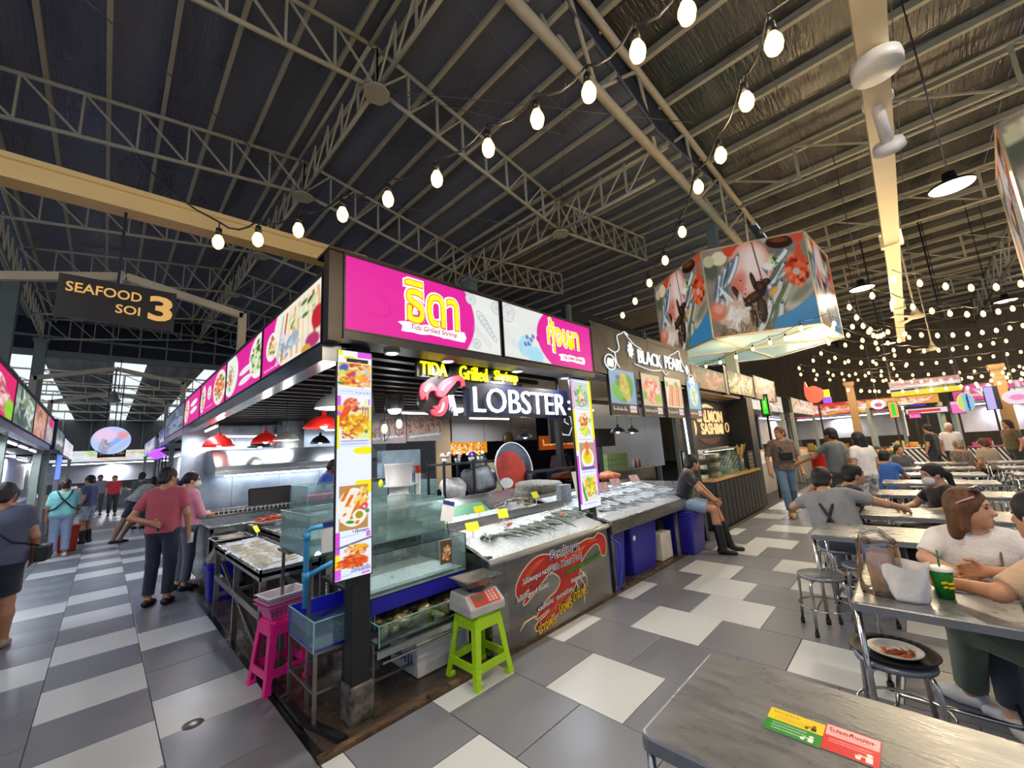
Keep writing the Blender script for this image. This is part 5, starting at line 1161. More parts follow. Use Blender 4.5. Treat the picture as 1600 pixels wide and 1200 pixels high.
# ice, prawns, tags on the counter
ice('bank of crushed ice on the sloping front bed of the lobster counter', 1.33, 3.10, .03, .60, zb, .022, 4, 110, 40, .018)
ice('crushed ice heaped on the rear bed behind the partition', 1.40, 3.05, .67, 1.24, lambda x, y: .91 + .10 * math.exp(-((x - 2.6) / .25) ** 2 - ((y - .95) / .16) ** 2), .03, 6, 90, 36, .02)
pr = prawn_geo(.20, .0125, .6).build('prawn', M_PRAWN, local=True, cat='prawn')
sp = []
for i in range(13): x = 1.72 + i * .066; y = .19 + .012 * math.sin(i * 2.1) ; sp.append((x, y + .02 * (i % 3), zb(x, y) + .055, -PI / 2 - .12 + random.uniform(-.15, .15), 1.4))
for i in range(12): x = 2.52 + i * .05; y = .20 + .02 * (i % 2); sp.append((x, y + .10, zb(x, y) + .075, -PI / 2 - .12 + random.uniform(-.2, .2), 1.25))
rowcopies(pr, sp, 'grey green prawn laid slantwise in a row on the front ice bed', 'prawns on the front ice bed')
pr2 = prawn_geo(.16, .013, .7).build('prawn', M_PRAWN2, local=True, cat='prawn'); sp = []
for i in range(26): a = random.uniform(0, 6.28); r = random.uniform(.02, .24); x = 2.62 + r * 1.3 * math.cos(a); y = .95 + r * .8 * math.sin(a); sp.append((x, y, .955 + .09 * math.exp(-(r / .2) ** 2), random.uniform(0, 6.28), .85))
rowcopies(pr2, sp, 'pale prawn scattered on the heaped ice of the rear bed', 'prawns on the heaped rear ice')
pr3 = prawn_geo(.15, .010, .2).build('leggy_shellfish', M_PRAWN, local=True, cat='shellfish'); sp = []
for i in range(9): sp.append((1.58 + random.uniform(-.08, .1), .27 + random.uniform(-.06, .08), zb(0, .27) + .05, random.uniform(-.4, .9), 1.0))
rowcopies(pr3, sp, 'thin dark leggy shellfish piled at the tank end of the ice bed', 'leggy shellfish by the tank')
price_tag((1.44, .36, .90), -.2, 'yellow price card leaning below the white payment card', .13, .08); price_tag((1.93, .47, .93), -.35, 'yellow price card tilted between front bed and partition', .11, .09); price_tag((1.88, .78, .97), -.1, 'yellow price card on the rear ice near the tank', .13, .075); price_tag((2.72, .72, 1.02), .1, 'yellow price card before the heaped prawns', .12, .08)
for i, (x, y, z) in enumerate(((1.97, .44, .90), (1.97, .74, .94), (2.74, .70, .97), (2.66, .30, .90))): b = MB(); b.ell((x, y, z + .01), (.03, .02, .018), 8, 5); b.ell((x + .025, y, z + .012), (.02, .014, .014), 6, 4); b.build('crab_claw', mat('orange_claw', '#d8643a', .35), label=['orange claw by the tilted yellow card', 'orange claw beside the rear yellow card', 'orange claw under the heap\'s yellow card', 'orange claw topping the far prawn row'][i], cat='shellfish')
# ------------------------------------------------------------------ alley-side tables
def ice_table(label, x0, x1, y0, y1, z, lip=.05):
    t = thing('ice_table', label, 'table', ((x0 + x1) / 2, (y0 + y1) / 2, 0))
    b = MB(); b.box((x0, y0, z - .06), (x1, y1, z - .03)); b.build('tray', M_SS, t)
    for (a, c) in (((x0, y0), (x1, y0 + .015)), ((x0, y1 - .015), (x1, y1)), ((x0, y0), (x0 + .015, y1)), ((x1 - .015, y0), (x1, y1))): b = MB(); b.box((a[0], a[1], z - .09), (c[0], c[1], z + .0)); b.build('side', M_SS, t)
    for x in (x0 + .03, x1 - .03):
        for y in (y0 + .03, (y0 + y1) / 2, y1 - .03): b = MB(); b.bar((x, y, 0), (x, y, z - .06), .045); b.build('leg', M_SSD, t)
    for y in (y0 + .03, y1 - .03): b = MB(); b.bar((x0 + .03, y, .22), (x1 - .03, y, .22), .04); b.build('rail', M_SSD, t)
    b = MB(); b.bar((x0 + .03, y0 + .03, .42), (x0 + .03, y1 - .03, .42), .05, .06); b.build('rail', M_SSD, t)
    b = MB(); b.bar((x0 + .03, y1 - .3, .6), (x0 + .02, y0 + .05, .16), .03); b.build('brace', M_SSD, t)
    return t
ice_table('stainless ice table of squid along the alley edge', .02, .50, 1.42, 3.35, .78); ice_table('higher stainless ice table of fish behind the squid table', .53, 1.12, 1.50, 3.6, .86)
ice('crushed ice with squid filling the alley side table', .04, .48, 1.44, 3.33, lambda x, y: .755, .022, 8, 30, 90, .02)
ice('crushed ice bank on the higher table behind the squid', .55, 1.10, 1.52, 3.0, lambda x, y: .83, .03, 9, 34, 70, .03)
sq = fish_geo(.17, .012, .012).build('squid', M_SQUID, local=True, cat='squid'); sp = []
for i in range(34): y = 1.55 + (i // 2) * .085; sp.append((.13 + .17 * (i % 2) + random.uniform(-.02, .02), y, .778, PI + random.uniform(-.2, .2), random.uniform(.9, 1.15)))
rowcopies(sq, sp, 'pale squid laid across the ice of the alley side table', 'squid on the alley table')
tj = thing('black_tray', 'black ribbed tray of small white fish at the table end', 'tray', (.2, 3.5, .77)); b = tray_geo(.36, .40, .035); b.build('body', M_BLACKP, tj, local=True)
sp = []; f1 = fish_geo(.24, .016, .012).build('small_fish', M_SQUID, local=True, cat='fish')
for i in range(6): sp.append((.20, 3.36 + .055 * i, .80, .15 + random.uniform(-.06, .06), 1.0))
rowcopies(f1, sp, 'small white fish lined up in the black tray', 'fish in the black tray')
ff = fish_geo(.34, .04, .022).build('fish', M_FISH, local=True, cat='fish'); sp = []
for i in range(14): sp.append((.78 + .14 * (i % 2), 2.75 + .055 * i, .875, 2.7 + random.uniform(-.2, .2), random.uniform(.8, 1.05)))
for i in range(10): sp.append((.9 + random.uniform(-.15, .15), 1.65 + .1 * i, .90, random.uniform(2.2, 3.2), .7))
rowcopies(ff, sp, 'silver dark backed fish on the higher ice table', 'silver fish on the higher table')
t = thing('serving_tray', 'white tray piled with orange cooked prawns', 'tray', (.72, 3.85, .86), .3); b = tray_geo(.42, .3, .04); b.build('body', M_WHITEP, t, local=True)
po = prawn_geo(.12, .014, .8).build('cooked_prawn', mat('cooked_orange', '#d8603a', .4, 0, .2, 20), local=True, cat='prawn'); sp = []
for i in range(34): sp.append((.72 + random.uniform(-.17, .17), 3.85 + random.uniform(-.12, .12), .885 + .018 * (i % 3), random.uniform(0, 6.28), .9))
rowcopies(po, sp, 'orange cooked prawn heaped in the white tray', 'cooked prawns in the white tray')
b = MB(); b.box((.5, 3.65, 0), (1.12, 4.1, .855)); b.build('steel_cabinet', M_SSD, label='stainless cabinet under the tray of orange prawns', cat='cabinet', bevel=.006)
price_tag((.42, 3.25, .80), .9, 'yellow price card beside the black fish tray', .10, .09); 
for i, (x, y, z) in enumerate(((1.15, 2.6, 1.0), (1.9, 3.0, 1.28))): b = MB(); b.lathe([(0, 0), (.05, .0), (.05, .006), (0, .006)], (0, 0, 0), 14, axis='y'); b.v = [(p[0] * .7 + x, p[1] + y, p[2] * 1.25 + z) for p in b.v]; b.build('round_price_tag', M_YELLOWTAG, label=['oval yellow price tag above the fish table', 'oval yellow price tag on the middle glass tank'][i], cat='price tag')
# big steel basin, grill, hood, wall
t = thing('steel_basin', 'deep stainless basin of grey water beside the alley', 'basin', (.55, 4.75, 0)); x0, x1, y0, y1, z = .10, 1.05, 4.2, 5.45, .86
for (a, c) in (((x0, y0), (x1, y0 + .03)), ((x0, y1 - .03), (x1, y1)), ((x0, y0), (x0 + .03, y1)), ((x1 - .03, y0), (x1, y1))): b = MB(); b.box((a[0], a[1], .1), (c[0], c[1], z)); b.build('wall_panel', M_SS, t)
for (p, q) in (((x0, y0), (x1, y0)), ((x0, y1), (x1, y1)), ((x0, y0), (x0, y1)), ((x1, y0), (x1, y1))): b = MB(); b.bar((*p, z), (*q, z), .05, .02); b.build('rim', M_SS, t)
V, F = bedmesh(x0 + .03, x1 - .03, y0 + .03, y1 - .03, lambda x, y: .76, .02, 5, 40, 40, 0); b = MB(); b.add(V, F, True); b.build('contents', mat('grey_wet_catch', '#8d9398', .2, 0, .3, 14, col2='#4a5258'), t)
t = thing('charcoal_grill', 'long stainless charcoal grill under the hood', 'grill', (1.5, 6.1, 0)); b = MB(); b.box((.2, 5.6, .3), (3.0, 6.5, .9)); b.build('body', M_SSD, t, bevel=.01); b = MB(); b.box((.25, 5.65, .9), (2.9, 6.45, .93)); b.build('charcoal_bed', mat('ash', '#5a5248', .9, 0, .3, 12), t)
for i in range(40): b = MB(); b.bar((.28 + i * .066, 5.6, .965), (.28 + i * .066, 5.6, .90), .025, .012); b.build('guard_slot', M_WHITE, t)
b = MB(); b.bar((.22, 5.6, .97), (3.0, 5.6, .97), .02); b.build('guard_rail', M_SS, t)
for i in range(4): b = MB(); b.bar((.4 + i * .8, 5.7, 0), (.4 + i * .8, 5.7, .3), .05); b.build('leg', M_SSD, t)
t = thing('grill_plate', 'sooty black griddle plate tilted up on the grill', 'griddle', (1.15, 5.75, .93)); fr = (np.array((.85, 5.72, .95)), np.array((1., 0, 0)), np.array((0, .25, .97))); b = MB(); b.prism([(0, .02), (.02, 0), (.68, 0), (.70, .02), (.70, .30), (.68, .32), (.02, .32), (0, .30)], fr, -.02, 0); b.build('plate', mat('sooty_iron', '#1b1716', .5, .3, .3, 6), t); b = MB(); b.prism([(.03, .03), (.67, .03), (.67, .29), (.03, .29)], fr, 0, .006); b.build('recess', mat('scorched_iron', '#2a211d', .6), t)
t = thing('extractor_hood', 'long stainless extractor hood above the grill', 'hood', (1.6, 6.2, 1.5)); P = [(-.55, 0), (.45, 0), (.45, .42), (-.05, .42), (-.55, .12)]; b = MB(); b.prism(P, ((.35, 6.3, 1.55), np.array((0, 1., 0)), np.array((0, 0, 1.))), 0, 3.0); b.build('canopy', mat('hood_steel', '#8a8c8c', .3, .9, .1, 2), t, bevel=.006); b = MB(); b.box((.35, 5.74, 1.53), (3.35, 5.77, 1.6)); b.build('lip', M_SS, t)
b = MB(); b.box((1.5, 6.3, 1.95), (1.9, 6.7, 2.6)); b.build('duct', M_SS, t)
M_SPLASH = mat('blotchy_stainless', '#b7bfc6', .32, .85, .2, 2.2, .1, 20, col2='#8d98a6')
wl = setting('wall_splash', (1.6, 6.85, 0))
for i in range(5): b = MB(); b.box((-.0 + .8 * i, 6.82, .7), (-.0 + .8 * i + .795, 6.86, 2.45)); b.build('panel', M_SPLASH, wl)
# tanks row behind
for i, (x0, x1, y0, y1, z0, z1, lb_) in enumerate(((1.35, 2.1, 2.6, 3.4, .75, 1.05, 'middle glass tank on a rack behind the fish table'), (1.2, 2.0, 3.9, 4.7, .95, 1.3, 'rear glass tank holding pink baskets'), (2.2, 3.0, 3.2, 4.0, .9, 1.25, 'glass tank with tilted glass sheets'))):
    glass_tank('glass_tank', lb_, x0, x1, y0, y1, z0, z1, gm=M_GLASSG, water=z0 + .12, floor_m=MATS['tank_grey_floor']); stand('tank_stand', 'rack under the ' + lb_, x0 + .03, x1 - .03, y0 + .03, y1 - .03, z0, bars=(.3,))
for i, (x, y) in enumerate(((1.4, 4.2), (1.75, 4.25))): basket(['pink basket inside the rear glass tank', 'second pink basket inside the rear glass tank'][i], x, y, 1.0, 0, .3, .3, .14, MATS['pink_basket_plastic'])
for i, (x, y) in enumerate(((2.35, 3.3), (2.7, 3.35), (1.7, 3.0))): b = MB(); b.prism([(0, 0), (.12, 0), (.12, .42), (0, .42)], ((x, y, 1.0 - .1 * (i == 2)), (.96, .0, .28), (-.28, .1, .95)), 0, .006); b.build('glass_sheet', glass('pale_sheet', (.8, .92, .95), .35), label=['tilted glass sheet at the left of the rear tank', 'tilted glass sheet at the right of the rear tank', 'glass sheet leaning in the middle tank'][i], cat='glass sheet')
# bin and dial scale by the alley table
def tapered_bin(label, x, y, w, d, h, m, rz=0., wheels=False, name='plastic_bin', lid=True):
    t = thing(name, label, 'bin', (x, y, 0), rz); k = .84
    V = [(-w / 2 * k, -d / 2 * k, .0), (w / 2 * k, -d / 2 * k, .0), (w / 2 * k, d / 2 * k, .0), (-w / 2 * k, d / 2 * k, .0), (-w / 2, -d / 2, h - .05), (w / 2, -d / 2, h - .05), (w / 2, d / 2, h - .05), (-w / 2, d / 2, h - .05)]
    b = MB(); b.add(V, [(3, 2, 1, 0), (4, 5, 6, 7), (0, 1, 5, 4), (1, 2, 6, 5), (2, 3, 7, 6), (3, 0, 4, 7)]); b.build('body', m, t, local=True, bevel=.02)
    b = MB(); b.box((-w / 2 - .015, -d / 2 - .015, h - .06), (w / 2 + .015, d / 2 + .015, h - .02)); b.build('rim', m, t, local=True, bevel=.01)
    if lid: b = MB(); b.box((-w / 2, -d / 2, h - .02), (w / 2, d / 2, h)); b.build('lid', m, t, local=True, bevel=.008)
    return t
tapered_bin('dark blue bin under the dial scale beside the pink couple', .22, 4.02, .34, .34, .46, M_BLUE)
t = thing('dial_scale', 'weathered spring scale with orange rimmed pan on the blue bin', 'scale', (.22, 4.02, .462)); V = []
for (z, w) in ((0, .17), (.02, .17), (.16, .09), (.24, .08)): V += [(-w, -w * .8, z), (w, -w * .8, z), (w, w * .8, z), (-w, w * .8, z)]
b = MB(); b.add(V, [(3, 2, 1, 0), (12, 13, 14, 15)] + [(a * 4 + i, a * 4 + (i + 1) % 4, a * 4 + 4 + (i + 1) % 4, a * 4 + 4 + i) for a in range(3) for i in range(4)]); b.build('body', mat('worn_scale_paint', '#8d8272', .5, 0, .2, 8), t, local=True, bevel=.012)
b = MB(); b.lathe([(0, .24), (.05, .24), (.06, .27), (.16, .29), (.19, .325), (.185, .33), (.15, .30), (0, .285)], n=22); b.build('pan', M_SSD, t, local=True); b = MB(); b.lathe([(.08, .262), (.14, .27), (.14, .285), (.08, .28)], n=22); b.build('pan_rim', mat('orange_enamel', '#b86a2a', .4), t, local=True); b = MB(); b.lathe([(0, 0), (.055, 0), (.055, .006), (0, .006)], (0, -.115, .13), 16, axis='y'); b.build('dial', M_WHITEP, t, local=True)
# ------------------------------------------------------------------ things behind the counter
rk = thing('wire_rack', 'black two tier rack loaded with bags behind the ice counter', 'rack', (3.0, 2.3, 0))
for x in (2.45, 3.0, 3.6):
    for y in (2.2, 2.6): b = MB(); b.bar((x, y, 0), (x, y, 1.55), .03); b.build('upright', M_BLACK, rk)
for z in (.35, .98, 1.5):
    for (p, q) in (((2.45, 2.2), (3.6, 2.2)), ((2.45, 2.6), (3.6, 2.6)), ((2.45, 2.2), (2.45, 2.6)), ((3.6, 2.2), (3.6, 2.6))): b = MB(); b.bar((*p, z), (*q, z), .025); b.build('rail', M_BLACK, rk)
    b = MB(); b.box((2.46, 2.21, z - .012), (3.59, 2.59, z)); b.build('shelf', M_BLACK, rk)
def bag(name, label, c, r, m, seed, cat='bag'):
    b = MB(); b.ell((0, 0, 0), (1, 1, 1), 20, 14); A = np.array(b.v); R = np.random.RandomState(seed); d = np.zeros(len(A))
    for k in range(7): w = R.randn(3) * 2.6; d += np.sin(A @ w + R.rand() * 6) * .055
    A = np.sign(A) * np.abs(A) ** .72 * (1 + d[:, None]); A[:, 2] = np.maximum(A[:, 2], -.9); b.v = [tuple(p) for p in A * np.array(r) + np.array(c)]; return b.build(name, m, label=label, cat=cat)
M_BAGG = mat('grey_plastic_bag', '#a6a6ac', .4, 0, .2, 8, .6, 14); M_BAGW = mat('milky_plastic_bag', '#d8d8d4', .35, 0, .15, 9, .5, 14)
bag('plastic_sack', 'large grey plastic sack on the middle rack shelf', (3.22, 2.36, 1.21), (.28, .18, .22), M_BAGG, 1); bag('plastic_sack', 'milky crumpled bag pushed beside the grey sack', (2.70, 2.36, 1.13), (.20, .16, .15), M_BAGW, 2)
bag('plastic_sack', 'milky sack on the bottom rack shelf', (3.2, 2.38, .62), (.3, .17, .26), M_BAGW, 3); b = MB(); b.box((2.52, 2.22, .36), (2.86, 2.55, .78)); b.build('storage_box', mat('green_lid_box', '#7f938a', .4), label='grey green storage box on the bottom rack shelf', cat='box', bevel=.02)
for i, (x, c1) in enumerate(((2.62, '#e8b8c8'), (2.85, '#d8602a'), (3.12, '#7a2a9a'), (3.3, '#e0c040'))):
    t = thing('flower_bunch', ['pale pink flower bunch on the rack top', 'orange flower bunch on the rack top', 'purple flower bunch on the rack top', 'yellow flower bunch on the rack top'][i], 'flowers', (x, 2.4, 1.512)); b = MB(); b.lathe([(0, 0), (.035, 0), (.05, .07), (.0, .07)], (x, 2.4, 1.512), 10); b.build('pot', M_WHITEP, t)
    mm = mat('petal_' + c1, c1, .5); R = random.Random(i)
    for k in range(9): a = R.random() * 6.28; b = MB(); b.ell((x + .06 * math.cos(a), 2.4 + .05 * math.sin(a), 1.512 + .09 + .06 * R.random()), (.026, .026, .02), 7, 5); b.build('flower_head', mm if k % 3 else M_WHITEP, t)
    for k in range(5): a = R.random() * 6.28; b = MB(); b.add([(x, 2.4, 1.57), (x + .05 * math.cos(a), 2.4 + .05 * math.sin(a), 1.6), (x + .09 * math.cos(a + .3), 2.4 + .09 * math.sin(a + .3), 1.62)], [(0, 1, 2)]); b.build('leaf', mat('leaf_green', '#3c6a2c', .5), t)
# clear bag with red fabric standing on edge (fan cover)
t = thing('fan_cover', 'round clear plastic fan cover with red cloth inside', 'fan cover', (3.75, 2.0, .9)); e1 = np.array((.95, -.25, .0)); e1 /= np.linalg.norm(e1); e2 = np.array((-.12, .0, .99)); fr = (np.array((3.72, 2.05, 1.36)), e1, e2); fr2 = (fr[0], fr[1], fr[2] / np.linalg.norm(fr[2]))
P = [(.34 * math.cos(a), .42 * math.sin(a)) for a in np.linspace(0, 2 * PI, 30)[:-1]]; b = MB(); b.prism(P, fr2, -.05, -.02); b.build('film', glass('cloudy_film', (.75, .75, .8), .5, .15), t); b = MB(); b.prism([(u * .8 - .06, v * .8 - .05) for u, v in P], fr2, -.018, .0); b.build('red_cloth', mat('red_cloth', '#c8402c', .7, 0, .2, 8), t); b = MB(); b.prism([(-.18 + u * .35, -.22 + v * .2) for u, v in P], fr2, .0, .006); b.build('white_print', M_WHITEP, t)
O_, U_, W_ = fr2; b = MB(); b.tube([O_ + U_ * u + W_ * v for u, v in P], .012, 5, closed=True); b.build('rim', M_WHITEP, t)
b = MB(); b.box((4.05, 2.1, .35), (4.75, 2.6, 1.22)); b.build('speaker_cabinet', mat('charcoal_cabinet', '#33363c', .6, 0, .1, 6), label='charcoal cabinet standing right of the round fan cover', cat='cabinet', bevel=.01)
# rear menus / hanging picture boards, wall panels, signs
def cv_dish(seed, W=120, H=50):
    c = CV(W, H, '#8d7f78'); R = random.Random(seed)
    for k in range(6): x = 10 + k * (W - 20) / 5; y = H * (.35 + .3 * R.random()); c.ell(x, y, 13, 15, '#a58a80', 0, .1); c.food(x, y, 10, 12, ['#8a4a38', '#a86a4a', '#6a3a30', '#c09070'], 24, .3, seed=seed + k)
    c.line(10, H * .85, W - 10, H * .75, 3, '#d8d0cc', .7); return c.blur_noise(.3, seed)
pb = thing('picture_board', 'long dull board of dish photos hung behind the lobster sign', 'menu', (3.3, 4.5, 2.0))
for i, (x0, x1, z0, z1) in enumerate(((2.35, 3.2, 1.92, 2.5), (3.22, 4.05, 1.95, 2.55))): b = MB(); b.box((x0, 4.5, z0), (x1, 4.53, z1)); b.build('panel', M_BROWN, pb); sheet('print', F_FRONT(x0, 4.5, z0), x1 - x0, z1 - z0, cv_dish(i * 7 + 2), P_FLAT, pb)
wl = setting('wall_partition', (6.2, 5, 1.7))
for i in range(3): b = MB(); b.box((4.70 + 1.0 * i, 5.0, 1.92), (4.70 + 1.0 * i + .985, 5.05, 2.8)); b.build('panel', mat('grey_wall_board', '#8f8882', .5, 0, .05, 1), wl)
b = MB(); b.box((4.25, 5.0, .9), (4.65, 5.05, 2.8)); b.build('panel', mat('tan_ply', '#a58a64', .6, 0, .1, 2), wl)
b = MB(); b.lathe([(0, 0), (.16, 0), (.17, .05), (.12, .08), (0, .09)], (6.45, 4.95, 1.98), 20, axis='y'); b.v = [(p[0], 2 * 4.95 - p[1], p[2]) for p in b.v]; b.build('wall_clock', mat('brass_gong', '#7a6a3a', .35, .6), label='round brass coloured disc hung below the grey wall boards', cat='disc')
sg = thing('lit_shop_sign', 'warm orange lit shop sign seen below the grey boards', 'sign', (5.5, 5.6, 1.6)); c = CV(90, 26, '#e08a20'); c.food(45, 13, 44, 12, ['#ffe8a0', '#ffc040', '#f09820', '#fff4d0', '#b8600c'], 90, .12, seed=2); b = MB(); b.box((4.9, 5.6, 1.65), (6.3, 5.65, 1.98)); b.build('box', M_BROWN, sg); sheet('print', F_FRONT(4.9, 5.6, 1.65), 1.4, .33, c, P_LIT, sg)
for i in range(3):
    for j in range(4): b = MB(); b.box((6.0 + .44 * i, 5.2, .0 + .345 * j), (6.43 + .44 * i, 5.5, .342 + .345 * j)); b.build('carton', mat('cream_carton', '#c4b98e', .6, 0, .06, 4), label='cream carton in the stacked wall of cartons behind the fan cover', cat='carton', group='cream cartons stacked behind the stall')
b = MB(); b.box((2.6, 5.3, .0), (4.2, 5.9, 1.25)); b.build('steel_fridge', M_SSD, label='wide stainless fridge below the board of dish photos', cat='fridge', bevel=.01)
b = MB(); b.box((3.0, 5.1, 1.25), (3.9, 5.3, 1.8)); b.build('stove_back', mat('grey_blue_steel', '#8fa0a8', .35, .7), label='grey blue steel back panel above the stainless fridge', cat='panel')
t = thing('wire_stand', 'wire stand with a tray of brown grilled pieces', 'stand', (2.2, 2.9, 0))
for (x, y) in ((2.0, 2.75), (2.3, 2.75), (2.0, 3.0), (2.3, 3.0)): b = MB(); b.bar((x, y, 0), (x + .02, y, 1.5), .012); b.build('leg', M_BLACK, t)
b = MB(); b.box((1.98, 2.72, 1.49), (2.33, 3.03, 1.505)); b.build('tray', M_BLACK, t)
b = MB(); R = random.Random(8)
for k in range(14): b.ell((2.03 + R.random() * .25, 2.77 + R.random() * .2, 1.52 + .02 * R.random()), (.045, .03, .02), 8, 5)
b.build('grilled_pieces', mat('grilled_brown', '#a8643a', .5), label='heap of brown grilled pieces on the wire stand', cat='food', kind='stuff')
tube_lamp('white batten lamp added above the bag rack for light', (2.6, 3.6, 2.4), (3.8, 3.6, 2.4), energy=30); tube_lamp('white batten lamp added before the grey wall boards for light', (4.6, 4.2, 2.4), (5.8, 4.2, 2.4), energy=36)  # both battens added to brighten the dark stall interior
tube_lamp('white batten lamp fixed under the extractor hood', (.6, 6.45, 1.50), (2.9, 6.45, 1.50), energy=34)
# ------------------------------------------------------------------ Black Pearl stall
bc = thing('stall_canopy', 'black fascia and posts of the stall with four hanging dish panels', 'canopy', (4.65, .2, 0)); M_CHAR = mat('charcoal_board', '#181413', .5, 0, .1, 3)
b = MB(); b.box((3.13, 0, 2.52), (4.62, .1, 3.14)); b.build('fascia_board', M_CHAR, bc); b = MB(); b.box((4.63, 0, 2.56), (6.2, .1, 3.2)); b.build('fascia_board', M_CHAR, bc)
b = MB(); b.box((3.13, .02, 2.5), (6.2, .3, 2.53)); b.build('soffit', M_BLACK, bc); b = MB(); b.box((3.1, -.005, 3.13), (6.2, .3, 3.16)); b.build('top_rail', M_BROWN, bc)
for (x, y) in ((6.15, .12), (6.15, 3.0)): b = MB(); b.box((x - .06, y - .06, 0), (x + .06, y + .06, 2.6)); b.build('post', M_BLACK, bc)
ps = thing('lit_lettering_sign', 'white pirate style lettering and scrolls on the black fascia', 'sign', (4.8, 0, 2.6)); M_PEARL = glow('soft_white_letter', '#dfe8ea', .7)
fr = F_FRONT(3.13, 0, 2.5)
text('lettering', 'BLACK', fr, 1.50, .36, .74, M_PEARL, ps, .20, bold=.002, off=.006, ext=.02, spacing=.95); text('lettering', 'PEARL', fr, 2.36, .38, .70, M_PEARL, ps, .20, bold=.002, off=.006, ext=.02, spacing=.95)
for (P, nm) in (([(.34, .36), (.50, .33), (.62, .40), (.60, .56), (.72, .62), (.82, .66), (.92, .62)], 'scroll'), ([(.82, .64), (1.05, .52), (1.3, .47)], 'scroll'), ([(2.2, .50), (2.45, .58), (2.62, .64), (2.66, .58)], 'scroll'), ([(2.62, .6), (2.75, .40), (2.86, .34), (2.98, .30)], 'scroll'), ([(1.0, .23), (1.5, .19), (1.9, .23)], 'scroll'), ([(1.9, .23), (2.0, .17), (2.1, .22)], 'scroll'), ([(.50, .33), (.52, .2), (.6, .12)], 'scroll')): Q = blob(P[:1] + P + P[-1:], 5)[5:-10]; b = MB(); b.tube([(3.13 + u, -.012, 2.5 + v) for u, v in Q], .008, 6); b.build(nm, M_PEARL, ps)
for (cu, cv_, s) in ((.93, .42, 1.0), (2.88, .34, .75)):
    for k in range(8): a = k * PI / 4; b = MB(); b.prism(blob([(cu + .035 * s * math.cos(a), cv_ + .05 * s * math.sin(a)), (cu + .085 * s * math.cos(a + .3), cv_ + .12 * s * math.sin(a + .3)), (cu + .06 * s * math.cos(a - .3), cv_ + .08 * s * math.sin(a - .3))], 3), fr, .005, .02); b.build('flourish', M_PEARL, ps)
    b = MB(); b.prism([(cu + .05 * s * math.cos(a), cv_ + .07 * s * math.sin(a)) for a in np.linspace(0, 2 * PI, 12)[:-1]], fr, .004, .022); b.build('flourish', M_PEARL, ps)
for (cu, cv_) in ((.36, .18), (3.02, .17)):
    b = MB(); b.tube([(3.13 + cu + .13 * math.cos(a), -.012, 2.5 + cv_ + .10 * math.sin(a)) for a in np.linspace(0, 2 * PI, 20)[:-1]], .009, 5, closed=True); b.build('ring', M_PEARL, ps)
    for k in range(3): b = MB(); b.prism(blob([(cu - .07 + .05 * k, cv_ - .05), (cu - .03 + .05 * k, cv_ - .05), (cu - .02 + .05 * k, cv_ + .05), (cu - .06 + .05 * k, cv_ + .03)], 3), fr, .005, .016); b.build('ship_sail', M_PEARL, ps)
# hanging dish photos
def cv_bp(k):
    c = CV(44, 66, ['#7fb0d8', '#d8c8a8', '#e8e0d0', '#5ab8e0'][k]); c.rect(0, 50, 44, 66, '#1a1818'); c.words(4, 57, 26, 6, '#f0f0f0', k); c.rect(30, 52, 42, 62, '#e8d8d8'); c.words(31, 57, 41, 4, '#c02020', k + 4)
    if k == 0: c.ell(24, 26, 17, 24, '#4a9a3c', .3, .2); c.ell(12, 34, 9, 14, '#6ac04c', -.4, .3); c.poly([(20, 4), (28, 6), (34, 44), (28, 48), (16, 30)], '#d8c060'); c.food(25, 26, 8, 18, ['#e0d070', '#c8a040', '#b8c858'], 40, .25, seed=1); c.ell(14, 12, 4, 4, '#8a3a8a', 0, .4)
    if k == 1: c.ell(22, 26, 19, 22, '#e89a7a', 0, .1); c.food(22, 24, 17, 20, ['#e8704c', '#f0a080', '#d85a3c', '#f8c8b0', '#f4e0d0'], 70, .25, seed=2); c.ell(36, 38, 7, 8, '#8ad050', 0, .3); c.ell(6, 34, 5, 8, '#6ab048', 0, .3)
    if k == 2: [c.line(8 + 6 * i, 46, 14 + 5 * i, 14, 4.4, ['#e88a4c', '#d8642c', '#f0a868'][i % 3]) for i in range(6)]; c.ell(30, 10, 6, 5, '#5aa048', 0, .3); c.ell(6, 12, 5, 6, '#7ac05c', 0, .3)
    if k == 3: c.ell(22, 26, 15, 21, '#c8e4f0', 0, .2); c.food(22, 26, 9, 14, ['#e8d030', '#f4e870', '#8ad0a8', '#f0f0d0'], 40, .3, seed=3)
    return c
for i, (x0, x1) in enumerate(((3.42, 4.12), (4.28, 4.92), (5.05, 5.70), (5.92, 6.50))):
    t = lightbox('dish_panel', ['hanging lit photo panel of corn and greens, first below the white lettering', 'hanging lit photo panel of shredded orange crab, second in the row', 'hanging lit photo panel of grilled orange sticks, third in the row', 'hanging lit photo panel on pale blue, last in the row'][i], F_FRONT(x0, .0, 2.0), x1 - x0, .62 + .015 * i, cv_bp(i), .03, P_SOFT, .014, cat='menu', group='hanging dish panels'); 
    for u in (.1, x1 - x0 - .1): b = MB(); b.tube([(x0 + u, .02, 2.62), (x0 + u, .02, 2.75)], .006, 4); b.build('hanger', M_BLACK, t)
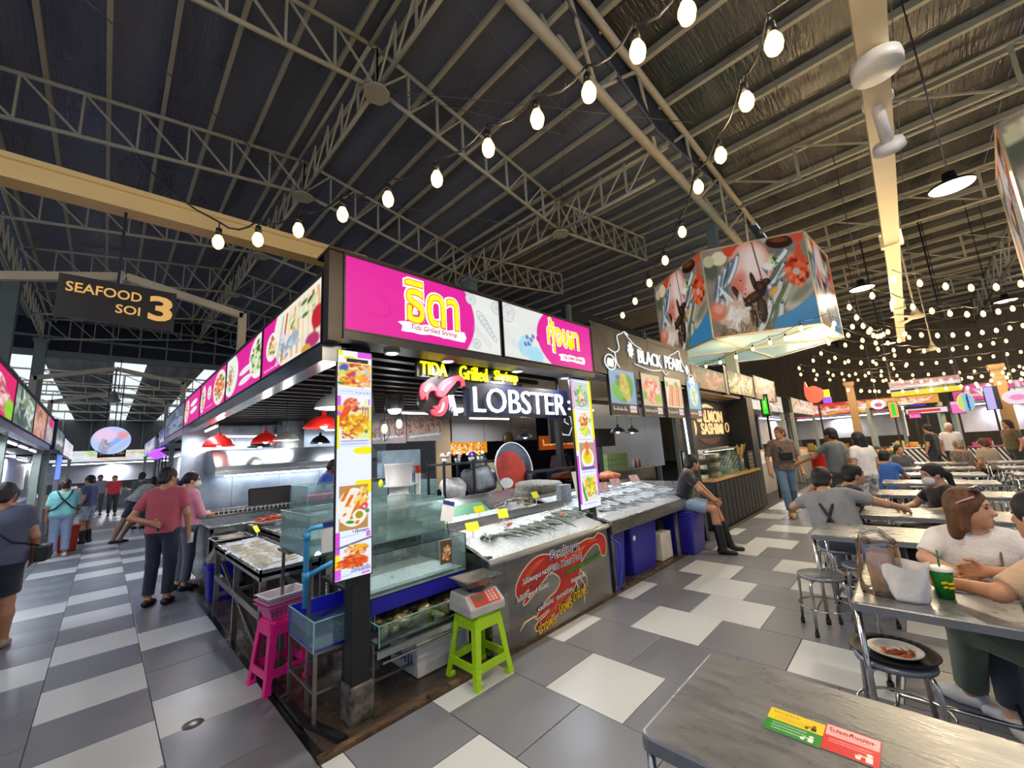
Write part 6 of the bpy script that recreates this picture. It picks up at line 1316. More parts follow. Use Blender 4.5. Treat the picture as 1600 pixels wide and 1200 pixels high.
# counter of the second stall
c2 = thing('ice_counter', 'long stainless ice counter of fish under the hanging dish panels', 'counter', (4.6, .6, 0))
b = MB(); b.add([(3.15, -.01, .76), (5.85, -.01, .76), (5.85, 1.15, .98), (3.15, 1.15, .98)], [(0, 1, 2, 3)]); b.build('bed', M_SS, c2); b = MB(); b.box((3.14, -.02, .64), (5.86, .02, .78)); b.build('front_apron', M_SSD, c2); b = MB(); b.box((5.82, .0, .3), (5.86, 1.15, .98)); b.build('side_panel', M_SSD, c2)
for x in (3.2, 4.98, 5.8): b = MB(); b.bar((x, .05, 0), (x, .05, .7), .04); b.build('leg', M_SSD, c2)
b = MB(); b.box((3.15, 1.15, .4), (5.85, 1.2, 1.02)); b.build('back_panel', M_SSD, c2); b = MB(); b.box((3.2, .55, 0.05), (5.8, .6, .66)); b.build('kick_panel', M_BLACK, c2)
zb2 = lambda x, y: .765 + (y + .01) * .19
ice('crushed ice sloping on the long fish counter under the dish panels', 3.2, 5.8, .03, 1.1, zb2, .03, 14, 110, 46, .02)
gf = fish_geo(.26, .03, .018).build('fish', M_FISH, local=True, cat='fish'); sp = []
for r in range(3):
    for i in range(22 - 2 * r): x = 3.35 + r * .1 + i * .11; y = .18 + r * .30; sp.append((x, y + random.uniform(-.03, .03), zb2(x, y) + .04, -PI / 2 - .15 + random.uniform(-.25, .25), random.uniform(.8, 1.1)))
rowcopies(gf, sp, 'grey fish laid in slanting rows on the long fish counter ice', 'fish on the long fish counter')
b = MB(); b.box((3.35, .55, .9), (3.85, .56, 1.32)); b.v = [(p[0], p[1] + (p[2] - .9) * .2, p[2]) for p in b.v]; b.build('white_board', M_WHITEP, label='blank white board standing on the fish counter', cat='board')
for i, (x, y) in enumerate(((3.75, .42), (4.3, .55), (4.95, .6))): price_tag((x, y, 1.0), -.2, ['white price card nearest the blank board', 'white price card midway along the fish counter', 'white price card at the far end of the fish counter'][i], .2, .12, mat('card_white_pink', '#d8c8cc', .5, 0, .3, 60, col2='#8a2a3a'))
# net bag heap between stalls
bag('net_bag', 'heap of pale shellfish in a net bag behind the narrow menu', (3.55, 1.45, 1.06), (.36, .3, .14), mat('netted_shells', '#8d8a7c', .6, 0, .3, 40, .8, 50, col2='#4c4a44'), 5); b = MB(); b.box((3.2, .72, .86), (3.42, .80, 1.16)); b.build('perforated_box', mat('perforated_grey', '#a6b0ba', .4, 0, .2, 60), label='pale perforated metal box beside the narrow menu', cat='box')
t = thing('counter_guard', 'dark glass guard rail along the rear of the counter', 'guard', (4.5, 1.9, .9)); b = MB(); b.bar((3.9, 1.95, 1.28), (6.0, 1.95, 1.28), .04); b.build('rail', M_BLACK, t); b = MB(); b.box((3.9, 1.95, .9), (6.0, 1.96, 1.26)); b.build('pane', glass('smoked', (.5, .55, .6), .3), t)
for x in (3.9, 6.0): b = MB(); b.bar((x, 1.95, 0), (x, 1.95, 1.3), .04); b.build('post', M_BLACK, t)
# rear goods of the second stall
b = MB(); b.box((5.5, 2.3, .0), (9.2, 2.9, 1.05)); b.build('rear_counter', M_SSD, label='steel rear counter with jars and green packs', cat='counter', bevel=.01)
for i in range(15): x = 7.0 + .19 * (i % 5); z = 1.052 + .13 * (i // 5); b = MB(); b.box((x, 2.35, z), (x + .17, 2.55, z + .125)); b.build('green_pack', mat('green_pack', '#8fa86a', .5, 0, .2, 14), label='pale green food pack stacked on the steel rear counter', cat='pack', group='green packs on the rear counter')
for i in range(8): x = 6.3 + .085 * i if i < 4 else 8.3 + .1 * (i - 4); b = MB(); b.lathe([(0, 0), (.035, 0), (.035, .16), (.025, .18), (.03, .2), (0, .205)], (x, 2.42, 1.052), 10); b.build('jar', [M_WHITEP, mat('red_label_jar', '#b84a3c', .4)][i % 2], label='small red or white jar on the steel rear counter', cat='jar', group='jars on the rear counter')
bag('crab_heap', 'orange red heap of crab at the far end of the counter', (5.5, 1.4, 1.08), (.22, .15, .09), mat('crab_orange', '#d8744c', .45, 0, .25, 14), 8, 'seafood')
b = MB(); b.box((5.7, 2.1, 1.62), (7.0, 2.13, 2.0)); b.bar((6.35, 2.12, 1.05), (6.35, 2.12, 1.64), .14, .03); b.build('monitor', M_BLACKP, label='black monitor on a post behind the fish counter', cat='monitor')
for i, (x, y) in enumerate(((4.6, 1.2), (5.6, 1.2), (6.5, 1.4), (4.4, 2.4))): pendant(['dark pendant lamp left of the black monitor', 'dark pendant lamp between the second and third dish panels', 'dark pendant lamp behind the last dish panel', 'dark pendant lamp deep inside the second stall'][i], x, y, 1.86, M_DKL, .14, .10, 14, 2.6)
t = thing('led_strip_post', 'slanting post with a lit white strip at the end of the fish counter', 'lamp', (5.8, .06, .9)); b = MB(); b.bar((5.86, .1, .95), (5.8, .1, 2.5), .06); b.build('post', M_BLACK, t); b = MB(); b.bar((5.84, .06, 1.24), (5.78, .06, 2.26), .03, .012); b.build('strip', glow('strip_white', '#fff6e6', 4), t)
tube_lamp('white batten lamp behind the first dish panel', (3.5, 1.2, 2.35), (4.7, 1.2, 2.35), energy=26); tube_lamp('white batten lamp deep behind the third dish panel', (5.2, 2.2, 2.4), (6.4, 2.2, 2.4), energy=26)
wl = setting('wall_rear', (9.5, 3.3, 0))
for i in range(4): b = MB(); b.box((7.62 + 1.1 * i, 3.3, .9), (7.62 + 1.1 * i + 1.09, 3.36, 2.75)); b.build('panel', mat('grey_white_panel', '#ccd0d4', .4, .1, .05, 1), wl)
t = thing('chalk_sign', 'charcoal board with white handwritten scrawl behind the narrow menu', 'sign', (6.2, 3.2, 1.9)); b = MB(); b.box((6.1, 3.2, 1.75), (7.6, 3.25, 2.85)); b.build('board', M_CHAR, t)
for (P) in ([(.35, .78), (.3, .45), (.45, .2), (.7, .18), (.85, .4), (.8, .62), (.6, .66), (.55, .5), (.7, .44)], [(.9, .5), (1.0, .66), (1.15, .6), (1.12, .42), (.98, .38), (.9, .5)]): b = MB(); b.tube([(6.1 + u, 3.19, 1.75 + v) for u, v in P], .014, 5); b.build('scrawl', M_PEARL, t)
sg = thing('lit_shop_sign', 'small orange lit sign below the handwritten board', 'sign', (8.0, 4.6, 1.7)); c = CV(80, 22, '#8a3a10'); c.words(8, 11, 70, 11, '#ffb060', 2); b = MB(); b.box((7.3, 4.6, 1.62), (9.2, 4.65, 2.0)); b.build('box', M_BROWN, sg); sheet('print', F_FRONT(7.3, 4.6, 1.62), 1.9, .38, c, P_LIT, sg)
b = MB(); b.box((8.4, 5.2, 0), (9.0, 5.6, .95)); b.build('blue_crate', M_BLUE, label='dark blue crate standing beside the person in pink at the back', cat='crate', bevel=.02)
# bins and box under the counter
M_BLUE2 = mat('royal_blue_bin', '#2a2496', .4, 0, .06, 3)
tapered_bin('blue bin nearest the lobster counter, hose in front', 3.42, .34, .46, .44, .66, M_BLUE2); tapered_bin('blue bin with round white stickers under the fish counter', 4.13, .34, .72, .46, .68, M_BLUE2); tapered_bin('blue bin the black shirted man sits on', 5.36, .10, .52, .46, .60, M_BLUE2)
for i, (x, z) in enumerate(((3.86, .45), (4.30, .16))): b = MB(); b.lathe([(0, 0), (.035, 0), (.035, .004), (0, .004)], (x, .118 if i == 0 else .142, z), 14, axis='y'); b.build('round_sticker', M_WHITEP, label=['upper round white sticker on the wide blue bin', 'lower round white sticker on the wide blue bin'][i], cat='sticker')
t = thing('white_box', 'white appliance box with black handle under the fish counter', 'box', (4.74, .3, 0)); b = MB(); b.box((4.58, .12, .01), (4.92, .45, .37)); b.build('body', mat('off_white_box', '#d6cfc4', .5), t, bevel=.01); b = MB(); b.tube([(4.66, .28, .37), (4.66, .28, .43), (4.84, .28, .43), (4.84, .28, .37)], .012, 6); b.build('handle', M_BLACKP, t)
b = MB(); b.tube([(3.16, .03, .60), (3.25, -.02, .52), (3.27, -.015, .3), (3.24, .0, .1), (3.18, .01, .02)], .012, 7); b.tube([(3.18, .01, .08), (3.30, .0, .28), (3.22, -.01, .32)], .006, 5); b.build('hose', mat('blue_hose', '#2a48c0', .4), label='blue hose hanging down at the end of the lobster counter', cat='hose')
# ------------------------------------------------------------------ Salmon Sashimi stall
sx = thing('stall_canopy', 'black posts and photo fascia of the salmon stall', 'canopy', (8.2, .3, 0)); M_BKW = mat('black_grooved_board', '#17171a', .5, 0, .15, 4, .3, 20, stretch=(8, 8, .1))
b = MB(); b.box((10.0, .15, 0), (10.5, .7, 2.6)); b.build('post', M_BKW, sx); b = MB(); b.box((6.3, .2, 2.55), (9.7, .7, 2.6)); b.build('soffit', mat('tan_soffit', '#9a7a50', .5), sx); b = MB(); b.box((8.42, .1, 2.58), (8.6, .6, 3.22)); b.build('corner_block', M_BLACK, sx)
def cv_meat(s, pal, W=60, H=24): c = CV(W, H, '#3a3028'); c.food(W / 2, H / 2, W / 2, H / 2, pal, 70, .22, seed=s); return c.blur_noise(.3, s)
lightbox('photo_fascia', 'photo fascia of raw meats beside the white lettered black fascia', F_FRONT(6.5, .1, 2.6), 1.9, .42, cv_meat(1, ['#8a3a30', '#b85a48', '#5a6a4a', '#6a4a3a', '#c89080']), .1, P_SOFT)
lightbox('photo_fascia', 'photo fascia of green and red vegetable packs', F_FRONT(8.6, .1, 2.62), 2.1, .52, cv_meat(2, ['#5a8a3c', '#c8d048', '#b83a30', '#d8c8a8', '#7a5a38', '#e0e0d0']), .1, P_SOFT); lightbox('photo_fascia', 'pale photo fascia of salmon slices', F_FRONT(10.75, .1, 2.6), 2.3, .62, cv_meat(3, ['#e8b090', '#f0d0c0', '#d88a68', '#c8c0b8', '#d8d0d0']), .1, P_SOFT)
sb = thing('gold_letter_sign', 'black panel with large gold lettering above the display case', 'sign', (8.0, .6, 1.5)); b = MB(); b.box((6.8, .62, 1.45), (10.0, .66, 2.5)); b.build('panel', M_BKW, sb); fr = F_FRONT(7.2, .62, 1.45); M_GOLD = glow('gold_letter', '#e2c08a', .75)
text('lettering', 'SALMON', fr, 1.5, .70, 1.6, M_GOLD, sb, .26, bold=.02, off=.006, ext=.02); text('lettering', 'SASHIMI', fr, 1.55, .42, 1.4, M_GOLD, sb, .24, bold=.02, off=.006, ext=.02); text('lettering_swirl', 'S', fr, .42, .56, .42, M_GOLD, sb, .62, bold=.0, off=.008, ext=.02, shear=.2)
b = MB(); b.prism(blob([(.9, .88), (1.3, .98), (1.8, .9), (1.35, .9)], 5), fr, .004, .02); b.build('flourish', M_GOLD, sb); b = MB(); b.tube([(7.2 + 2.6 + .12 * math.cos(a), .61, 1.45 + .45 + .11 * math.sin(a)) for a in np.linspace(0, 2 * PI, 18)[:-1]], .012, 5, closed=True); b.build('ring', M_GOLD, sb); b = MB(); b.prism(blob([(.7, .2), (1.2, .08), (1.8, .12), (2.0, .24), (1.4, .2)], 5), fr, .004, .012); b.build('painted_fish', mat('dark_red_print', '#5a2a24', .5), sb); text('red_mark', '天', fr, .38, .18, .2, glow('red_mark', '#c04a30', .5), sb, .2, off=.006)
sc = thing('display_case', 'glass fronted chilled display case on a black counter', 'display case', (7.5, .2, 0)); b = MB(); b.box((6.9, .1, .02), (10.0, .7, .86)); b.build('base', M_BKW, sc)
for i in range(12): b = MB(); b.box((6.92 + .256 * i, .085, .04), (7.14 + .256 * i, .1, .84)); b.build('base_board', M_BKW, sc)
b = MB(); b.box((6.9, .08, .86), (10.05, .7, .90)); b.build('top_ledge', mat('tan_wood_ledge', '#b98a4c', .5, 0, .1, 5), sc); b = MB(); b.box((6.9, .12, .9), (8.7, .135, 1.42)); b.build('front_pane', M_GLASS, sc); b = MB(); b.box((6.9, .57, .9), (8.7, .61, 1.45)); b.build('back_panel', M_SSD, sc)
for z in (1.08, 1.26): b = MB(); b.box((6.92, .2, z), (8.68, .57, z + .01)); b.build('shelf', M_GLASSG, sc)
b = MB(); b.box((6.9, .12, 1.42), (8.7, .62, 1.45)); b.build('top', M_SS, sc); b = MB(); b.bar((6.95, .2, 1.405), (8.65, .2, 1.405), .02, .012); b.build('lamp_strip', glow('case_light', '#fff2d8', 3), sc); light('AREA', (7.8, .3, 1.39), 8, (1, .93, .8), .1, 1.5, aim=(7.8, .3, 0), name='case_lamp')
R = random.Random(4)
for i in range(27): x = 7.0 + .19 * (i % 9); z = (.905, 1.092, 1.272)[i // 9]; b = MB(); b.box((x, .28, z), (x + .16, .5, z + .07)); b.build('sashimi_pack', [mat('pack_pale', '#d8d0b8', .4, 0, .15, 20), mat('pack_salmon', '#d88a60', .4, 0, .15, 20), mat('pack_dark', '#2c3a34', .4)][(i * 7 // 3) % 3], label='small pack of sliced fish on a shelf of the display case', cat='pack', group='packs in the display case')
t = thing('dried_grass_vase', 'glass vase of dried grass on the wooden ledge', 'vase', (9.1, .25, .9)); b = MB(); b.lathe([(0, .9), (.08, .9), (.09, 1.2), (.085, 1.2), (.075, .91)], (9.1, .25, 0), 14); b.build('vase', M_GLASSG, t)
for k in range(26): a = R.random() * 6.28; q = R.random() * .22; b = MB(); b.tube([(9.1, .25, .95), (9.1 + q * .4 * math.cos(a), .25 + q * .4 * math.sin(a), 1.2), (9.1 + q * math.cos(a), .25 + q * math.sin(a), 1.38 + .12 * R.random())], [.004, .004, .008], 4); b.build('stalk', mat('dried_straw', '#c0a050', .7), t)
t = thing('menu_stand', 'black chalk menu stand beside the dried grass', 'menu', (9.6, .2, .9)); b = MB(); b.box((9.42, .15, .9), (9.84, .18, 1.32)); b.build('board', M_BLACK, t); c = CV(30, 30, '#141416'); [c.words(3, 5 + 6 * k, 26, 3.5, '#c8c0b0', k) for k in range(5)]; sheet('print', F_FRONT(9.43, .15, .91), .40, .40, c, P_FLAT, t)
# ------------------------------------------------------------------ hanging photo signs
def cv_sea(seed=0, W=190, H=140):
    c = CV(W, H, '#8d7f70'); R = random.Random(seed); s = W / 190.
    E = lambda x, y, rx, ry, col, a=0., so=.15, al=1.: c.ell(x * s, y * s, rx * s, ry * s, col, a, so, al)
    c.food(95 * s, 60 * s, 110 * s, 80 * s, ['#b8a48c', '#7c6e60', '#c8b8a0', '#988878'], 60, .2, seed=seed)
    E(16, 34, 18, 22, '#59604a', 0, .4); E(34, 18, 16, 12, '#e8d8b4'); E(14, 20, 12, 10, '#c8c09a'); E(56, 10, 14, 9, '#d0482c', .2); E(76, 8, 14, 7, '#c23c2c')
    def fish(x, y, L, w, a, body, back):
        k, q = math.cos(a), math.sin(a); E(x, y, L, w, '#30383c', a, .1); E(x, y, L * .97, w * .86, body, a, .25); E(x + q * w * .45, y - k * w * .45, L * .9, w * .42, back, a, .4); E(x + k * L * .8, y + q * L * .8, w * .22, w * .22, '#14181a', 0, .3); c.poly([((x - k * L * .9) * s, (y - q * L * .9) * s), ((x - k * L * 1.25 + q * w) * s, (y - q * L * 1.25 - k * w) * s), ((x - k * L * 1.25 - q * w) * s, (y - q * L * 1.25 + k * w) * s)], back)
    E(88, 44, 40, 46, '#e49a88', .3, .06); E(90, 42, 36, 42, '#f0c8bc', .3, .25); E(96, 34, 22, 28, '#f6e2da', .3, .5); E(64, 62, 16, 26, '#dc6a50', .5, .5, .8); c.line(98 * s, 0, 106 * s, 66 * s, 3 * s, '#8a4a44')
    for i in range(4): fish(24 + 11 * i, 66 - 9 * i, 30, 6.5, -1.25 + .08 * i, ['#d8dede', '#e8ecec', '#c4ced2', '#dfe4e4'][i], ['#5c6c7c', '#788894', '#4c5c6c', '#66788a'][i])
    for i in range(6): c.line((26 + 3.6 * i) * s, (60 + 4 * i) * s, (40 + 3 * i) * s, (90 + i) * s, 1.4 * s, '#eef0ee')
    for (x, y, L, w, a, b1, b2) in ((140, 34, 26, 8, -.55, '#e4e8e2', '#6c7a80'), (132, 60, 30, 9, -.75, '#dce2dc', '#5c6a70'), (150, 52, 30, 6, -.7, '#c8d0c8', '#7c8a84'), (118, 92, 40, 10, -.85, '#d0d4cc', '#5a6660'), (134, 96, 42, 9, -.85, '#c0c4a8', '#6c7048'), (100, 116, 34, 10, -1.0, '#e0e0d8', '#788078'), (122, 122, 30, 9, -1.1, '#d4d8d4', '#68746c')): fish(x, y, L, w, a, b1, b2)
    E(170, 86, 34, 16, '#a8a890', -.5, .3); E(168, 90, 30, 9, '#6c6c58', -.5, .5, .7)
    for (x, y, L, w, a) in ((70, 92, 20, 6, .7), (88, 86, 24, 9, -.3), (100, 72, 14, 10, .3), (112, 66, 9, 6, 0), (80, 116, 8, 20, -.1), (98, 104, 10, 26, .05), (56, 74, 12, 5, 1.1), (90, 62, 5, 16, -.2)): E(x, y, L, w, '#2a1a14', a, .2); E(x - 1, y - 1, L * .6, w * .6, '#5a3a26', a, .5, .8)
    for k in range(26): E(66 + 50 * R.random(), 56 + 70 * R.random(), 2.4, 1.5, R.choice(['#8a6238', '#b8864c', '#1c120e']), R.random() * 3, .5)
    E(122, 82, 12, 6, '#e0a850', -.5, .4); c.food(46 * s, 106 * s, 30 * s, 20 * s, ['#f4e8d8', '#eadccc', '#d8b8a0', '#f8f0e6'], 36, .36, seed=seed); E(18, 100, 20, 18, '#e07a58', .3, .4); E(20, 96, 12, 9, '#eca890', .3, .5); c.food(44 * s, 132 * s, 46 * s, 8 * s, ['#8a6a48', '#6a4c34', '#b89870'], 40, .2, seed=seed + 1)
    E(146, 10, 26, 11, '#2c160e', .1); E(146, 7, 20, 5, '#7a3a1c', .1, .5); E(178, 6, 11, 11, '#d0503a'); E(120, 44, 12, 7, '#f0f0e4', .2, .4); c.food(130 * s, 40 * s, 8 * s, 10 * s, GR, 16, .4, seed=3)
    E(168, 56, 20, 26, '#b8301a', .1, .3); c.food(168 * s, 56 * s, 20 * s, 26 * s, ['#d8482a', '#b83018', '#e8683c', '#8c2414', '#f08858'], 80, .26, seed=seed + 2); E(176, 30, 6, 16, '#d8502c', .1, .3); E(166, 58, 7, 6, '#c8b8b0', 0, .4)
    c.poly([(108 * s, H), (122 * s, 120 * s), (150 * s, 112 * s), (W, 94 * s), (W, H)], '#3f8cba'); return c
P_HEX = printed('glow_added_print', .55)  # print of the hanging signs; emission added in place of front light
def hexsign(label, cx, cy, z0, z1, R0, a0, scale_cv=1., faces=6, seed=1, nf=(0, 1, 2, 3, 4, 5)):
    t = thing('hanging_photo_sign', label, 'sign', (cx, cy, z0)); P = [(cx + R0 * math.cos(a0 + 2 * PI * i / faces), cy + R0 * math.sin(a0 + 2 * PI * i / faces)) for i in range(faces)]
    for i in range(faces):
        p, q = np.array((*P[(i + 1) % faces], z0)), np.array((*P[i], z0)); 
        p, q = np.array((*P[i], z0)), np.array((*P[(i + 1) % faces], z0)); U = (q - p); w = np.linalg.norm(U); U = U / w; fr = (p, U, np.array((0, 0, 1.)))
        b = MB(); b.prism([(0, 0), (w, 0), (w, z1 - z0), (0, z1 - z0)], fr, -.06, -.004); b.build('panel', M_WHITE, t)
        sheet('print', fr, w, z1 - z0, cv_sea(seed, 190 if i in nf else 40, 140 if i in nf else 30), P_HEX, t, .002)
        for (u0, v0, u1, v1) in ((0, 0, w, .03), (0, z1 - z0 - .03, w, z1 - z0), (0, 0, .03, z1 - z0)): b = MB(); b.prism([(u0, v0), (u1, v0), (u1, v1), (u0, v1)], fr, .003, .02); b.build('edge_strip', M_BEAMPAINT, t)
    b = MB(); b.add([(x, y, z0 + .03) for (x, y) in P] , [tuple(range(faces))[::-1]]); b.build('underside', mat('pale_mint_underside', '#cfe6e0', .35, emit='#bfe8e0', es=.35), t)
    for i in range(3): b = MB(); b.bar((*P[i], z0 + .015), (*P[i + 3], z0 + .015), .05, .03); b.build('under_rib', M_BEAMPAINT, t)
    return t, P
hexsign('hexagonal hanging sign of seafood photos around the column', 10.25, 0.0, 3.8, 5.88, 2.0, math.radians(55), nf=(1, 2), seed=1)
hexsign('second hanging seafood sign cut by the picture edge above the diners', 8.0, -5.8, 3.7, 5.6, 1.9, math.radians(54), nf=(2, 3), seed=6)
light('AREA', (10.25, -.9, 3.7), 12, (.8, 1, .95), .6, aim=(10.25, -.9, 0), name='sign_underside_light')
# ------------------------------------------------------------------ left alley: signs and stalls
ls = thing('stall_canopy', 'blue edged canopy of the stalls on the alley\'s other side', 'canopy', (-2.4, 7.5, 0)); M_NAVY = mat('navy_panel', '#1a2a6a', .4)
b = MB(); b.box((-1.98, 2.2, 2.28), (-1.86, 11.4, 2.38)); b.build('soffit_rail', mat('pale_steel_soffit', '#b8c2cc', .3, .7, .08, 2), ls); b = MB(); b.box((-4.5, 2.2, 2.95), (-1.86, 11.4, 3.0)); b.build('top_sheet', M_BLACK, ls); b = MB(); b.box((-1.96, 11.3, 2.3), (-1.8, 11.55, 3.0)); b.build('end_post', M_NAVY, ls)
b = MB(); b.box((-4.4, 11.3, 0), (-4.3, 11.5, 2.95)); b.build('rear_post', M_NAVY, ls)
for y in (6.6, 11.3): b = MB(); b.box((-2.1, y, 0), (-1.98, y + .12, 2.3)); b.build('post', M_COLPAINT, ls)
for y in np.arange(3, 11, 1.1): b = MB(); b.bar((-4.4, y, 2.34), (-1.9, y, 2.34), .06, .05); b.build('joist', M_BLACK, ls)
def cv_left(i):
    if i == 0: c = CV(70, 60, '#e0186a'); c.food(30, 34, 30, 26, ['#e8a0a8', '#f0c0b8', '#d8787c', '#f4e0d8', '#c05868'], 60, .24, seed=1); c.ell(62, 46, 12, 16, '#8ad030', 0, .3); c.rect(0, 0, 70, 10, '#e0186a')
    elif i == 1: c = CV(70, 60, '#66786c'); c.food(35, 30, 36, 30, ['#8fa49a', '#56685c', '#b8c4bc', '#44544c', '#7a8c60', '#d0d8d4'], 90, .26, seed=2)
    elif i == 2: c = CV(70, 60, '#b07060'); c.food(35, 30, 36, 30, ['#c88a70', '#a05040', '#d8b090', '#8a6a50', '#d8a8a0'], 80, .26, ang=1.5, seed=3)
    else: c = CV(50, 60, '#9a8a90'); c.food(25, 34, 26, 28, ['#b8a8b0', '#c8b8a8', '#8a98a0'], 60, .26, seed=4); c.ell(30, 10, 16, 12, '#e01a70', 0, .2)
    return c.blur_noise(.2, i)
LY = [3.2, 5.6, 7.7, 9.7, 11.3]
for i in range(4): lightbox('lightbox_sign', ['pink meat photo lightbox nearest on the opposite alley side', 'grey green seafood lightbox on the opposite alley side', 'brown orange photo lightbox on the opposite alley side', 'last photo lightbox with pink corner on the opposite alley side'][i], F_EAST(-1.85, LY[i], 2.38), LY[i + 1] - LY[i] - .02, .55, cv_left(i), .1, P_LITS, .012)
for i, y in enumerate((3.6, 5.4, 7.2, 8.6, 10.0)): tube_lamp('batten lamp under the opposite alley fascia', (-2.05, y, 2.24), (-2.05, y + 1.0, 2.24), energy=16, group='battens under the opposite fascia')
for i, y in enumerate((4.6, 8.4, 11.8)): tube_lamp('long batten lamp across the opposite stall ceiling', (-4.0, y, 2.2), (-2.4, y, 2.2), energy=20, group='battens across the opposite stalls')
b = MB(); b.box((-2.74, 3.0, 0), (-2.1, 11.0, .85)); b.build('opposite_counter', M_SSD, label='long steel counter of the opposite stalls', cat='counter', bevel=.01); ice('ice heaped on the opposite steel counter', -2.76, -2.13, 3.2, 10.8, lambda x, y: .86, .06, 21, 16, 70, .04)
b = MB(); b.box((-4.6, 2.2, 0), (-4.5, 11.4, 2.9)); b.build('wall_left', mat('pale_tiled_wall', '#d4d2dc', .4, 0, .1, 3), kind='structure')
c = CV(60, 20, '#20242c'); c.words(4, 10, 56, 10, '#e8e020', 3); sg = thing('neon_word_sign', 'black sign with yellow green scrawl under the opposite fascia', 'sign', (-2.3, 4.0, 2.0)); b = MB(); b.box((-2.4, 3.1, 1.98), (-2.36, 4.6, 2.3)); b.build('board', M_BLACK, sg); sheet('print', F_EAST(-2.36, 3.1, 1.98), 1.5, .32, c, P_LIT, sg)
# hanging boards over the alley
sb_ = thing('direction_board', 'hanging black board reading SEAFOOD SOI 3 in gold', 'sign', (-.97, 2.5, 3.02)); b = MB(); b.box((-1.37, 2.48, 3.02), (-.575, 2.52, 3.415)); b.build('board', mat('black_brown_board', '#1a1210', .4), sb_); b = MB(); b.bar((-1.0, 2.5, 3.41), (-1.0, 2.5, 4.17), .022); b.build('rod', M_BLACK, sb_); M_GOLD2 = glow('gold_lettering', '#d8a860', .55)
fr = F_FRONT(-1.37, 2.48, 3.02); text('lettering', 'SEAFOOD', fr, .295, .285, .49, M_GOLD2, sb_, .088, bold=.015); text('lettering', 'SOI', fr, .455, .145, .165, M_GOLD2, sb_, .082, bold=.015); text('numeral', '3', fr, .685, .205, .155, M_GOLD2, sb_, .235, bold=.03)
ov = thing('oval_sign', 'oval lit sign of seafood artwork hung over the alley', 'sign', (-.88, 14, 2.26)); E_ = [(.42 * math.cos(a), .40 * math.sin(a)) for a in np.linspace(0, 2 * PI, 40)[:-1]]; fr = (np.array((-.88, 14.0, 2.65)), np.array((1., 0, 0)), np.array((0, 0, 1.)))
b = MB(); b.prism([(u * 1.03, v * 1.03) for u, v in E_], fr, -.08, -.005); b.build('housing', M_BLACK, ov)
c = CV(60, 58, '#b8c8f4'); c.ell(20, 18, 22, 18, '#e8c8e8', 0, .5); c.line(10, 58, 56, 10, 9, '#8fb0e8'); c.line(24, 58, 60, 26, 7, '#a8c0f0'); c.ell(46, 18, 11, 9, '#e89aa0', 0, .4); c.line(18, 28, 22, 52, 5, '#8a90b0'); c.food(20, 40, 10, 12, ['#a8a0a8', '#c8b8b0', '#8890b8'], 20, .3, seed=1)
cvr = c; O = fr[0]; ring = [O + fr[1] * u + fr[2] * v for u, v in E_]
def disc_sheet(name, fr, ru, rv, cv, m, parent, n=22, k=48):
    V = []; cols = []; F = []
    for i in range(n + 1):
        for j in range(k):
            a = 2 * PI * j / k; u = math.cos(a) * i / n; v = math.sin(a) * i / n; V.append(fr[0] + fr[1] * u * ru + fr[2] * v * rv + np.cross(fr[1], fr[2]) * .002); cols.append(cv.a[int(np.clip((1 - v) / 2 * (cv.H - 1), 0, cv.H - 1)), int(np.clip((u + 1) / 2 * (cv.W - 1), 0, cv.W - 1))])
    for i in range(n):
        for j in range(k): F.append((i * k + j, (i + 1) * k + j, (i + 1) * k + (j + 1) % k, i * k + (j + 1) % k))
    b = MB(); b.add(V, F); o = b.build(name, m, parent); at = o.data.color_attributes.new('Col', 'FLOAT_COLOR', 'POINT'); at.data.foreach_set('color', np.concatenate([np.array(cols), np.ones((len(cols), 1))], 1).astype(np.float32).ravel()); return o
disc_sheet('print', fr, .42, .40, c, P_LIT, ov); 
for x in (-1.03, -.73): b = MB(); b.bar((x, 14.02, 3.02), (x, 14.02, 4.6), .025); b.build('hanger', M_BLACK, ov)
c = CV(30, 10, '#1a1614'); c.words(3, 5, 27, 5, '#b89860', 1); t = thing('direction_board', 'small black board far down the alley below the oval sign', 'sign', (-.8, 20, 2.4)); b = MB(); b.box((-1.2, 20, 2.35), (-.4, 20.03, 2.75)); b.build('board', M_BLACK, t); sheet('print', F_FRONT(-1.2, 20, 2.35), .8, .4, c, P_SOFT, t); b = MB(); b.bar((-.8, 20.01, 2.74), (-.8, 20.01, 6.3), .03); b.build('rod', M_BLACK, t)
# ceiling fan
def fan(label, x, y, z, top, r=.55, m=None):
    t = thing('ceiling_fan', label, 'fan', (x, y, z)); m = m or M_COLPAINT; b = MB(); b.tube([(x, y, z + .1), (x, y, top)], .02, 8); b.build('down_rod', m, t); b = MB(); b.lathe([(0, -.03), (.14, -.02), (.17, .03), (.10, .09), (.03, .3), (.02, .32)], (x, y, z), 18); b.build('motor', m, t)
    for k in range(3):
        a = k * 2.094 + .4; u = np.array((math.cos(a), math.sin(a), 0)); v = np.array((-math.sin(a), math.cos(a), .15)); p = np.array((x, y, z + .02)); b = MB(); b.add([p + u * .12 + v * .03, p + u * r + v * .07, p + u * r - v * .07, p + u * .12 - v * .03, p + u * .12 + v * .03 + (0, 0, .008), p + u * r + v * .07 + (0, 0, .008), p + u * r - v * .07 + (0, 0, .008), p + u * .12 - v * .03 + (0, 0, .008)], [(0, 1, 2, 3), (7, 6, 5, 4), (0, 4, 5, 1), (1, 5, 6, 2), (2, 6, 7, 3), (3, 7, 4, 0)]); b.build('blade', m, t)
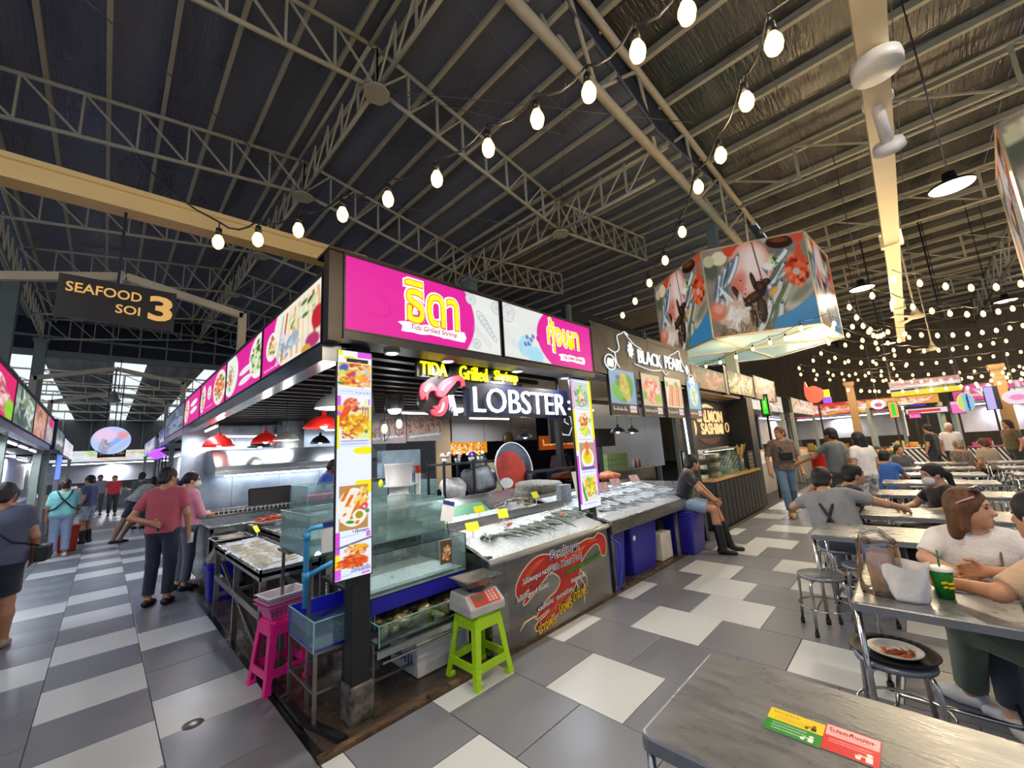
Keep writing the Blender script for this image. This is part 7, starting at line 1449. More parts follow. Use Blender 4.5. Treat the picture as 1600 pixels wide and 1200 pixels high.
fan('pale ceiling fan hanging from the alley portal frame', -.93, 13.6, 3.75, 4.7, .6); fan('white ceiling fan behind the Seafood Soi board', -1.0, 5.6, 3.95, 4.72, .55, M_WHITE); fan('ceiling fan on a long rod above the seating', 13.4, -3.15, 4.4, 8.5, .7, M_BEAMPAINT); fan('farther ceiling fan on a long rod above the seating', 19.5, -3.6, 4.3, 8.5, .7, M_BEAMPAINT)
# far stalls of the alley, both sides
R = random.Random(9)
def far_stall(label, x0, x1, y0, y1, face, cols, lit, roofm=None, zt=2.95):
    """simple market stall seen from far: counter, posts, canopy, sign band, goods, batten"""
    t = thing('market_stall', label, 'stall', ((x0 + x1) / 2, (y0 + y1) / 2, 0)); mx, my = (x0 + x1) / 2, (y0 + y1) / 2
    b = MB(); b.box((x0 + .1, y0 + .1, 0), (x1 - .1, y1 - .1, .85)); b.build('counter', mat('stall_counter_' + cols[0], cols[0], .4, .2, .1, 2), t)
    for (x, y) in ((x0, y0), (x1, y0), (x0, y1), (x1, y1)): b = MB(); b.box((x - .05, y - .05, 0), (x + .05, y + .05, 2.4)); b.build('post', M_COLPAINT if lit else M_BLACK, t)
    b = MB(); b.box((x0 - .05, y0 - .05, zt - .05), (x1 + .05, y1 + .05, zt)); b.build('canopy', M_BLACK, t)
    c = CV(48, 14, cols[1]); c.food(24, 7, 24, 7, cols[1:], 40, .2, seed=len(label)); c.words(8, 7, 40, 7, '#f4f0ea', len(label))
    if 'e' in face: sheet('sign_print', F_EAST(x1, y0, 2.4), y1 - y0, zt - 2.42, c, P_LITS, t, .06)
    if 'w' in face: sheet('sign_print', F_SIDE(x0, y1, 2.4), y1 - y0, zt - 2.42, c, P_LITS, t, .06)
    if 's' in face: sheet('sign_print', F_FRONT(x0, y0, 2.4), x1 - x0, zt - 2.42, c, P_LITS, t, .06)
    b = MB(); b.box((x0 + .02, y0 + .02, 2.38), (x1 - .02, y1 - .02, zt - .05)); b.build('fascia_core', M_BLACK, t)
    if x1 - x0 > y1 - y0: p, q = (x0 + .2, my, 2.3), (x1 - .2, my, 2.3)
    else: p, q = (mx, y0 + .2, 2.3), (mx, y1 - .2, 2.3)
    b = MB(); b.tube([p, q], .03, 6); b.build('batten', M_TUBE, t); 
    light('AREA', (mx, my, 2.2), (60 if x1 < 5 else 22) * lit, (.95, .95, 1) if lit else WARM, .5, aim=(mx, my, 0), name='stall_light')
    for k in range(10):
        x = x0 + .25 + (x1 - x0 - .5) * R.random(); y = y0 + .2 + (y1 - y0 - .4) * R.random(); h = .1 + .25 * R.random(); b = MB(); b.cbox((x, y, .85 + h / 2), (.22, .22, h)); b.build('goods', mat('goods_' + cols[1 + k % (len(cols) - 1)], cols[1 + k % (len(cols) - 1)], .5), t)
    b = MB(); b.box((mx - .02 if x1 - x0 < y1 - y0 else x0, my - .02 if x1 - x0 > y1 - y0 else y0, 1.35), (mx + .02 if x1 - x0 < y1 - y0 else x1, my + .02 if x1 - x0 > y1 - y0 else y1, 2.3)); b.build('back_board', mat('stall_back_' + cols[1], '#e2e2ea', .5, 0, .12, 2), t)
    return t
far_stall('dark blue fronted stall beyond the navy end post', -3.6, -1.95, 12.0, 15.6, 'e', ['#8d8d98', '#5a6a74', '#8fa49a', '#3a444c'], 1.2); far_stall('violet lit stall far down the alley on the fascia side', .25, 2.0, 11.2, 14.5, 'w', ['#7d7d90', '#4a4a6a', '#6a5ac8', '#8a8aa0'], 1.2)
far_stall('bright white stall farther along the opposite side', -3.8, -2.0, 17, 22, 'e', ['#b0b0b8', '#e0e0f0', '#f0c080', '#a0c0e0'], 2); far_stall('bright stall at the alley\'s far right', .3, 2.2, 16.5, 22, 'w', ['#a0a0b0', '#8090d0', '#f0e0c0', '#d08040'], 2); far_stall('shop front closing the view at the end of the alley', -3.0, 1.8, 27, 29, 's', ['#a0a0a8', '#d8e0f0', '#b0d890', '#f0b080'], 3)
t = thing('neon_awning', 'violet neon lit awning over the far alley stall', 'awning', (.2, 13, 2.2)); 
for k in range(4): b = MB(); b.tube([(.16, 11.4 + .9 * k, 2.05), (-.05, 11.6 + .9 * k, 2.22), (.16, 12.1 + .9 * k, 2.30)], .025, 6); b.build('neon_tube', glow('violet_neon', '#6a2cff', 5), t); b = MB(); b.bar((.16, 11.4 + .9 * k, 0), (.16, 11.4 + .9 * k, 2.05), .03); b.build('post', M_BLACK, t)
for i, (x, y, h, c_) in enumerate(((-1.42, 11.4, .6, '#b82a1c'), (.35, 10.4, .55, '#1f1aa0'))): tapered_bin(['red bin beside the woman in teal', 'dark blue bin by the bending man'][i], x, y, .34, .34, h, mat('bin_' + c_, c_, .4), lid=False)
b = MB(); b.box((-1.94, 14.9, 1.62), (-1.88, 15.58, 2.3)); b.build('hanging_screen', glow('blue_screen', '#5a7ae0', 1.2), label='small blue lit screen far along the opposite stalls', cat='screen')
# ------------------------------------------------------------------ seating: tables and stools
M_TOP = mat('scratched_table_steel', '#83878c', .32, .5, .05, 26, .05, 80, stretch=(1, .3, 1), rvar=.35)
M_FOOT = mat('rubber_foot', '#141414', .7)
def steel_table(label, x0, x1, y0, y1, z=.75, near=True, group=None, leg_r=.014):
    t = thing('steel_table', label, 'table', ((x0 + x1) / 2, (y0 + y1) / 2, 0), 0, group); cx, cy = (x0 + x1) / 2, (y0 + y1) / 2; w, d = x1 - x0, y1 - y0; r = .03
    def rr(k, z): 
        P = []
        for (sx, sy, a0) in ((1, 1, 0), (-1, 1, 90), (-1, -1, 180), (1, -1, 270)):
            for a in (0, 30, 60, 90): P.append((cx + sx * (w / 2 - r) + (r + k) * math.cos(math.radians(a0 + a)), cy + sy * (d / 2 - r) + (r + k) * math.sin(math.radians(a0 + a)), z))
        return P
    V = rr(-.012, z) + rr(-.004, z - .002) + rr(0, z - .008) + rr(0, z - .045); n = 16
    F = [tuple(range(n))] + [(a * n + i, (a + 1) * n + i, (a + 1) * n + (i + 1) % n, a * n + (i + 1) % n) for a in range(3) for i in range(n)]
    b = MB(); b.add(V, F); b.add(rr(-.01, z - .035), [tuple(range(n))[::-1]]); b.build('top', M_TOP, t)
    for sx in (-1, 1):
        for sy in (-1, 1):
            x, y = cx + sx * (w / 2 - .03), cy + sy * (d / 2 - .02); b = MB(); b.tube([(x, y, .02), (x, y, z - .04)], leg_r, 8 if near else 6); lg = b.build('leg', M_CHROME, t)
            if near: b = MB(); b.tube([(x, y, 0), (x, y, .045)], leg_r * 1.35, 8); b.build('foot', M_FOOT, lg)
    for sy in (-1, 1): y = cy + sy * (d / 2 - .08); b = MB(); b.tube([(cx - w / 2 + .05, y, .16), (cx + w / 2 - .05, y, .16)], leg_r * .8, 6); b.build('rail', M_CHROME, t)
    b = MB(); b.tube([(cx, cy - d / 2 + .08, .16), (cx, cy + d / 2 - .08, .16)], leg_r * .8, 6); b.build('rail', M_CHROME, t)
    return t
steel_table('scratched steel table in front with yellow, green and red stickers', .275, .905, -3.25, -1.835); steel_table('steel table holding the takeaway bags and green cup', 1.865, 2.70, -2.83, -2.215); steel_table('empty dark steel table beyond the bags', 3.52, 4.15, -3.2, -1.80); steel_table('steel table the man in grey leans over', 4.75, 5.4, -3.4, -2.05)
def round_stool(label, x, y, rz=0., group=None, near=True, h=.45, r=.165):
    t = thing('steel_stool', label, 'stool', (x, y, 0), rz, group); n = 24 if near else 14
    b = MB(); b.lathe([(0, h), (r - .012, h), (r, h - .006), (r, h - .028), (r - .01, h - .03), (0, h - .03)], n=n); b.build('seat', M_TOP, t, local=True)
    for k in range(4):
        a = PI / 4 + k * PI / 2; c, s = math.cos(a), math.sin(a); b = MB(); b.tube([((r - .05) * c, (r - .05) * s, h - .035), ((r - .005) * c, (r - .005) * s, h - .04), ((r + .012) * c, (r + .012) * s, h - .075), ((r + .035) * c, (r + .035) * s, .02)], .012, 8 if near else 5); lg = b.build('leg', M_CHROME, t, local=True)
        if near: b = MB(); b.tube([((r + .037) * c, (r + .037) * s, 0), ((r + .035) * c, (r + .035) * s, .04)], .016, 8); b.build('foot', M_FOOT, lg, local=True)
    b = MB(); b.tube([((r + .022) * math.cos(a), (r + .022) * math.sin(a), .2) for a in np.linspace(0, 2 * PI, n)[:-1]], .007, 6, closed=True); b.build('ring', M_CHROME, t, local=True)
    return t
round_stool('round steel stool with a black plate of leftovers on it', 2.06, -2.33, .2); round_stool('round steel stool pulled out at the corner of the empty dark table', 3.42, -1.84, .5); round_stool('round steel stool tucked under the empty dark table', 3.9, -2.1, .1); round_stool('steel stool under the woman in white', 2.98, -2.74, .3); round_stool('steel stool under the man in beige', 2.2, -3.08, .1); round_stool('steel stool under the man in grey', 4.46, -1.86, .6); round_stool('steel stool under the woman with the ponytail', 5.75, -2.75, .2); round_stool('steel stool under the person in black beside the grey man', 5.3, -1.75, .2)
# rows of tables behind
tp = None; sp0 = None; rt = []
for ix, x in enumerate((6.9, 8.5, 10.1, 11.7, 13.4)):
    for iy, y in enumerate((-2.75, -4.35, -5.95)):
        lab = 'steel table in the %s row from the diners, %s' % (['first', 'second', 'third', 'fourth', 'fifth'][ix], ['on the aisle end', 'in the middle', 'at the far side of the hall'][iy])
        steel_table(lab, x - .32, x + .32, y - .65, y + .65, near=False, group='rows of empty steel tables', leg_r=.013)
        rt.append((x, y))
s0 = round_stool('steel stool in the rows of empty tables', 6.3, -2.4, 0, 'stools in the rows of empty tables', False); index_children(); first = True
for (x, y) in rt:
    for (dx, dy) in ((-.62, -.32), (-.62, .32), (.62, -.32), (.62, .32)):
        if first: s0.location = (x + dx, y + dy, 0); first = False; continue
        dup(s0, (x + dx + random.uniform(-.04, .04), y + dy + random.uniform(-.04, .04), 0), random.random() * 3, 'steel stool in the rows of empty tables', 'stools in the rows of empty tables')
# stickers on the front table
t = thing('table_sticker', 'yellow and green sticker on the scratched front table', 'sticker', (.6, -2.17, .751)); c = CV(70, 60, '#1f8a34'); c.rect(0, 0, 70, 30, '#e8c818'); c.words(6, 8, 40, 6, '#3a3410', 1); [c.words(10, 18 + 5 * k, 56, 3, '#8a6a10', k) for k in range(2)]; [c.words(10, 36 + 7 * k, 50, 3.5, '#f0f4e8', k + 5) for k in range(3)]
def bin_icon(c, x, y, s, col): c.ell(x, y - 7 * s, 2.6 * s, 2.6 * s, col); c.rect(x - 3 * s, y - 4 * s, x + 3 * s, y + 5 * s, col); c.line(x - 3 * s, y - 2 * s, x - 8 * s, y - 3 * s, 1.6 * s, col); c.poly([(x - 11 * s, y - 1 * s), (x - 6 * s, y - 1 * s), (x - 7 * s, y + 5 * s), (x - 10 * s, y + 5 * s)], col)
bin_icon(c, 58, 22, 1.0, '#20200c'); bin_icon(c, 58, 50, 1.1, '#f4f4f0')
fr = (np.array((.532, -2.115, .7515)), np.array((.0, -.147, 0)) / .147 * 1.0, np.array((1., 0, 0))); b = MB(); b.prism([(0, 0), (.142, 0), (.142, .122), (0, .122)], fr, 0, .0006); b.build('backing', M_WHITEP, t); sheet('print', fr, .142, .122, c, P_FLAT, t, .001)
t = thing('table_sticker', 'red and pink sticker on the scratched front table', 'sticker', (.6, -2.31, .751)); c = CV(70, 70, '#d0282c'); c.rect(2, 2, 68, 30, '#f0b8bc'); c.words(6, 12, 62, 9, '#c01c30', 2); c.words(10, 24, 60, 4, '#c83848', 3); [c.words(8, 38 + 6 * k, 58, 3, '#f8d8d8', k) for k in range(2)]; bin_icon(c, 58, 58, 1.5, '#f4e8e8')
fr = (np.array((.538, -2.258, .7515)), np.array((0, -1., 0)), np.array((1., 0, 0))); b = MB(); b.prism([(0, 0), (.125, 0), (.125, .13), (0, .13)], fr, 0, .0006); b.build('backing', M_WHITEP, t); sheet('print', fr, .125, .13, c, P_FLAT, t, .001)
text('lettering', 'โปรดทิ้งขยะ', fr, .06, .105, .10, mat('print_crimson', '#c01c30', .5, var=0), t, .022, off=.0016, ext=.0004)
# plate of leftovers on the stool
t = thing('plate_of_food', 'black round tray with a white dish of leftover seafood', 'dish', (2.06, -2.33, .452)); x, y, z = 2.06, -2.33, .452
b = MB(); b.lathe([(0, 0), (.13, 0), (.165, .012), (.185, .03), (.182, .033), (.16, .018), (.12, .008), (0, .007)], (x, y, z), 28); b.build('tray', mat('black_melamine', '#0c0c0e', .55), t); b = MB(); b.lathe([(0, .009), (.07, .009), (.10, .022), (.115, .036), (.112, .038), (.09, .026), (.06, .016), (0, .015)], (x + .0, y - .01, z), 26); b.build('dish', mat('off_white_dish', '#ece4d4', .3), t)
R = random.Random(3)
for k in range(16):
    a = R.random() * 6.28; q = R.random() * .07; b = MB(); b.ell((x + q * math.cos(a), y - .01 + q * math.sin(a), z + .024), (.022 + .014 * R.random(), .010, .008), 8, 5, rot=rotm(R.random() * 3)); b.build('food_scrap', [mat('scrap_orange', '#d8702a', .4), mat('scrap_brown', '#7a4a24', .5), mat('scrap_cream', '#e8d8b0', .5), mat('scrap_red', '#b83a20', .4)][k % 4], t)
# bags, cup on the second table
t = thing('takeaway_bag', 'clear plastic carrier bag with brown paper parcel inside', 'bag', (2.12, -2.34, .752)); 
def sack_geo(w, d, h, n=18, k=12, seed=0, top=.75, lean=(0, 0)):
    Rr = np.random.RandomState(seed); V = []; ph = Rr.rand(6) * 6
    for i in range(k + 1):
        tt = i / k
        for j in range(n):
            a = 2 * PI * j / n; c, s = math.cos(a), math.sin(a); e = .62; cx = np.sign(c) * abs(c) ** e; sy = np.sign(s) * abs(s) ** e; wr = 1 + .07 * math.sin(3 * a + ph[0] + 4 * tt) + .05 * math.sin(7 * a + ph[1] - 5 * tt) + .03 * math.sin(11 * a + 9 * tt + ph[2]); f = (1 - (1 - top) * tt ** 1.5) * (1 - .15 * (1 - tt) ** 6)
            V.append((w / 2 * cx * wr * f + lean[0] * tt, d / 2 * sy * wr * f + lean[1] * tt, h * tt + .008 * math.sin(5 * a + ph[3]) * tt))
    F = [(i * n + j, i * n + (j + 1) % n, (i + 1) * n + (j + 1) % n, (i + 1) * n + j) for i in range(k) for j in range(n)] + [tuple(range(n))[::-1]]
    return V, F
V, F = sack_geo(.26, .20, .27, seed=2, top=.85); b = MB(); b.add(np.array(V) + (2.12, -2.34, .752), F, True); b.build('film', glass('carrier_film', (.90, .90, .88), .30, .12), t)
V, F = sack_geo(.18, .12, .21, seed=5, top=.95); b = MB(); b.add(np.array(V) + (2.14, -2.35, .756), F, True); b.build('paper_parcel', mat('brown_paper', '#c8966a', .7, 0, .12, 8, .4, 20), t)
for s_ in (-1, 1): b = MB(); b.tube([(2.12 + .05 * s_, -2.26 - .05, .99), (2.10 + .04 * s_, -2.29, 1.06), (2.10 + .03 * s_, -2.36, 1.08), (2.12 + .04 * s_, -2.43, 1.0)], .012, 6); b.build('handle', glass('handle_film', (.8, .78, .74), .3, .2), t)
t = thing('takeaway_bag', 'white paper bag open at the top beside the cup', 'bag', (2.08, -2.46, .752)); V, F = sack_geo(.13, .15, .18, seed=9, top=1.3, n=24); b = MB(); b.add(np.array(V) + (2.04, -2.445, .752), F, True); b.build('paper', mat('white_paper', '#efece6', .7, 0, .04, 8, .25, 18), t)
b = MB(); b.ell((2.04, -2.445, .80), (.06, .07, .04), 10, 6); b.build('contents', mat('white_paper', '#efece6'), t)
t = thing('paper_cup', 'green paper cup with white lid and green straw', 'cup', (2.16, -2.57, .752)); c_ = (2.17, -2.575, .752); b = MB(); b.lathe([(0, 0), (.033, 0), (.046, .135), (.045, .137)], c_, 22); b.build('cup', mat('cup_green', '#1f8a2c', .4), t); b = MB(); b.lathe([(.050, .135), (.050, .145), (.042, .152), (0, .152)], c_, 22); b.build('lid', M_WHITEP, t); b = MB(); b.tube([(2.17, -2.575, .90), (2.175, -2.578, .985)], .0045, 6); b.build('straw', mat('straw_green', '#2f7a4a', .4), t)
fr = (np.array((2.125, -2.572, .80)), np.array((.35, -.94, 0)), np.array((0, 0, 1.))); [(MB().prism(blob([(u, v), (u + w, v + .004), (u + w, v + h), (u, v + h - .003)], 3), fr, .004, .006)).build('emblem', mat('cup_yellow', '#e8c820', .5, var=0), t) for (u, v, w, h) in ((-.004, .028, .022, .014), (.022, .026, .024, .013), (.002, .008, .016, .013), (.022, .006, .022, .013))]
t = thing('food_tray', 'paper tray of snacks in front of the woman in white', 'food', (2.38, -2.66, .752)); b = MB(); b.box((2.30, -2.74, .752), (2.46, -2.60, .765)); b.build('tray', M_WHITEP, t); 
for k in range(5): b = MB(); b.ell((2.33 + .025 * k, -2.67 + .02 * (k % 2), .775), (.022, .016, .012), 8, 5); b.build('snack', mat('snack_gold', '#d89a40', .5), t)
for i in range(4): b = MB(); b.ell((5.0 + .1 * i, -2.4 + .05 * (i % 2), .765), (.03, .022, .014), 8, 5); b.build('shell_scrap', mat('snack_gold', '#d89a40', .5), label='shell scrap on the table the man in grey leans over', cat='food', group='scraps on the grey man\'s table')
# red barrel by the aisle
t = thing('red_barrel', 'red plastic barrel standing in the aisle behind the walking man', 'barrel', (10.3, -1.1, .55)); b = MB(); b.lathe([(0, .62), (.19, .62), (.22, .9), (.225, 1.14), (.235, 1.15), (.235, 1.18), (.2, 1.18), (.19, .7), (0, .68)], (10.3, -1.1, 0), 22); b.build('barrel', M_RED, t); b = MB(); b.box((10.08, -1.34, 0), (10.5, -.88, .62)); b.build('trolley', M_BLACK, t, bevel=.01)
# ------------------------------------------------------------------ far stalls of the hall
far_stall('bright seafood stall just past the salmon stall', 11.0, 15.5, .5, 2.4, 's', ['#a8a49c', '#d8d0c0', '#f0e0c0', '#b84a3c', '#e8e8e0'], 3); far_stall('second bright stall past the salmon stall', 16, 20.5, .3, 2.4, 's', ['#a8a090', '#e0c8a0', '#d86a4c', '#f0f0e0'], 3)
far_stall('fruit stall with heaped oranges at the end of the aisle', 18.2, 20, -3.4, -1.6, 'w', ['#2c6a34', '#e8a040', '#e8d080', '#d8506a', '#f0e8d0'], 3, zt=2.7); far_stall('pink signed stall at the end of the hall', 19.5, 21.5, -6.0, -3.8, 'w', ['#8a3040', '#d84a90', '#f0e0e8', '#b03040'], 3); far_stall('blue signed stall at the far right of the hall', 18.8, 21, -9.0, -6.4, 'w', ['#705848', '#a8b8e0', '#f0f0f0', '#d0a060'], 3)
far_stall('stall with striped awning behind the fruit stall', 22, 24, -2.4, 1.5, 'w', ['#806a50', '#d83a30', '#f0e0c0', '#e8c048'], 3)
R = random.Random(1)
for k in range(40):
    x = 17.6 + .5 * R.random(); y = -3.3 + 1.6 * R.random(); z = .86; c_ = ['#e89030', '#e8d060', '#d8586a', '#e8b8a0'][k % 4]
    b = MB(); b.ell((x, y, z + .05), (.07, .07, .06), 8, 6); b.build('fruit', mat('fruit_' + c_, c_, .4), label='round fruit heaped on the fruit stall front', cat='fruit', group='fruit heaped on the stall')
b = MB(); b.box((17.5, -3.4, 0), (18.2, -1.6, .86)); b.build('fruit_counter', mat('green_cloth_counter', '#1c5a2a', .6), label='green counter under the heaped fruit', cat='counter', bevel=.01)
def chev(label, x, y0, y1):
    t = thing('patterned_counter', label, 'counter', (x, (y0 + y1) / 2, 0)); c = CV(90, 40, '#18181a')
    for i in range(-6, 26):
        for (s, o) in ((1, 0), (-1, 0)): xx = i * 9; c.line(xx, 0, xx + 20, 20, 2.6, '#e4e4e0'); c.line(xx + 20, 20, xx, 40, 2.6, '#e4e4e0')
    b = MB(); b.box((x, y0, 0), (x + .5, y1, 1.0)); b.build('body', M_BLACK, t); sheet('print', F_SIDE(x, y1, .1), y1 - y0, .88, c, P_FLAT, t, .004); return t
chev('black and white chevron counter before the fruit stall', 16.4, -3.3, -2.1); chev('second chevron counter farther right in the hall', 15.6, -4.5, -3.6)
def lit_panel(label, x, y0, y1, z0, z1, c, m=None, hang=None, name='lit_sign', d=.12):
    t = lightbox(name, label, F_SIDE(x, y1, z0), y1 - y0, z1 - z0, c, d, m or P_LIT, .02)
    if not hang: b = MB(); b.bar((x + .08, (y0 + y1) / 2, 0), (x + .08, (y0 + y1) / 2, z0), .05); b.build('post', M_BLACK, t)
    if hang:
        for y in (y0 + .08, y1 - .08): b = MB(); b.bar((x + .06, y, z1), (x + .06, y, hang), .04); b.build('hanger', M_BLACK, t)
    return t
c = CV(110, 36, '#e8e0e0'); c.rect(0, 0, 110, 12, '#d8a8a0'); c.words(6, 6, 104, 7, '#c03030', 2); c.rect(0, 19, 110, 24, '#2c2418'); c.words(40, 21, 100, 4, '#f0e020', 3); c.rect(0, 25, 110, 36, '#f0dc18')
lit_panel('large hanging signboard in red, white and yellow stripes', 17, -3.9, -2.3, 2.62, 3.14, c, P_LITS, 8.3)
c = CV(24, 40, '#f0b050'); c.rect(7, 5, 17, 35, '#18d838'); lit_panel('upright lit sign with green bar and orange border', 16.9, -2.42, -2.17, 1.96, 2.5, c)
c = CV(60, 16, '#e8d0e0'); c.rect(3, 4, 50, 12, '#d82a30'); lit_panel('long red lit sign beneath the striped board', 18, -3.55, -2.55, 2.05, 2.25, c); c = CV(20, 16, '#f050b0'); c.words(3, 8, 17, 8, '#ffd0f0', 2); lit_panel('small magenta lit sign by the green bar', 17.2, -2.9, -2.6, 1.9, 2.08, c); c = CV(20, 24, '#f070c0'); c.rect(0, 0, 20, 6, '#f8b0d0'); lit_panel('pink lit sign beside the blue oval', 17.2, -3.85, -3.55, 1.95, 2.35, c)
c = CV(40, 20, '#5a2cff'); lit_panel('violet lit strip above the red sign', 18.4, -3.1, -2.7, 2.32, 2.42, c); c = CV(30, 40, '#c0b0f0'); c.rect(20, 0, 30, 40, '#30303c'); lit_panel('tall lilac lit sign far right', 17.5, -4.6, -4.3, 2.0, 2.7, c); c = CV(40, 30, '#b8d8c0'); c.ell(20, 20, 18, 10, '#8aa0b0', 0, .4); lit_panel('mint lit sign at the far right', 17.5, -5.3, -4.8, 2.1, 2.6, c)
def oval(label, x, y, z, ru, rv, c, hang=8.3):
    t = thing('oval_sign', label, 'sign', (x, y, z - rv)); fr = (np.array((x, y, z)), np.array((0, -1., 0)), np.array((0, 0, 1.))); b = MB(); b.prism([(ru * 1.04 * math.cos(a), rv * 1.04 * math.sin(a)) for a in np.linspace(0, 2 * PI, 30)[:-1]], fr, -.08, 0); b.build('housing', M_WHITE, t); disc_sheet('print', fr, ru, rv, c, P_LIT, t, 14, 30); b = MB(); b.bar((x + .04, y, z + rv), (x + .04, y, 8.5), .02); b.build('hanger', M_BLACK, t)
c = CV(30, 30, '#e8ecf8'); c.ell(15, 16, 9, 7, '#e05080', 0, .3); oval('white oval sign with red mark near the cream column', 17, -1.95, 2.45, .18, .16, c); c = CV(30, 40, '#8ac0e0'); c.rect(0, 0, 10, 40, '#c8d860'); c.rect(16, 0, 20, 40, '#1c3c70'); oval('blue and lime oval sign hung over the aisle', 17, -3.88, 2.27, .17, .27, c); c = CV(30, 30, '#f0d8e8'); c.ell(15, 15, 10, 7, '#e890c0', 0, .3); oval('pale pink oval sign at the far right edge', 17, -4.85, 2.3, .26, .2, c)
lit_panel('green lit letter sign on the second stall fascia', 11.6, .02, .22, 2.16, 2.76, (lambda c: (c.rect(3, 3, 17, 27, '#40e830'), c.rect(8, 3, 12, 20, '#c0f060'), c)[-1])(CV(20, 30, '#183818')))
t = thing('prawn_figure_sign', 'glittering red prawn shaped sign above the far stalls', 'sign', (16, -.5, 2.7)); fr = F_SIDE(16, -.2, 2.6); b = MB(); b.prism(blob([(0, .35), (.05, .8), (.12, .6), (.3, .62), (.5, .45), (.48, .2), (.3, .05), (.1, .1)], 5), fr, 0, .15); b.build('figure', glow('red_glitter', '#e0503c', .8), t); b = MB(); b.prism([(.5, .2), (.66, .2), (.66, .45), (.5, .45)], fr, 0, .1); b.build('yellow_panel', glow('yellow_panel', '#e8b818', .9), t); b = MB(); b.prism([(.46, 0), (.68, 0), (.68, .19), (.46, .19)], fr, 0, .1); b.build('violet_panel', glow('violet_panel', '#6a3cd0', .9), t); b = MB(); b.bar((16.05, -.5, 0), (16.05, -.5, 2.7), .05); b.build('post', M_BLACK, t)
for i, (x, y, w) in enumerate(((18, -1.25, .28), (18.3, -4.75, .34), (12.5, -9.5, .3), (24, -7, .3))): column(20 + i, x, y, 3.4, w * .8, mat('yellow_cream_column', '#a08058', .5, 0, .05, 2))
# pendants, spot fixtures on the beam
for i, (x, y, z) in enumerate(HIGHBAY):
    t = thing('high_bay_lamp', ['black high bay pendant with a glowing white disc at the upper right', 'smaller black high bay pendant nearer the hexagonal sign', 'added high bay pendant above the front table', 'added high bay pendant above the alley mouth', 'added high bay pendant over the far tables', 'added high bay pendant by the far stalls', 'high bay pendant over the hall\'s far side'][i], 'lamp', (x, y, z)); b = MB(); b.lathe([(0, .20), (.07, .19), (.08, .08), (.12, .06), (.24, .0), (.24, -.03)], (x, y, z), 22); b.build('housing', M_BLACK, t); b = MB(); b.lathe([(0, -.04), (.225, -.035), (.235, -.02)], (x, y, z), 22); b.build('diffuser', glow('bay_diffuser', '#fff0d8', 2.2), t); b = MB(); b.tube([(x, y, z + .2), (x, y, 8.56)], .01, 6); b.build('rod', M_SSD, t)
for i, (x, z) in enumerate(((3.2, 4.30), (3.75, 4.30))):
    t = thing('spot_fixture', ['white round spot fixture clamped at the near end of the tray', 'white tilted spot with dark lens on the tray'][i], 'lamp', (x, -2.84, z)); 
    if i == 0: b = MB(); b.lathe([(0, .0), (.15, .0), (.155, .04), (.15, .10), (.05, .16), (0, .16)], (x - .25, -2.84, z), 22); b.build('drum', M_WHITE, t)
    else:
        d = np.array((.55, -.05, -.42)); d /= np.linalg.norm(d); p = np.array((x, -2.84, z + .12)); b = MB(); b.tube([p - d * .12, p + d * .25], .045, 14); b.build('barrel', M_WHITE, t); b = MB(); b.tube([p + d * .25, p + d * .27, p + d * .34], [.05, .11, .12], 20); b.build('bell', M_WHITE, t); b = MB(); b.tube([p + d * .341, p + d * .345], .085, 18); b.build('lens', M_BLACKP, t); b = MB(); b.lathe([(0, -.02), (.11, -.02), (.11, .02), (0, .02)], (x - .12, -2.84, z + .2), 18); b.build('clamp', M_WHITE, t)
    b = MB(); b.bar((x - .18 * (i == 0) * 1.4, -2.84, z + .1), (x - .18 * (i == 0) * 1.4, -2.84, 4.47), .05); b.build('bracket', M_WHITE, t)
# ------------------------------------------------------------------ people
M_STRAP = mat('black_strap', '#151518', .6); D = math.radians
def bagbox(t, c, d, m, name='bag', rz=0.): b = MB(); b.cbox(c, d, rz=rz); return b.build(name, m, t, local=True, bevel=.015)
def sling(t, J, W, left=True, m=None, w=.010, k=1.18):
    """strap over one shoulder, round chest and back to the other hip"""
    s = 1 if left else -1; P = [J['shL' if left else 'shR'] * .72 + J['nec'] * .28 + np.array((0, 0, .055))]; c = J['che']; p = J['pel']
    P = [P[0], c + k * np.array((.135, s * .04, .0)), p + k * np.array((.145, -s * .10, .10)), p + k * np.array((.02, -s * .205, .06)), p + k * np.array((-.13, -s * .10, .12)), c + k * np.array((-.145, s * .04, .03)), c + np.array((-.12 * k, s * .09, .13)), P[0]]
    strap(t, P, m or M_STRAP, w)
t, J, W = person('man in dark grey blue tee and navy shorts with a black sling bag', (-1.66, 4.1, 0), D(82), stand_pose(knR=(.06, -.1, .48), anR=(.10, -.11, .085), knL=(-.02, .1, .49), anL=(-.10, .11, .085), elR=(-.02, -.27, 1.12), wrR=(.10, -.25, .92)), 1.61, '#a9785a', '#4b5168', None, '#14182c', shoe='#8a7c6c', leg=.42, fat=1.28, res=.012, hem=.06, hy=-.2)
sling(t, J, W, True, k=1.34); bagbox(t, (.02, -.32, .88), (.22, .09, .16), M_BLACKP)
t, J, W = person('person in plum top half hidden behind the man with the sling bag', (-1.74, 5.2, 0), D(80), stand_pose(), 1.56, '#b98565', '#3a2c4a', None, '#20222c', shoe='#c8b89c', leg=.44, res=.018)
t, J, W = person('woman in teal top and wide pale blue trousers with crossed straps', (-1.52, 10.6, 0), D(95), stand_pose(elR=(.06, -.25, 1.12), wrR=(.2, -.22, .98)), 1.6, '#b98565', '#86cfcf', None, '#8fa0bd', hair='#3a2420', shoe='#e0dcd4', res=.018, fat=1.12, sleeve=.95, style='bun'); sling(t, J, W, True, w=.014); sling(t, J, W, False, w=.014)
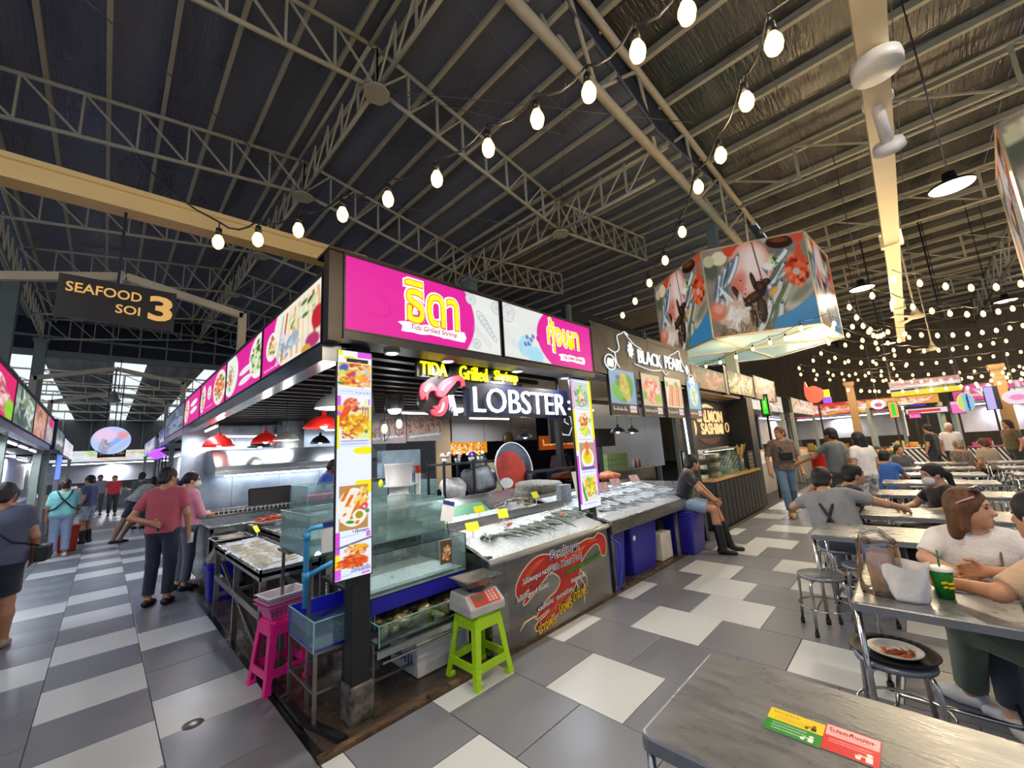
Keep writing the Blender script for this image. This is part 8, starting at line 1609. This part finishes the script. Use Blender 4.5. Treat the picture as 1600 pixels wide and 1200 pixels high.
t, J, W = person('man in slate tee, camouflage shorts and black boots facing the stalls', (-1.18, 12.6, 0), D(150), stand_pose(), 1.66, '#a9785a', '#3d4c6c', None, '#a8b0bc', '#6a7688', shoe='#14161c', leg=.42, boots=True, res=.018)
person('man in pale grey tee far down the alley', (-1.05, 22.5, 0), D(265), stand_pose(), 1.68, '#a9785a', '#8e929c', None, '#4a4e58', res=.03, hand=False); person('woman in red top and black trousers walking up the alley', (-.62, 21.2, 0), D(262), stand_pose(knR=(.12, -.09, .5), anR=(.0, -.1, .085)), 1.62, '#b98565', '#b51c38', None, '#141418', res=.026, hand=False)
J0 = lean(stand_pose(), .75); J0.update(knL=(.12, .1, .5), anL=(-.1, .12, .085), knR=(-.18, -.1, .52), anR=(-.34, -.1, .11), wrL=(.75, .15, .95), elL=(.55, .22, 1.1), wrR=(.75, -.12, .95), elR=(.52, -.22, 1.1))
person('man in patterned pale shirt bending over the counter edge', (-.42, 11.5, 0), D(25), J0, 1.72, '#8a6248', '#b4b4a4', '#6c7c84', '#1c2438', shoe='#20242c', leg=.42, res=.018, shirt_scale=16); person('person in dark green top beyond the bending man', (-.12, 14.5, 0), D(60), stand_pose(), 1.66, '#a9785a', '#3c4a3c', None, '#2c2c34', res=.026, hand=False)
# the couple by the squid table
t, J, W = person('man in dusty pink tee and dark jeans, one hand behind his back', (-.36, 4.45, 0), D(62), stand_pose(elL=(-.12, .30, 1.10), wrL=(-.17, .06, 1.03), elR=(.0, -.25, 1.10), wrR=(.05, -.26, .86)), 1.68, '#b07c5c', '#b4505e', None, '#1c2438', shoe='#15161a', res=.009, hy=-.55, hem=.04, sleeve=.7); bagbox(t, (.08, -.27, .76), (.02, .07, .13), M_WHITEP, 'phone')
t, J, W = person('woman in light pink blouse and face mask with tied black hair', (-.06, 5.0, 0), D(15), stand_pose(elR=(.1, -.22, 1.08), wrR=(.24, -.05, 1.05), elL=(.1, .22, 1.08), wrL=(.25, .05, 1.04)), 1.60, '#d0a080', '#e79db2', None, '#6a7080', shoe='#2a2a30', res=.010, hy=-.35, style='pony', hairlen=.10, mask=True, sleeve=1.55, fat=1.04)
b = MB(); b.tube([W((.10, -.06, .015)), W((.10, -.01, .015))], .004, 5); b.tube([W((.10, -.06, .015)), W((.0, -.085, .02))], .003, 4); b.build('glasses', M_BLACKP, t, local=True)
person('stall worker in blue shirt bent behind the glass tanks', (1.78, 5.12, 0), D(-30), lean(stand_pose(), .35), 1.72, '#6a4632', '#2c4aa8', None, '#202028', res=.018, hp=.4); person('person in pink top with dark bun seen from behind at the rear', (9.7, 5.9, 0), D(40), stand_pose(), 1.66, '#b98565', '#b8808c', None, '#3a3a44', style='bun', res=.02, hand=False, sleeve=1.4); person('darker haired person beside the one in pink at the rear', (10.6, 6.3, 0), D(10), stand_pose(), 1.62, '#a9785a', '#4a4a54', None, '#2a2a30', res=.024, hand=False)
# man on the blue bin
J0 = sit_pose(); 
for k in ('pel', 'che', 'nec', 'hea', 'shL', 'shR', 'elL', 'elR', 'wrL', 'wrR', 'hiL', 'hiR'): J0[k] = (J0[k][0], J0[k][1], J0[k][2] + .17)
lean(J0, .30); J0.update(knL=(.44, .11, .63), knR=(.42, -.12, .62), anL=(.58, .10, .085), anR=(.48, -.16, .085), elL=(.30, .20, .90), elR=(.29, -.20, .90), wrL=(.46, .05, .74), wrR=(.44, -.03, .73))
t, J, W = person('man in black tee and pale denim shorts seated on the blue bin', (5.40, .10, 0), D(-72), J0, 1.70, '#b98565', '#1d1d22', None, '#8ea4bc', shoe='#121214', leg=.40, boots=True, res=.009, hy=.55, hp=.05); strap(t, [J['shR'] + (-.03, .04, .07), J['che'] + (-.12, -.03, .02), J['pel'] + (-.13, .05, .15)], mat('grey_strap', '#8a8a90', .6), .006, 'apron_strap')
# man walking
t, J, W = person('man in patterned brown shirt and jeans walking with a black sling bag', (8.95, -.62, 0), D(205), stand_pose(knR=(.14, -.09, .50), anR=(.16, -.06, .085), knL=(-.04, .09, .5), anL=(-.24, .10, .12), elR=(-.02, -.27, 1.12), wrR=(.06, -.27, .88), elL=(-.03, .25, 1.1), wrL=(.04, .27, .86)), 1.80, '#b98565', '#7c5c50', '#3c4848', '#5c7894', hair='#6a4a2c', shoe='#b09a78', res=.011, hy=-.95, hem=.07, sleeve=.9, shirt_scale=14); sling(t, J, W, False, w=.014); bagbox(t, (.17, .02, 1.22), (.08, .22, .15), M_BLACKP); bagbox(t, (.05, .30, .70), (.08, .06, .24), M_ACRYL, 'plastic_bag')
# group by the far counter
J0 = stand_pose(elL=(.2, .28, 1.2), wrL=(.45, .3, 1.1)); person('man in grey tee reaching out over the counter', (8.35, -1.55, 0), D(60), J0, 1.70, '#a9785a', '#5c6468', None, '#33363c', res=.016); person('woman in white tee and zigzag skirt beside the grey tee man', (8.3, -1.92, 0), D(50), stand_pose(), 1.60, '#b98565', '#e2dfdc', None, '#d8d4d4', '#2c2830', style='long', hairlen=.22, res=.016, skirt=True)
person('person in green top beyond the woman in white tee', (11.5, -1.95, 0), D(200), sit_pose(), 1.66, '#b98565', '#3c8a44', None, '#3a3a44', res=.022, hand=False); person('person with short dark hair beyond the green top', (12.2, -2.3, 0), D(210), sit_pose(), 1.66, '#b98565', '#4a4a50', None, '#3a3a44', res=.022, hand=False); person('person in bright blue top seated at the aisle table', (9.45, -2.1, 0), D(-20), lean(sit_pose(wrR=(.4, -.1, .8), elR=(.2, -.24, .78)), .2), 1.66, '#a9785a', '#2c5cb0', None, '#44444c', res=.016, mask=True, sleeve=.5)
# grey man at the table, with apron straps
J0 = lean(sit_pose(), .35, -.22); J0.update(elL=(.16, .42, .80), wrL=(.36, .20, 1.05), elR=(.30, -.34, .86), wrR=(.52, -.42, .80))
t, J, W = person('man in grey tee with crossed black apron straps leaning on the table', (4.42, -1.90, 0), D(-8), J0, 1.74, '#c09070', '#8d8f90', None, '#4c5058', shoe='#20242c', res=.009, hy=.1, hp=.15, fat=1.1, hem=.02)
for (a, c) in (('shL', 'R'), ('shR', 'L')): s = 1 if a == 'shL' else -1; strap(t, [J[a] * .8 + J['nec'] * .2 + (.02, 0, .06), J['che'] + (-.12, s * .05, .05), J['che'] * .5 + J['pel'] * .5 + (-.15, -s * .04, 0), J['pel'] + (-.10, -s * .15, .06)], M_STRAP, .014, 'apron_strap')
person('person in black tee with a mauve strap beyond the grey man', (5.25, -1.86, 0), D(-60), lean(sit_pose(), .25), 1.68, '#c09070', '#17171b', None, '#33363c', res=.014); t, J, W = person('woman in black with long ponytail and mask facing the grey man', (5.72, -2.78, 0), D(118), lean(sit_pose(elR=(.18, -.26, .80), wrR=(.42, -.12, .80), elL=(.18, .26, .80), wrL=(.42, .1, .80)), .15), 1.62, '#c89a7c', '#161619', None, '#26262c', res=.011, style='pony', hairlen=.34, mask=True, hp=.15)
# woman in white
J0 = lean(sit_pose(), .10); J0.update(elR=(.10, -.27, .83), wrR=(.34, -.20, .80), elL=(.12, .27, .83), wrL=(.36, .12, .84))
t, J, W = person('woman in white tee with sunglasses pushed up on her brown hair', (2.98, -2.74, 0), D(196), J0, 1.64, '#d0a080', '#efebe8', None, '#3a3e48', hair='#6f4a28', shoe='#c8c0b8', res=.0075, hy=1.05, style='long', hairlen=.17, hem=.02, sleeve=.8, neckline=.02, handcurl=.45)
for s in (-1, 1): b = MB(); b.tube([W((.05, s * .085, .085)), W((-.02, s * .094, .05)), W((-.07, s * .088, .01))], .006, 6); b.build('sunglasses_arm', mat('pink_frame', '#d8a0b8', .3), t, local=True); b = MB(); b.ell(W((.055, s * .042, .125)), np.array((.012, .034, .026)), 12, 8, rot=rotm(1.05) @ rotm(0, -.9)); b.build('sunglasses_lens', mat('dark_lens', '#4a3038', .15), t, local=True)
sling(t, J, W, True, mat('brown_strap', '#7a5a44', .6), .006); fr = (J['che'] + np.array((.132, .02, -.10)), np.array((0, 1., 0)), np.array((-.05, 0, 1.))); text('shirt_print', 'HONEY', fr, .06, .06, .11, mat('crimson_print', '#a8243c', .6, var=0), t, .03, bold=.03, off=.0, ext=.004) if False else None
for k, (u, v, w, h) in enumerate(((.05, .02, .05, .02), (.085, -.015, .045, .028), (.10, -.05, .03, .02))): b = MB(); b.ell(J['che'] + np.array((.132, u, v - .06)), (.012, w * .6, h * .8), 10, 6); b.build('shirt_print', mat('crimson_print', '#a8243c', .6), t, local=True)
strap(t, [J['nec'] + (.03, -.06, -.0), J['nec'] + (.085, -.02, -.07), J['nec'] + (.085, .03, -.06), J['nec'] + (.03, .06, .0)], mat('silver_chain', '#d0c8b8', .3, .8), .002, 'necklace')
# man in beige, seen from behind at the edge
J0 = lean(sit_pose(), .12); J0.update(elL=(.16, .34, .84), wrL=(.40, .24, .81), elR=(.16, -.26, .82), wrR=(.38, -.08, .82), knL=(.46, .05, .54), anL=(.64, -.22, .085), knR=(.40, -.16, .54), anR=(.42, -.2, .085))
t, J, W = person('man in beige short sleeved shirt and olive trousers with white trainers', (2.24, -3.06, 0), D(62), J0, 1.72, '#c48e6c', '#c9a98a', None, '#5f6a58', shoe='#e4e2de', res=.0075, hy=-.25, hem=.02, sleeve=.85, fat=1.12, handcurl=.5)
# far diners
for i, (x, y, yw, sh, sh2, ha, ps_, st) in enumerate(((13.6, -3.35, 40, '#8a7464', '#3a3030', '#9a8a70', 's', 'short'), (14.1, -3.8, 40, '#a89880', None, '#5a3a28', 's', 'short'), (12.6, -4.6, 20, '#b8685c', '#7a3a38', '#1a1412', 's', 'cap'), (15.4, -2.95, 60, '#1a1a20', None, '#15110f', 't', 'short'), (15.9, -3.35, 200, '#d8d8dc', None, '#d8d8dc', 't', 'cap'), (15.6, -4.4, 120, '#6a1c24', '#1c5a34', '#2a1c18', 't', 'long'), (14.8, -5.6, 150, '#d88a3c', None, '#3a241c', 't', 'short'))):
    person(['diner in leopard patterned top seen from behind', 'diner with brown hair in pale shirt beside the leopard top', 'diner in reddish patterned top before the cream column', 'person in black before the heaped fruit', 'vendor in white at the fruit stall', 'shopper in dark red and green far right', 'shopper in orange far right'][i], (x, y, 0), D(yw), sit_pose() if ps_ == 's' else stand_pose(), 1.68, '#b98565', sh, sh2, '#2a2a34', hair=ha, res=.024, hand=False, style=st, shirt_scale=20)
# ------------------------------------------------------------------ string lights
def string_light(label, pts, drop=.13, r=.032, res=10, sag=.06, lamp=0, group='string lights', cable_r=.006, ends=None):
    t = thing('string_light', label, 'string lights', tuple(pts[0]), 0, group); tops = [np.array(p, float) + (0, 0, drop) for p in pts]
    if ends: tops2 = [np.array(ends[0], float)] + tops + [np.array(ends[1], float)]
    else: tops2 = tops
    path = []
    for i in range(len(tops2) - 1):
        a, b_ = tops2[i], tops2[i + 1]
        for k in range(4): u = k / 4; path.append(a + (b_ - a) * u - np.array((0, 0, sag * 4 * u * (1 - u))))
    path.append(tops2[-1]); b = MB(); b.tube(path, cable_r, 5); b.build('cable', M_CABLE, t)
    for i, p in enumerate(pts):
        x, y, z = p; b = MB(); b.lathe([(0, .045), (r * .45, .042), (r * .62, .03), (r * .95, .005), (r, -.012), (r * .8, -.038), (r * .35, -.052), (0, -.054)], (x, y, z), res); bu = b.build('bulb', M_BULB, t)
        if res > 9: b = MB(); b.tube([(x, y, z + .035), (x, y, z + .085)], [.02, .016], 8); b.tube([(x, y, z + .085), (x, y, z + drop)], .004, 4); b.build('socket', M_BLACKP, bu)
        if lamp and i % lamp == 0 and (res < 12 or (i > 4 if pts[0][0] < 0 else i < 4)): light('POINT', (x, y, z - .09), 24 if res < 12 else 18, (1, .74, .42), .05, name='bulb_light')
    return t
P1 = [(-.56, .32, 3.05), (-.38, .16, 3.06), (-.22, -.09, 3.07), (-.07, -.39, 3.09), (.07, -.68, 3.1), (.19, -.99, 3.11), (.26, -1.33, 3.12), (.32, -1.6, 3.13), (.4, -1.83, 3.15), (.4, -2.06, 3.16), (.41, -2.25, 3.17)]
P2 = [(.71, -2.45, 3.1), (1.0, -2.29, 3.16), (1.37, -2.07, 3.22), (1.66, -1.85, 3.28), (2.26, -1.51, 3.34), (2.78, -1.14, 3.4), (3.32, -.72, 3.46), (3.88, -.25, 3.52), (4.43, .24, 3.58)]
string_light('string of warm bulbs sweeping from the alley beam over the pink sign', P1, lamp=2, res=14, ends=((P1[0][0] - .4, P1[0][1] + .9, 4.0), (1.0, -4.5, 3.6)))
string_light('string of warm bulbs running from overhead down to the black fascia with white lettering', P2, lamp=2, res=14, ends=((.9, -4.2, 3.6), (5.2, .6, 3.75)))
# around the hexagonal sign
string_light('string of warm bulbs hung under the hexagonal seafood sign', [(9.54, -1.61, 3.5), (7.62, -1.49, 3.5), (8.25, -1.14, 3.5), (8.37, -.85, 3.5), (8.69, -.46, 3.5), (9.22, .02, 3.5), (9.58, .48, 3.5), (9.76, .88, 3.5)][1:], res=10, sag=.03, lamp=4, ends=((7.4, -1.9, 3.6), (9.8, 1.5, 3.6)))
ST = [((6.3, -2.75), (7.9, -4.6), 3.6, .28), ((6.7, -2.5), (9.8, -4.3), 3.55, .36), ((7.3, -2.2), (10.4, -2.5), 3.6, .42), ((8.3, -1.9), (12.4, -4.6), 3.6, .4), ((9.2, -1.8), (12, -2.9), 3.7, .45), ((10.2, -1.6), (14.5, -4.6), 3.6, .42), ((11.5, -1.3), (14.0, -2.6), 3.6, .45), ((12.5, -1.0), (17.5, -5.2), 3.6, .45), ((13.6, -.5), (17.0, -2.8), 3.6, .5), ((14.4, -.4), (21, -6.5), 3.5, .5), ((16.5, -.5), (24, -7.5), 3.5, .5), ((16.4, -2.0), (17.6, -5.6), 3.2, .22), ((16.9, -1.6), (18.2, -5.8), 2.95, .22), ((15.2, -1.4), (16.6, -5.0), 2.9, .3)]
for k, (a, c, z, st) in enumerate(ST):
    n = int(math.hypot(c[0] - a[0], c[1] - a[1]) / st); pts = [(a[0] + (c[0] - a[0]) * i / n, a[1] + (c[1] - a[1]) * i / n, z - .22 * math.sin(PI * i / n)) for i in range(n + 1)]
    string_light('string of warm bulbs across the hall, %s from the front tables' % ['first', 'second', 'third', 'fourth', 'fifth', 'sixth', 'seventh', 'eighth', 'ninth', 'tenth', 'eleventh', 'low twelfth', 'low thirteenth', 'low fourteenth'][k], pts, res=8 if k < 5 else 6, lamp=6, cable_r=.006, r=.028 + .001 * k, sag=.03)
for lab, v in LABELS.items():
    if len(v) > 1 and len({g for _, g in v}) > 1 or (len(v) > 1 and v[0][1] is None): print('DUPLABEL', lab, len(v))
